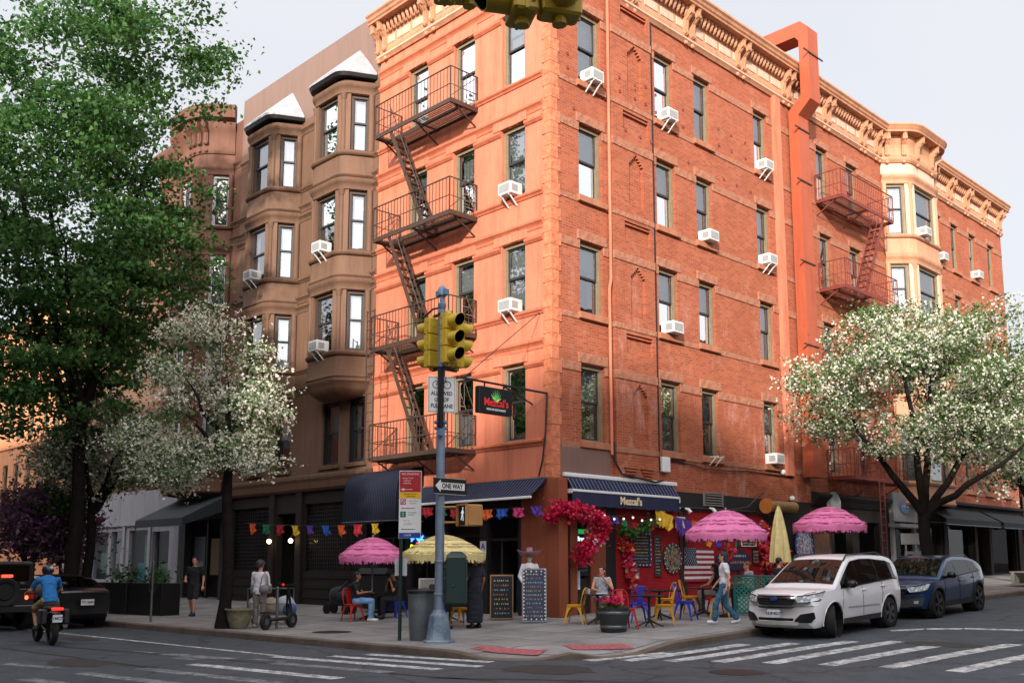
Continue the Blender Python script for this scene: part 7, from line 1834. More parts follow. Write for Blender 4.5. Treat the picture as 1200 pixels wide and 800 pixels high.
# motorcycle and rider (heading -x, towards the left edge)
mr = R(180 - 6); mx_, my_ = -4.75, -11.45
mt = thing('motorcycle', 'dark motorcycle with a glowing red tail light under the rider in blue', 'motorcycle', (mx_, my_, 0), mr)
for x in (.72, -.62):
    o = MB(T=Matrix.Translation((x, 0, .31)) @ Matrix.Rotation(-QT, 4, 'X')); o.lathe([(.2, -.05), (.27, -.065), (.31, -.03), (.31, .03), (.27, .065), (.2, .05)], n=22); w_ = o.build('wheel', RUBBER, mt, 50)
    o = MB(T=Matrix.Translation((x, 0, .31)) @ Matrix.Rotation(-QT, 4, 'X')); o.lathe([(.2, -.03), (.2, .03), (.18, .02), (.05, .04), (.05, -.04), (.18, -.02)], n=16); o.build('rim', STEEL, w_, 50)
o = MB(); o.ball((.18, 0, .82), .3, .16, .16, 12, 8); o.bbox(-.2, .35, -.16, .16, .35, .66, .05); o.tube([(.72, .1, .31), (.6, .1, .7), (.5, .08, 1.02)], .03, 7); o.tube([(.72, -.1, .31), (.6, -.1, .7), (.5, -.08, 1.02)], .03, 7); o.tube([(-.2, .12, .4), (-.62, .12, .31)], .03, 6); o.tube([(-.2, -.12, .4), (-.62, -.12, .31)], .03, 6); o.ball((.62, 0, .72), .1, .07, .2, 8, 6); o.bbox(-.85, -.35, -.12, .12, .6, .74, .04); o.tube([(.1, -.2, .35), (-.3, -.22, .32), (-.75, -.22, .42)], .055, 8); o.build('frame', BLACKG, mt, 50)
o = MB(); o.bbox(-.62, .0, -.15, .15, .74, .84, .04); o.build('saddle', plain('saddle_black', (28, 27, 27), .7), mt, 50)
o = MB(); o.tube([(.36, .38, 1.08), (.48, .2, 1.1), (.5, 0, 1.06), (.48, -.2, 1.1), (.36, -.38, 1.08)], .018, 7)
for s in (-1, 1): o.bar((.44, s * .28, 1.1), (.42, s * .42, 1.28), .015); o.ball((.42, s * .44, 1.3), .05, .08, .05, 8, 5)
o.build('handlebar', BLACK, mt, 50)
o = MB(); o.bbox(-.94, -.88, -.12, .12, .76, .81, .01); o.build('tail_light', emit('tail_glow', (255, 30, 24), 2.0), mt)
o = MB(); o.ball((.5, .33, 1.0), .06, .04, .05, 8, 5); o.build('indicator', emit('amber_glow', (255, 110, 60), 1.5), mt, 60)
plate(mt, -.96, .58, 1, '41MC72', rz=-QT, w=.2)
bag_ = MB(); bag_.bbox(-.8, -.45, .16, .3, .45, .78, .03); bag_.bbox(-.8, -.45, -.3, -.16, .45, .78, .03); bag_.build('pannier', BLACK, mt)
t, J = human('motorcyclist in a blue T-shirt, khaki shorts and a helmet riding the dark motorcycle', (mx_, my_, .0), mr - QT, dict(
    pel=(0, -.22, .95), chest=(0, -.06, 1.24), neck=(0, .1, 1.45), head=(0, .17, 1.57), look=(.15, 1, -.1), shl=(-.2, .06, 1.4), shr=(.2, .06, 1.4), ell=(-.33, .2, 1.16), elr=(.33, .2, 1.16), wrl=(-.34, .4, 1.12), wrr=(.34, .4, 1.12),
    hil=(-.1, -.2, .93), hir=(.1, -.2, .93), knl=(-.22, .22, .74), knr=(.22, .22, .74), anl=(-.2, .0, .36), anr=(.2, .0, .36), tol=(-.21, .15, .32), tor=(.21, .15, .32)), 1.0, BLUET, 'short', 'shorts', KHAKI, SHOEB, hair=None)
o = MB(); o.ball((0, .15, 1.61), .125, .145, .135, 14, 9); hl = o.build('helmet', plain('helmet_grey', (34, 38, 46), .3), t, 60); o = MB(); o.bbox(-.09, .09, .26, .3, 1.56, 1.66, .02); o.build('visor', BLACKG, hl, 50)
o = MB(); o.ball((.05, .03, 1.66), .05, .02, .04, 8, 5); o.build('sticker', plain('helmet_sticker', (160, 180, 196)), hl, 60)
# ------------------------------------------------------------------ window air conditioners
acm = MB(); acm.bbox(-.27, .27, -.38, .12, 0, .37, .015); AC1 = acm.mesh('casing'); AC1.materials.append(ACW)
acm = MB(); acm.box(-.22, .22, -.386, -.38, .06, .31); acm.box(-.2715, -.27, -.32, -.08, .08, .29); acm.box(.27, .2715, -.32, -.08, .08, .29); AC2 = acm.mesh('grille'); AC2.materials.append(ACG)
acm = MB()
for s in (-1, 1): acm.bar((s * .17, -.33, -.01), (s * .17, -.02, -.3), .03, .04); acm.bar((s * .17, -.37, -.02), (s * .17, .05, -.02), .03, .03)
AC3 = acm.mesh('brace'); AC3.materials.append(WHITE)
def ac(rz, u, z, label, y=0, org=(0, 0, 0), brace=True, box=True):
    t = thing('air_conditioner', label, 'air conditioner', fl(rz, u, y, z, org), rz, 'white window air conditioners')
    if box: put('casing', AC1, None, t); put('grille', AC2, None, t)
    if brace: put('brace', AC3, None, t)
for u, z, lab, br_ in ((1.7, 16.14, 'white air conditioner in the top floor window of the brick flank nearest the corner', 1), (5.46, 16.14, 'white air conditioner in the top floor window just past the corbelled niches', 1), (11.35, 16.14, 'white air conditioner in the top floor window just before the orange duct', 1),
                   (7.62, 12.54, 'white air conditioner on the third floor, in the window two past the niches', 0), (11.35, 12.54, 'white air conditioner on the third floor, just before the orange duct', 1), (5.46, 9.0, 'white air conditioner low in a second floor window beside the dark conduit', 0),
                   (11.3, 5.24, 'white air conditioner in the lowest window, close to the pink parasols and the duct', 0), (27.1, 16.14, 'white air conditioner in the top floor window just past the round bay', 0), (31.4, 16.14, 'white air conditioner in the next to last top floor window', 0)):
    ac(QT, u, z, lab, brace=br_)
t = thing('empty_bracket', 'empty white air conditioner brackets under the open lowest window', 'bracket', fl(QT, 7.62, 0, 5.24), QT); put('brace', AC3, None, t)
ac(0, -1.54, 12.54, 'white air conditioner in the upper of two such windows of the orange front')
ac(0, -1.54, 9.0, 'white air conditioner in the orange front, right above the hanging sign')
ac(0, -10.05, 12.54, 'white air conditioner in the middle window of the nearer brown bay', -1.0)
ac(0, -10.05, 9.0, 'white air conditioner in the lowest window of the nearer brown bay', -1.0)
ac(0, -14.82, 12.54, 'white air conditioner in the middle of the farther brown bay', -1.0)
ac(0, -16.0, 5.24, 'white air conditioner low on the brown house beside the blossom', brace=False)
a_ = math.atan2(-.95, .9); ac(QT, 22.9, 16.14, 'white air conditioner in the top window of the pale round bay', -.95, brace=False)

# ------------------------------------------------------------------ awnings
AWN = 'awnings'
aw = thing('awning', 'navy pinstriped box awning with a rounded top, against the end of the brown house', 'awning', (-7.0, 0, 3.05))
o = MB(); pr = [(0, 1.74), (-.35, 1.7), (-.68, 1.6), (-.9, 1.44), (-1.02, 1.22), (-1.06, .95), (-1.08, .5), (-1.1, 0)]
g = [[(x, y, z + rng.uniform(-.008, .008)) for y, z in pr] for x in np.linspace(-1.42, 1.42, 12)]
o.loft(g, False); 
for x in (-1.42, 1.42): o.add([(x, y, z) for y, z in pr] + [(x, 0, 0)], [tuple(range(len(pr) + 1))])
o.build('cover', m_stripe('navy_box_stripe', (19, 23, 38), (58, 64, 82), .09, .2, 0), aw, 40)
o = MB(); o.tube([(-1.42, -1.1, .02), (1.42, -1.1, .02)], .02, 6); o.tube([(-1.42, 0, .02), (-1.42, -1.1, .02)], .02, 6); o.tube([(1.42, 0, .02), (1.42, -1.1, .02)], .02, 6); o.build('frame', STEEL, aw, 60)
aw = thing('awning', 'long navy striped awning sloping over the cafe door, on the orange front', 'awning', (-2.9, 0, 3.5))
o = MB(); P0, P1 = (-.02, .62), (-.72, .06); N_ = 16; g = []
for k in range(N_ + 1):
    x = -2.75 + 5.5 * k / N_; g.append([(x, P0[0] + (P1[0] - P0[0]) * t, P0[1] + (P1[1] - P0[1]) * t - .03 * math.sin(PI * t) - (.012 if k % 2 else 0) * math.sin(PI * t)) for t in np.linspace(0, 1, 6)])
o.loft(g, False); o.build('cover', m_stripe('navy_stripe_wide', (25, 29, 56), (136, 142, 162), .125, .12, 0), aw, 40)
o = MB(); o.bbox(-2.8, 2.8, -.76, -.7, .0, .07, .012); o.build('front_bar', WHITE, aw)
o = MB(); 
for x in (-2.5, 0, 2.5): o.tube([(x, 0, .35), (x + .02, -.4, .2), (x, -.72, .05)], .02, 6)
o.cyl((-2.75, -.03, .6), (2.75, -.03, .6), .04, n=8)
for k in range(9): o.ball((-2.5 + .62 * k, -.04, .64), .03, n=6, m=4)
o.build('arm', STEEL, aw, 60)
aw = thing('awning', 'short navy awning with white bars and a cream name on its valance', 'awning', (0, 2.85, 3.3), QT)
o = MB(); o.bbox(-2.5, 2.65, -.16, 0, .84, .96, .02); o.bbox(-2.5, 2.45, -.4, -.36, .42, .49, .01); o.bbox(-2.5, -2.46, -.4, -.2, .37, .49, .01); o.bbox(2.41, 2.45, -.4, -.36, .3, .49, .01); o.build('white_bar', WHITE, aw)
o = MB(); N_ = 14; o.loft([[(x, -.12, .86), (x, -.25, .67), (x, -.37, .48)] for x in np.linspace(-2.45, 2.42, N_)], False); o.build('cover', m_stripe('navy_stripe_mid', (27, 32, 62), (140, 146, 168), .16, .12, 0), aw)
o = MB(); g = [[(x, -.385, .42), (x, -.385 + .01 * math.sin(x * 9), .2), (x, -.385 + .012 * math.sin(x * 9), .02 + .03 * abs(math.sin(x * 7)))] for x in np.linspace(-2.47, 2.43, 60)]; o.loft(g, False); o.build('valance', NAVYP, aw, 60)
lettering("Mezcal's", .3, CREAM, aw, (.05, -.405, .24), bold=.012, name='awning_lettering', sx=1.0)
aw = thing('awning', 'dark sloping shop awning on a pole, half behind the blossom tree trunk', 'awning', (-20.4, 0, 3.0))
o = MB(); o.add([(-2.1, -.02, 1.5), (2.2, -.02, 1.5), (2.2, -1.9, .55), (-2.1, -1.9, .55)], [(0, 1, 2, 3)]); o.add([(-2.1, -1.9, .55), (2.2, -1.9, .55), (2.2, -1.92, .25), (-2.1, -1.92, .25)], [(0, 1, 2, 3)]); o.add([(2.2, -.02, 1.5), (2.2, -1.9, .55), (2.2, -1.9, .25), (2.2, -.02, .9)], [(0, 1, 2, 3)]); o.add([(-2.1, -.02, 1.5), (-2.1, -1.9, .55), (-2.1, -1.9, .25), (-2.1, -.02, .9)], [(0, 1, 2, 3)]); o.build('cover', mat('awning_green_black', (40, 48, 50), .8, var=.15), aw, recalc=False)
o = MB(); o.tube([(-2.1, -1.88, .3), (-2.1, -1.88, -2.75)], .03, 6); o.bar((-2.1, -1.9, .26), (2.2, -1.9, .26), .03); o.build('pole', STEEL, aw)
for u0, u1, lab in ((23.4, 29.6, 'dark folded awning over the shadowed shops behind the broad blossom tree'), (30, 35, 'dark awning over the last shop of the brick flank')):
    aw = thing('awning', lab, 'awning', (0, (u0 + u1) / 2, 3.7), QT); L = (u1 - u0) / 2
    o = MB(); o.add([(-L, -.02, .6), (L, -.02, .6), (L, -1.1, 0), (-L, -1.1, 0)], [(0, 1, 2, 3)]); o.add([(-L, -1.1, 0), (L, -1.1, 0), (L, -1.1, -.25), (-L, -1.1, -.25)], [(0, 1, 2, 3)]); o.build('cover', plain('awning_black', (32, 38, 38), .8), aw, recalc=False)
    o = MB(); o.bar((-L, -1.1, -.25), (L, -1.1, -.25), .03); o.bar((-L, 0, -.1), (-L, -1.1, -.2), .03); o.bar((L, 0, -.1), (L, -1.1, -.2), .03); o.build('frame', STEEL, aw)

# ------------------------------------------------------------------ hanging cafe sign
hs = thing('hanging_sign', 'black box sign with a green agave and red name, hung from an iron bracket', 'sign', (-.16, 0, 0), QT)
o = MB(); o.bbox(-2.66, -1.46, -.09, .09, 5.64, 6.34, .015); hb = o.build('box', plain('sign_black', (18, 24, 30), .4), hs)
o = MB(); o.bar((-3.25, 0, 6.48), (.1, 0, 6.45), .05); o.tube([(-.05, 0, 6.44), (-.9, .75, 6.3), (-1.3, .1, 6.46)], .02, 6) if 0 else None
o.bar((-2.4, 0, 6.34), (-2.4, 0, 6.47), .03); o.bar((-1.7, 0, 6.34), (-1.7, 0, 6.46), .03); o.bar((-1.7, 0, 6.44), (.08, .62, 6.2), .035); o.bar((0.08, .62, 6.2), (.08, 0, 6.42), .03); o.ball((.05, 0, 6.45), .06); o.build('bracket', BLACK, hs)
AG1, AG2 = emit('agave_green', (96, 190, 90), .35), emit('agave_pale', (214, 226, 150), .35)
SR = emit('name_red', (214, 44, 44), .42); SW_ = emit('small_white', (220, 224, 226), .4)
def agave(y, d):
    o = MB(); c = (-2.06, 5.98)
    for k, (a, L) in enumerate(((-1.15, .2), (-.85, .27), (-.5, .3), (-.18, .33), (.12, .35), (.42, .31), (.75, .28), (1.1, .22))):
        dx, dz = math.sin(a), math.cos(a); o.m(k % 2 if abs(a) > .8 else 0).add([(c[0] + dz * .035, y, c[1] - dx * .035), (c[0] + dx * L, y - d * .004, c[1] + dz * L), (c[0] - dz * .035, y, c[1] + dx * .035)], [(0, 1, 2)])
    o.build('agave_plant', [AG1, AG2], hb, recalc=False)
agave(-.0955, 1); lettering("Mezcal's", .29, SR, hb, (-2.06, -.1, 5.93), bold=.006, sx=.92, name='sign_lettering'); lettering('MEXICAN RESTAURANT', .08, SW_, hb, (-2.06, -.097, 5.75), bold=.0, sx=.8, name='sign_lettering')

# ------------------------------------------------------------------ boards, flag, roundels and pictures on the red wall
CHALK = plain('chalk_black', (26, 30, 36), .8); DOTW = plain('board_white', (224, 222, 214), .6); CHK = [plain('chalk_%d' % i, c, .8) for i, c in enumerate(((210, 200, 170), (200, 150, 110), (150, 190, 200), (206, 120, 110), (196, 186, 90)))]
def chalk_lines(par, x0, x1, z0, z1, rows, y, seed):
    """rows of small handwriting strokes"""
    g = random.Random(seed)
    for mi in range(len(CHK)):
        o = MB()
        for r in range(rows):
            if r % len(CHK) != mi: continue
            z = z1 - (z1 - z0) * (r + .5) / rows; h = (z1 - z0) / rows * .52; x = x0 + g.uniform(0, .12) * (x1 - x0); xe = x1 - g.uniform(0, .16) * (x1 - x0)
            while x < xe:
                w = g.uniform(.5, 1.0) * h * .75; s = h * g.uniform(.55, 1)
                o.bar((x, y, z - s / 2), (x + w * .4, y, z + s / 2), .003, h * .2)
                if g.random() < .75: o.bar((x + w * .35, y, z + s * .4), (x + w * .75, y, z - s * .4), .003, h * .2)
                if g.random() < .45: o.bar((x, y, z), (x + w * .7, y, z + g.uniform(-.2, .2) * h), .003, h * .2)
                x += w + h * (.25 if g.random() < .8 else .6)
        if o.v: o.build('chalk_writing', CHK[mi], par)
def framed(name, label, cat, loc, rz, w, h, fm, bm, rows, seed, dots=None, tilt=0, group=None, fw=.04, th=.03):
    t = thing(name, label, cat, loc, rz, group); t.rotation_euler = (tilt, 0, rz)
    o = MB(); o.bbox(-w / 2, w / 2, -th, 0, 0, fw, .004); o.bbox(-w / 2, w / 2, -th, 0, h - fw, h, .004); o.bbox(-w / 2, -w / 2 + fw, -th + .001, 0, fw, h - fw, .004); o.bbox(w / 2 - fw, w / 2, -th + .001, 0, fw, h - fw, .004); o.build('frame', fm, t)
    o = MB(); o.box(-w / 2 + fw, w / 2 - fw, -th * .5, -.002, fw, h - fw); o.build('panel', bm, t)
    if rows: chalk_lines(t, -w / 2 + fw * 1.3, w / 2 - fw * 1.3, fw * 1.2, h - fw * 1.2, rows, -th * .5 - .003, seed)
    if dots:
        o = MB(); n = int(w / dots); 
        for k in range(n): x = -w / 2 + w * (k + .5) / n; o.ball((x, -th - .003, fw / 2), fw * .3, .006, fw * .3, 6, 4); o.ball((x, -th - .003, h - fw / 2), fw * .3, .006, fw * .3, 6, 4)
        n = int(h / dots)
        for k in range(1, n - 1): z = h * (k + .5) / n; o.ball((-w / 2 + fw / 2, -th - .003, z), fw * .3, .006, fw * .3, 6, 4); o.ball((w / 2 - fw / 2, -th - .003, z), fw * .3, .006, fw * .3, 6, 4)
        o.build('white_dot', DOTW, t)
    return t
bw = framed('menu_board', 'dark painted menu board with blue dotted border on the red wall', 'sign', (.02, 3.78, 1.68), QT, .98, 1.0, plain('border_blue', (34, 56, 104)), CHALK, 9, 1, .14, fw=.075)
framed('menu_board', 'narrow upright painted board right beside the dotted menu board', 'sign', (.03, 4.58, 1.38), QT, .36, 1.22, WOODD, CHALK, 12, 2)
framed('framed_notice', 'small wide framed notice below the dotted menu board', 'sign', (.03, 3.35, 1.32), QT, .62, .32, STEEL, plain('notice_beige', (176, 160, 140)), 3, 3)
framed('framed_notice', 'small dark framed card near the far end of the red wall', 'sign', (.03, 10.0, 1.72), QT, .42, .55, BLACK, plain('notice_brown', (84, 64, 56)), 4, 4)
framed('framed_notice', 'framed picture hanging between the painted menu and the flag, above the purple bunting', 'sign', (.03, 4.75, 2.85), QT, .62, .42, WOOD, plain('notice_tan', (150, 132, 104)), 3, 5)
framed('framed_notice', 'white text panel high on the red wall by the pink parasol', 'sign', (.03, 5.75, 2.85), QT, .5, .36, WHITE, DOTW, 3, 6)
framed('paper_notice', 'pale blue printed sheet taped inside the corner window', 'notice', (.03, .86, 1.05), QT, .38, .5, WHITE, plain('sheet_blue', (168, 186, 216)), 5, 7, fw=.02, th=.012)
ns = framed('window_menu', 'black menu board with green heading and pink edge in the corner window', 'sign', (.0, 1.2, 1.42), QT, .52, 1.35, BLACK, CHALK, 0, 8, fw=.03)
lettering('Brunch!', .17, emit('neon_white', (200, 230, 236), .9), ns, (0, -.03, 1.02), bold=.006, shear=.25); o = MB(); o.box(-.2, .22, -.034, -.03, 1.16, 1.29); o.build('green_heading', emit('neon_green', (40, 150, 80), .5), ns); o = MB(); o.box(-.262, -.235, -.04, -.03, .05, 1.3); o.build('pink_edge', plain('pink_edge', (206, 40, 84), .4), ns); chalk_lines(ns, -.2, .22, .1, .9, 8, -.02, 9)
def aframe(x, y, rz, label, w, h, border, rows, seed):
    t = thing('chalkboard', label, 'chalkboard', (x, y, walk(y)), rz)
    o = MB()
    for s in (1, -1):
        T = Matrix.Rotation(R(9) * -s, 4, 'X'); o.T = Matrix.Translation((0, s * .21 * -1, 0)) @ T
        o.bbox(-w / 2, w / 2, -.02, .02, .02, h, .006)
    o.build('board', plain('board_grey', (132, 134, 140), .6) if border else WOOD, t)
    T = Matrix.Translation((0, -.21, 0)) @ Matrix.Rotation(-R(9), 4, 'X')
    o = MB(T=T); o.box(-w / 2 + .03, w / 2 - .03, -.026, -.0205, .06, h - .04); pn_ = o.build('slate', plain('slate_blue', (52, 60, 84), .8) if border else CHALK, t)
    sv = MB; 
    tmp = thing('x', 'x', 'x'); chalk_lines(tmp, -w / 2 + .08, w / 2 - .08, .12, h - .1, rows, -.03, seed)
    for c in list(tmp.children): c.data.transform(T); c.parent = t
    bpy.data.objects.remove(tmp)
    if border:
        o = MB(T=T)
        for k in range(int(h / .09)): o.ball((-w / 2 + .04, -.03, .09 + k * .09), .02, .008, .02, 6, 4); o.ball((w / 2 - .04, -.03, .09 + k * .09), .02, .008, .02, 6, 4)
        for k in range(4): o.ball((-w / 2 + .1 + k * .13, -.03, .09), .02, .008, .02, 6, 4); o.ball((-w / 2 + .1 + k * .13, -.03, h - .08), .02, .008, .02, 6, 4)
        o.build('white_dot', DOTW, t)
    return t
aframe(.62, -1.35, face(.75, -.75) + PI, 'tall folding chalkboard edged with white dots, standing in front of the skeleton', .62, 1.38, True, 11, 11)
aframe(-.75, -1.2, face(.75, -.75) + PI, 'wood-framed chalkboard standing beside the open door behind the waiter', .62, 1.2, False, 8, 12)
framed('menu_board', 'dark poster board with pale drawing on the front behind the litter bin', 'sign', (-4.45, -.03, 1.3), 0, .9, 1.15, plain('frame_pale', (150, 146, 136)), plain('poster_dark', (40, 38, 52)), 5, 13)
framed('easel_board', 'small cream board with dark lettering standing above the litter bin', 'sign', (-1.55, -3.0, walk(-3) + .62), R(45), .62, .55, WHITE, plain('board_cream', (196, 190, 180)), 2, 14)
gc_ = thing('grade_card', 'white card with a big letter A in the cafe window by the door', 'notice', (-2.78, -.02, 2.05)); o = MB(); o.bbox(-.13, .13, -.01, 0, 0, .36, .003); o.build('card', WHITE, gc_); lettering('A', .26, plain('grade_blue', (40, 70, 150)), gc_, (0, -.014, .2), bold=.008)
nn = thing('neon_sign', 'blue wave and yellow script neon beer sign in the dark window behind the parking sign', 'sign', (-5.9, .02, 2.1))
o = MB(); o.tube([(-.3, 0, .42), (-.2, 0, .62), (0, 0, .66), (.15, 0, .5), (.02, 0, .42), (.28, 0, .4)], .03, 6); o.tube([(-.3, 0, .36), (-.1, 0, .5), (.1, 0, .34), (.28, 0, .52)], .025, 6); o.build('blue_tube', emit('neon_blue', (60, 130, 255), 2.2), nn, 60); lettering('Pacifico', .24, emit('neon_yellow', (240, 220, 40), 1.4), nn, (.02, -.02, .16), bold=.008, shear=.2); o = MB(); o.box(-.05, .25, .0, .01, .27, .33); o.build('red_bar', emit('neon_red', (240, 50, 40), 1.2), nn)

# striped flag pinned to the wall
fg = thing('flag', 'striped flag with a starred blue corner pinned to the red wall', 'flag', (.05, 6.7, 1.2), QT)
W_, H_ = 1.62, 1.06
def wav(x, z): return -.02 + .018 * math.sin(x * 7 + z * 3) + .012 * math.sin(z * 9)
def cloth(nm, m, x0, x1, z0, z1, e=0):
    o = MB(); nx, nz = max(2, int((x1 - x0) / .07)), max(1, int((z1 - z0) / .09)); o.loft([[(x0 + (x1 - x0) * i / nx, wav(x0 + (x1 - x0) * i / nx, z0 + (z1 - z0) * k / nz) - e, z0 + (z1 - z0) * k / nz) for k in range(nz + 1)] for i in range(nx + 1)], False); return o
o = cloth('f', None, -W_ / 2, W_ / 2, 0, H_); o.build('white_field', plain('flag_white', (206, 200, 200), .9), fg, 60)
o = MB()
for k in range(7): q = cloth('f', None, -W_ / 2, W_ / 2, H_ * 2 * k / 13, H_ * (2 * k + 1) / 13, .004); n0 = len(o.v); o.v += q.v; o.f += [tuple(i + n0 for i in f) for f in q.f]; o.mi += q.mi
o.build('red_stripe', plain('flag_red', (136, 30, 46), .9), fg, 60)
cloth('f', None, -W_ / 2, -W_ / 2 + W_ * .4, H_ * 6 / 13, H_, .008).build('blue_field', plain('flag_blue', (26, 40, 70), .9), fg, 60)
o = MB()
for r in range(9):
    for c in range(6 if r % 2 == 0 else 5):
        x = -W_ / 2 + W_ * .4 * ((c + .5 + (0 if r % 2 == 0 else .5)) / 6); z = H_ * 6 / 13 + H_ * 7 / 13 * (r + .5) / 9; y = wav(x, z) - .011
        o.add([(x + (.022 if k % 2 == 0 else .009) * math.sin(k * PI / 5), y, z + (.022 if k % 2 == 0 else .009) * math.cos(k * PI / 5)) for k in range(10)], [tuple(range(10))])
o.build('star', DOTW, fg, recalc=False)
def roundel(label, u, z, r, cols, rim, x=.02, sc=26):
    t = thing('mosaic_roundel', label, 'wall ornament', (x, u, z), QT)
    o = MB(T=Matrix.Rotation(QT, 4, 'X')); o.lathe([(.001, .03), (r * .9, .03), (r * .9, 0)], n=32); o.build('mosaic', m_mosaic('mosaic_' + label[:9].replace(' ', '_'), cols, sc), t, 40)
    o = MB(T=Matrix.Rotation(QT, 4, 'X')); o.lathe([(r * .88, .03), (r * .9, .05), (r, .04), (r, 0)], n=32); o.build('rim', rim, t, 40)
    o = MB()
    for k in range(16): a = 2 * PI * k / 16; o.ball((r * .95 * math.cos(a), -.05, r * .95 * math.sin(a)), r * .045, .012, r * .045, 6, 4)
    o.build('white_dot', DOTW, t)
roundel('grey and gold mosaic roundel on the red wall beside the flag', 5.3, 1.92, .46, ((60, 66, 74), (136, 124, 104), (100, 110, 116), (150, 130, 84), (40, 46, 56), (120, 70, 60)), plain('rim_dark', (44, 50, 58)))
roundel('blue and white speckled mosaic roundel under the farther pink parasol', 13.15, 2.4, .62, ((60, 90, 160), (190, 190, 200), (110, 120, 150), (170, 110, 100), (40, 60, 120), (210, 205, 200)), plain('rim_blue', (44, 84, 160)), .08)
o = thing('oval_sign', 'dark blue oval painted sign with pale marks, behind the walking woman', 'sign', (.02, 8.65, 1.9), QT)
p = MB(T=Matrix.Rotation(QT, 4, 'X')); p.lathe([(.001, .03), (1, .03), (1, 0)], n=36, sx=1.0, sy=.36); p.build('panel', plain('oval_blue', (32, 44, 78), .5), o, 40)
chalk_lines(o, -.7, .7, -.2, .22, 2, -.034, 15)
for i, (u, m, nm) in enumerate(((7.3, plain('deco_orange', (232, 140, 30)), 'heart'), (7.85, plain('deco_blue', (60, 70, 180)), 'star'), (8.35, plain('deco_red', (206, 70, 40)), 'heart'), (8.95, plain('deco_green', (30, 130, 90)), 'clover'))):
    p = MB(T=Matrix.Rotation(QT, 4, 'X')); p.lathe([(.001, .02), (.15, .02), (.17, 0)], n=5 + 3 * (i % 3)); tag(p.build('wall_ornament', m, None, loc=(.02, u, 2.42), rz=QT), ('small orange ornament', 'small blue ornament', 'small red ornament', 'round green ornament')[i] + ' hung in a row above the flag and oval sign', 'wall ornament')
ct_ = framed('cutout_sign', 'white cut-out lettered strip at the end of the ornament row', 'sign', (.03, 9.6, 2.33), QT, .9, .22, DOTW, CHALK, 1, 16, fw=.03)

# green lattice panel
la = thing('lattice_panel', 'turquoise lattice fence panel between the walking woman and the white car', 'fence', (4.5, 2.85, walk(2.85)), R(22))
o = MB(); n = 9; W_, H_ = 1.1, .98
for k in range(-n, n + 1):
    for s in (-1, 1):
        x0 = k * .125; pts = []
        a, b = max(-W_ / 2, x0 - H_ / 2), min(W_ / 2, x0 + H_ / 2)
        if a >= b: continue
        za, zb_ = (a - x0) * 1 + H_ / 2, (b - x0) * 1 + H_ / 2
        if s < 0: za, zb_ = H_ - za, H_ - zb_
        o.bar((a, s * .006, .06 + za * .92), (b, s * .006, .06 + zb_ * .92), .012, .034)
o.build('lattice', plain('lattice_green', (24, 128, 116), .6), la)
o = MB(); 
for x in (-W_ / 2, W_ / 2): o.box(x - .03, x + .03, -.03, .03, 0, 1.02)
o.box(-W_ / 2, W_ / 2, -.028, .028, .98, 1.03); o.box(-W_ / 2, W_ / 2, -.028, .028, .04, .09); o.build('frame', plain('lattice_frame', (22, 108, 104), .6), la)

# ------------------------------------------------------------------ bunting
def bunting(label, a, b, sag, items, sw_=.3, sh=.28):
    a, b = Vector(a), Vector(b); t = thing('bunting', label, 'bunting', tuple((a + b) / 2)); c = (a + b) / 2
    pos = lambda u: a + (b - a) * u - Vector((0, 0, sag * 4 * u * (1 - u))) - c
    o = MB(); o.tube([tuple(pos(k / 24)) for k in range(25)], .007, 4); o.build('cord', BLACK, t)
    d = (b - a).normalized(); g = random.Random(len(items))
    for k, rgb in enumerate(items):
        u = (k + .5) / len(items); p = pos(u); o = MB(); nx = 8; lean_ = g.uniform(-.35, .35); sw2 = sw_ * g.uniform(.8, 1.15)
        rows = []
        for i in range(nx + 1):
            f = i / nx - .5; hh = sh * g.uniform(.75, 1.0) * (1 - .5 * abs(f)); x = d * f * sw2
            rows.append([tuple(p + x + Vector((0, 0, -.01))), tuple(p + x * .92 + Vector((.02 * math.sin(i * 2), .03 * math.cos(i * 2), -hh * .5)) + d * lean_ * hh * .5), tuple(p + x * .85 + Vector((.04 * math.sin(i), .05 * math.sin(i * 1.7), -hh)) + d * lean_ * hh)])
        o.loft(rows, False); o.build('flag', mat('paper_%d_%d_%d' % rgb, rgb, .8, var=.2, scale=18), t, recalc=False)
OR_, GN_, RE_, YE_, PU_, BU_, PK_ = (206, 88, 28), (22, 112, 76), (168, 30, 42), (206, 164, 36), (84, 48, 140), (30, 84, 170), (182, 48, 106)
bunting('bunting of cut paper flags strung across the dark brown house front', (-13.2, -1.9, 3.18), (-5.9, -1.3, 3.0), .08, [OR_, GN_, RE_, YE_, PU_, BU_, OR_, RE_, YE_], .42, .42)
bunting('bunting of cut paper flags below the awning over the cafe door', (-4.6, -.9, 3.45), (.4, -.75, 3.3), .1, [RE_, GN_, RE_, OR_, OR_, BU_, PK_, PU_], .46, .34)
bunting('short bunting with yellow and purple paper on the red wall under the name valance', (.35, 4.1, 3.45), (.4, 6.3, 3.1), .12, [YE_, YE_, PU_, PU_, OR_], .5, .62)
bunting('small string of paper flags between the window garland and the painted menu', (.35, 2.0, 3.15), (.3, 4.2, 2.95), .1, [BU_, GN_, RE_, GN_, RE_], .26, .24)

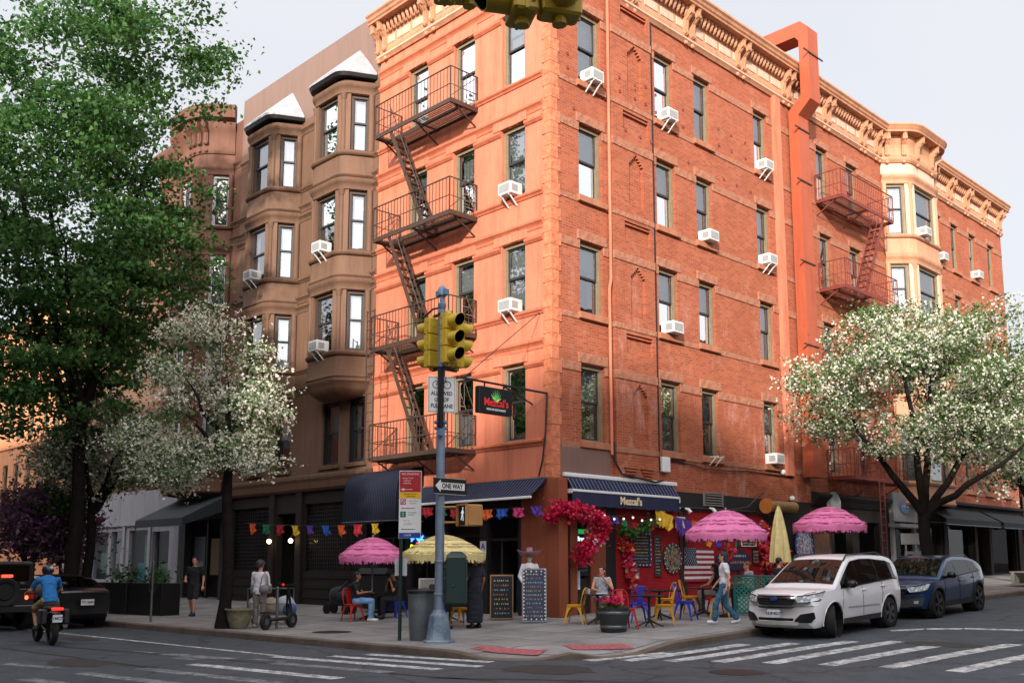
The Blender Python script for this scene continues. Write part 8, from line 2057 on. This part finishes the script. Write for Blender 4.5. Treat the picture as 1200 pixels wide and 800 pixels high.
# small lamps and bits on the brick
for y, z, lab in ((5.35, 3.5, 'white spotlight on the conduit nearest the navy awning'), (5.95, 3.42, 'white spotlight on the conduit beside the pink parasol'), (7.3, 3.48, 'white spotlight on the conduit below the vent grille')):
    t = thing('spotlight', lab, 'lamp', (.06, y, z), QT); o = MB(); o.tube([(0, -.02, .06), (.03, -.14, .02), (.06, -.2, -.08)], [.03, .05, .07], 8); o.build('lamp_head', WHITE, t, 50); o = MB(); o.bar((0, 0, .05), (0, -.03, .05), .05); o.build('mount', BLACK, t)
for y, z, lab in ((12.45, 4.08, 'white globe lamp on the brick beside the duct'), (11.9, 5.0, 'small white camera dome just below the lowest band of the brick flank')):
    t = thing('globe_lamp', lab, 'lamp', (.0, y, z), QT); o = MB(); o.ball((0, -.1, 0), .1); o.build('globe', WHITE, t, 180); o = MB(); o.bar((0, 0, .02), (0, -.06, .02), .06); o.build('mount', BLACK, t)
t = thing('log_canopy', 'round wooden log beam over the dark doorway beside the red wall', 'beam', (.3, 11.2, 3.72), QT)
o = MB(); o.cyl((-.95, -.05, 0), (-.85, -.05, 0), .26, n=18); o.build('log_end', plain('log_orange', (186, 112, 46), .7), t, 40); o = MB(); o.tube([(-.85, .0, .02), (1.0, .0, .02)], .2, 12); o.build('log', WOOD, t, 50)
t = thing('surfboard_sign', 'pale grey rounded board sticking out of the wall above the farther parasol', 'sign', (.35, 15.0, 3.55)); o = MB(T=Matrix.Rotation(R(30), 4, 'Z')); o.poly([(-.24, 0)] + [(.27 * math.sin(a) * -1, .35 + .55 * math.cos(a)) for a in np.linspace(1.3, -1.3, 9)] + [(.24, 0)], 'y', -.03, .03); o.build('panel', plain('board_pale', (112, 118, 120), .6), t)
t = thing('shop_sign', 'blue oval on the pale shop fascia behind the broad blossom tree', 'sign', (.22, 21.4, 4.15), QT); o = MB(T=Matrix.Rotation(QT, 4, 'X')); o.lathe([(.001, .02), (.5, .02), (.5, 0)], n=28, sy=.62); o.build('panel', plain('oval_pale_blue', (104, 132, 172), .6), t); chalk_lines(t, -.35, .35, -.12, .12, 1, -.025, 18)
sl__ = thing('string_light', 'strand of small white bulbs under the navy valance', 'string lights', (.5, 2.4, 3.2), QT)
o = MB(); o.tube([(-2.2 + .2 * k, -.02, -.02 - .1 * abs(math.sin(k * .52))) for k in range(20)], .006, 4); o.build('cord', BLACK, sl__)
o = MB()
for k in range(10): x = -2.1 + .42 * k; o.ball((x, -.02, -.1 - .1 * abs(math.sin(k * 1.09))), .035, n=7, m=5)
o.build('bulb', emit('bulb_white', (240, 236, 220), .8), sl__)
caster(20.5, 70, -50, -24.5, 19.5, BRICKB, 'plain brick house on the corner behind the viewer')
caster(21, 60, 0, 40, 17, BRICKB, 'brick house on the far side of the climbing street')
caster(-70, 7.6, -50, -24.5, 18.8, BRICKD, 'long brick terrace on the far side of the level street')
split_pieces({'string_course', 'shop_pane', 'stone_band', 'wheel_arch', 'arch_trim', 'pannier', 'brace', 'modillion', 'mudguard', 'tail_light', 'post_cap'} - {'modillion', 'post_cap'})
# ------------------------------------------------------------------ light, sky, camera
SUN = Vector((.54, -.80, .34)).normalized()
el = math.asin(SUN.z); az = math.atan2(SUN.x, SUN.y)
w = bpy.data.worlds.new('World'); scene.world = w; w.use_nodes = True
nt = w.node_tree; bg = nt.nodes['Background']; bg.inputs['Strength'].default_value = .1
sky = nt.nodes.new('ShaderNodeTexSky'); sky.sky_type = 'NISHITA'; sky.sun_disc = False; sky.sun_elevation = el; sky.sun_rotation = az
sky.dust_density = 3; sky.air_density = 1.2; sky.ozone_density = 1
tc = nt.nodes.new('ShaderNodeTexCoord'); nz = nt.nodes.new('ShaderNodeTexNoise'); nz.inputs['Scale'].default_value = 2.2; nz.inputs['Detail'].default_value = 6; nz.inputs['Roughness'].default_value = .55
nt.links.new(tc.outputs['Generated'], nz.inputs['Vector'])
rp = nt.nodes.new('ShaderNodeValToRGB'); rp.color_ramp.elements[0].position = .3; rp.color_ramp.elements[1].position = .7
rp.color_ramp.elements[0].color = (.8, .8, .8, 1); rp.color_ramp.elements[1].color = (.92, .92, .92, 1)
nt.links.new(nz.outputs['Fac'], rp.inputs[0])
mx = nt.nodes.new('ShaderNodeMix'); mx.data_type = 'RGBA'
nt.links.new(rp.outputs[0], mx.inputs[0]); nt.links.new(sky.outputs[0], mx.inputs[6]); mx.inputs[7].default_value = (4.4, 4.42, 4.62, 1)   # thin bright overcast veil
# hazy glow towards the sun
vm = nt.nodes.new('ShaderNodeVectorMath'); vm.operation = 'DOT_PRODUCT'; nt.links.new(tc.outputs['Generated'], vm.inputs[0]); vm.inputs[1].default_value = SUN
def wm(op, a, b):
    n = nt.nodes.new('ShaderNodeMath'); n.operation = op
    for i, v in enumerate((a, b)):
        if hasattr(v, 'default_value'): nt.links.new(v, n.inputs[i])
        else: n.inputs[i].default_value = v
    return n.outputs[0]
gl = wm('ADD', wm('MULTIPLY', wm('POWER', wm('MAXIMUM', wm('ADD', wm('MULTIPLY', vm.outputs['Value'], .6), .4), 0), 2), 2.2), 1)
vs_ = nt.nodes.new('ShaderNodeVectorMath'); vs_.operation = 'SCALE'; nt.links.new(mx.outputs[2], vs_.inputs[0]); nt.links.new(gl, vs_.inputs['Scale'])
nt.links.new(vs_.outputs[0], bg.inputs[0])
sl_ = bpy.data.lights.new('sun', 'SUN'); sl_.energy = 3.35; sl_.angle = R(2.4); sl_.color = (1, .93, .85)
so = bpy.data.objects.new('sun', sl_); COL.objects.link(so); so.rotation_euler = (-SUN).to_track_quat('-Z', 'Y').to_euler(); so.location = (30, -30, 40)

cd = bpy.data.cameras.new('camera'); cam = bpy.data.objects.new('camera', cd); COL.objects.link(cam); scene.camera = cam
cd.sensor_width = 36; cd.lens = 36 * 1154.8 / 1200; cd.shift_y = 95 / 1200; cd.clip_start = .1; cd.clip_end = 1500
cam.location = (18.604, -19.599, 1.75)
yw, tl = R(45.864), R(8.148)
fw_ = Vector((-math.sin(yw) * math.cos(tl), math.cos(yw) * math.cos(tl), math.sin(tl)))
cam.rotation_euler = fw_.to_track_quat('-Z', 'Y').to_euler()
vs = scene.view_settings; vs.view_transform = 'Standard'; vs.look = 'None'; vs.exposure = 1.02; vs.gamma = 1
scene.render.engine = 'CYCLES'
try:
    scene.cycles.use_denoising = True; scene.cycles.max_bounces = 6; scene.cycles.transparent_max_bounces = 12; scene.cycles.caustics_reflective = False; scene.cycles.caustics_refractive = False
except Exception: pass
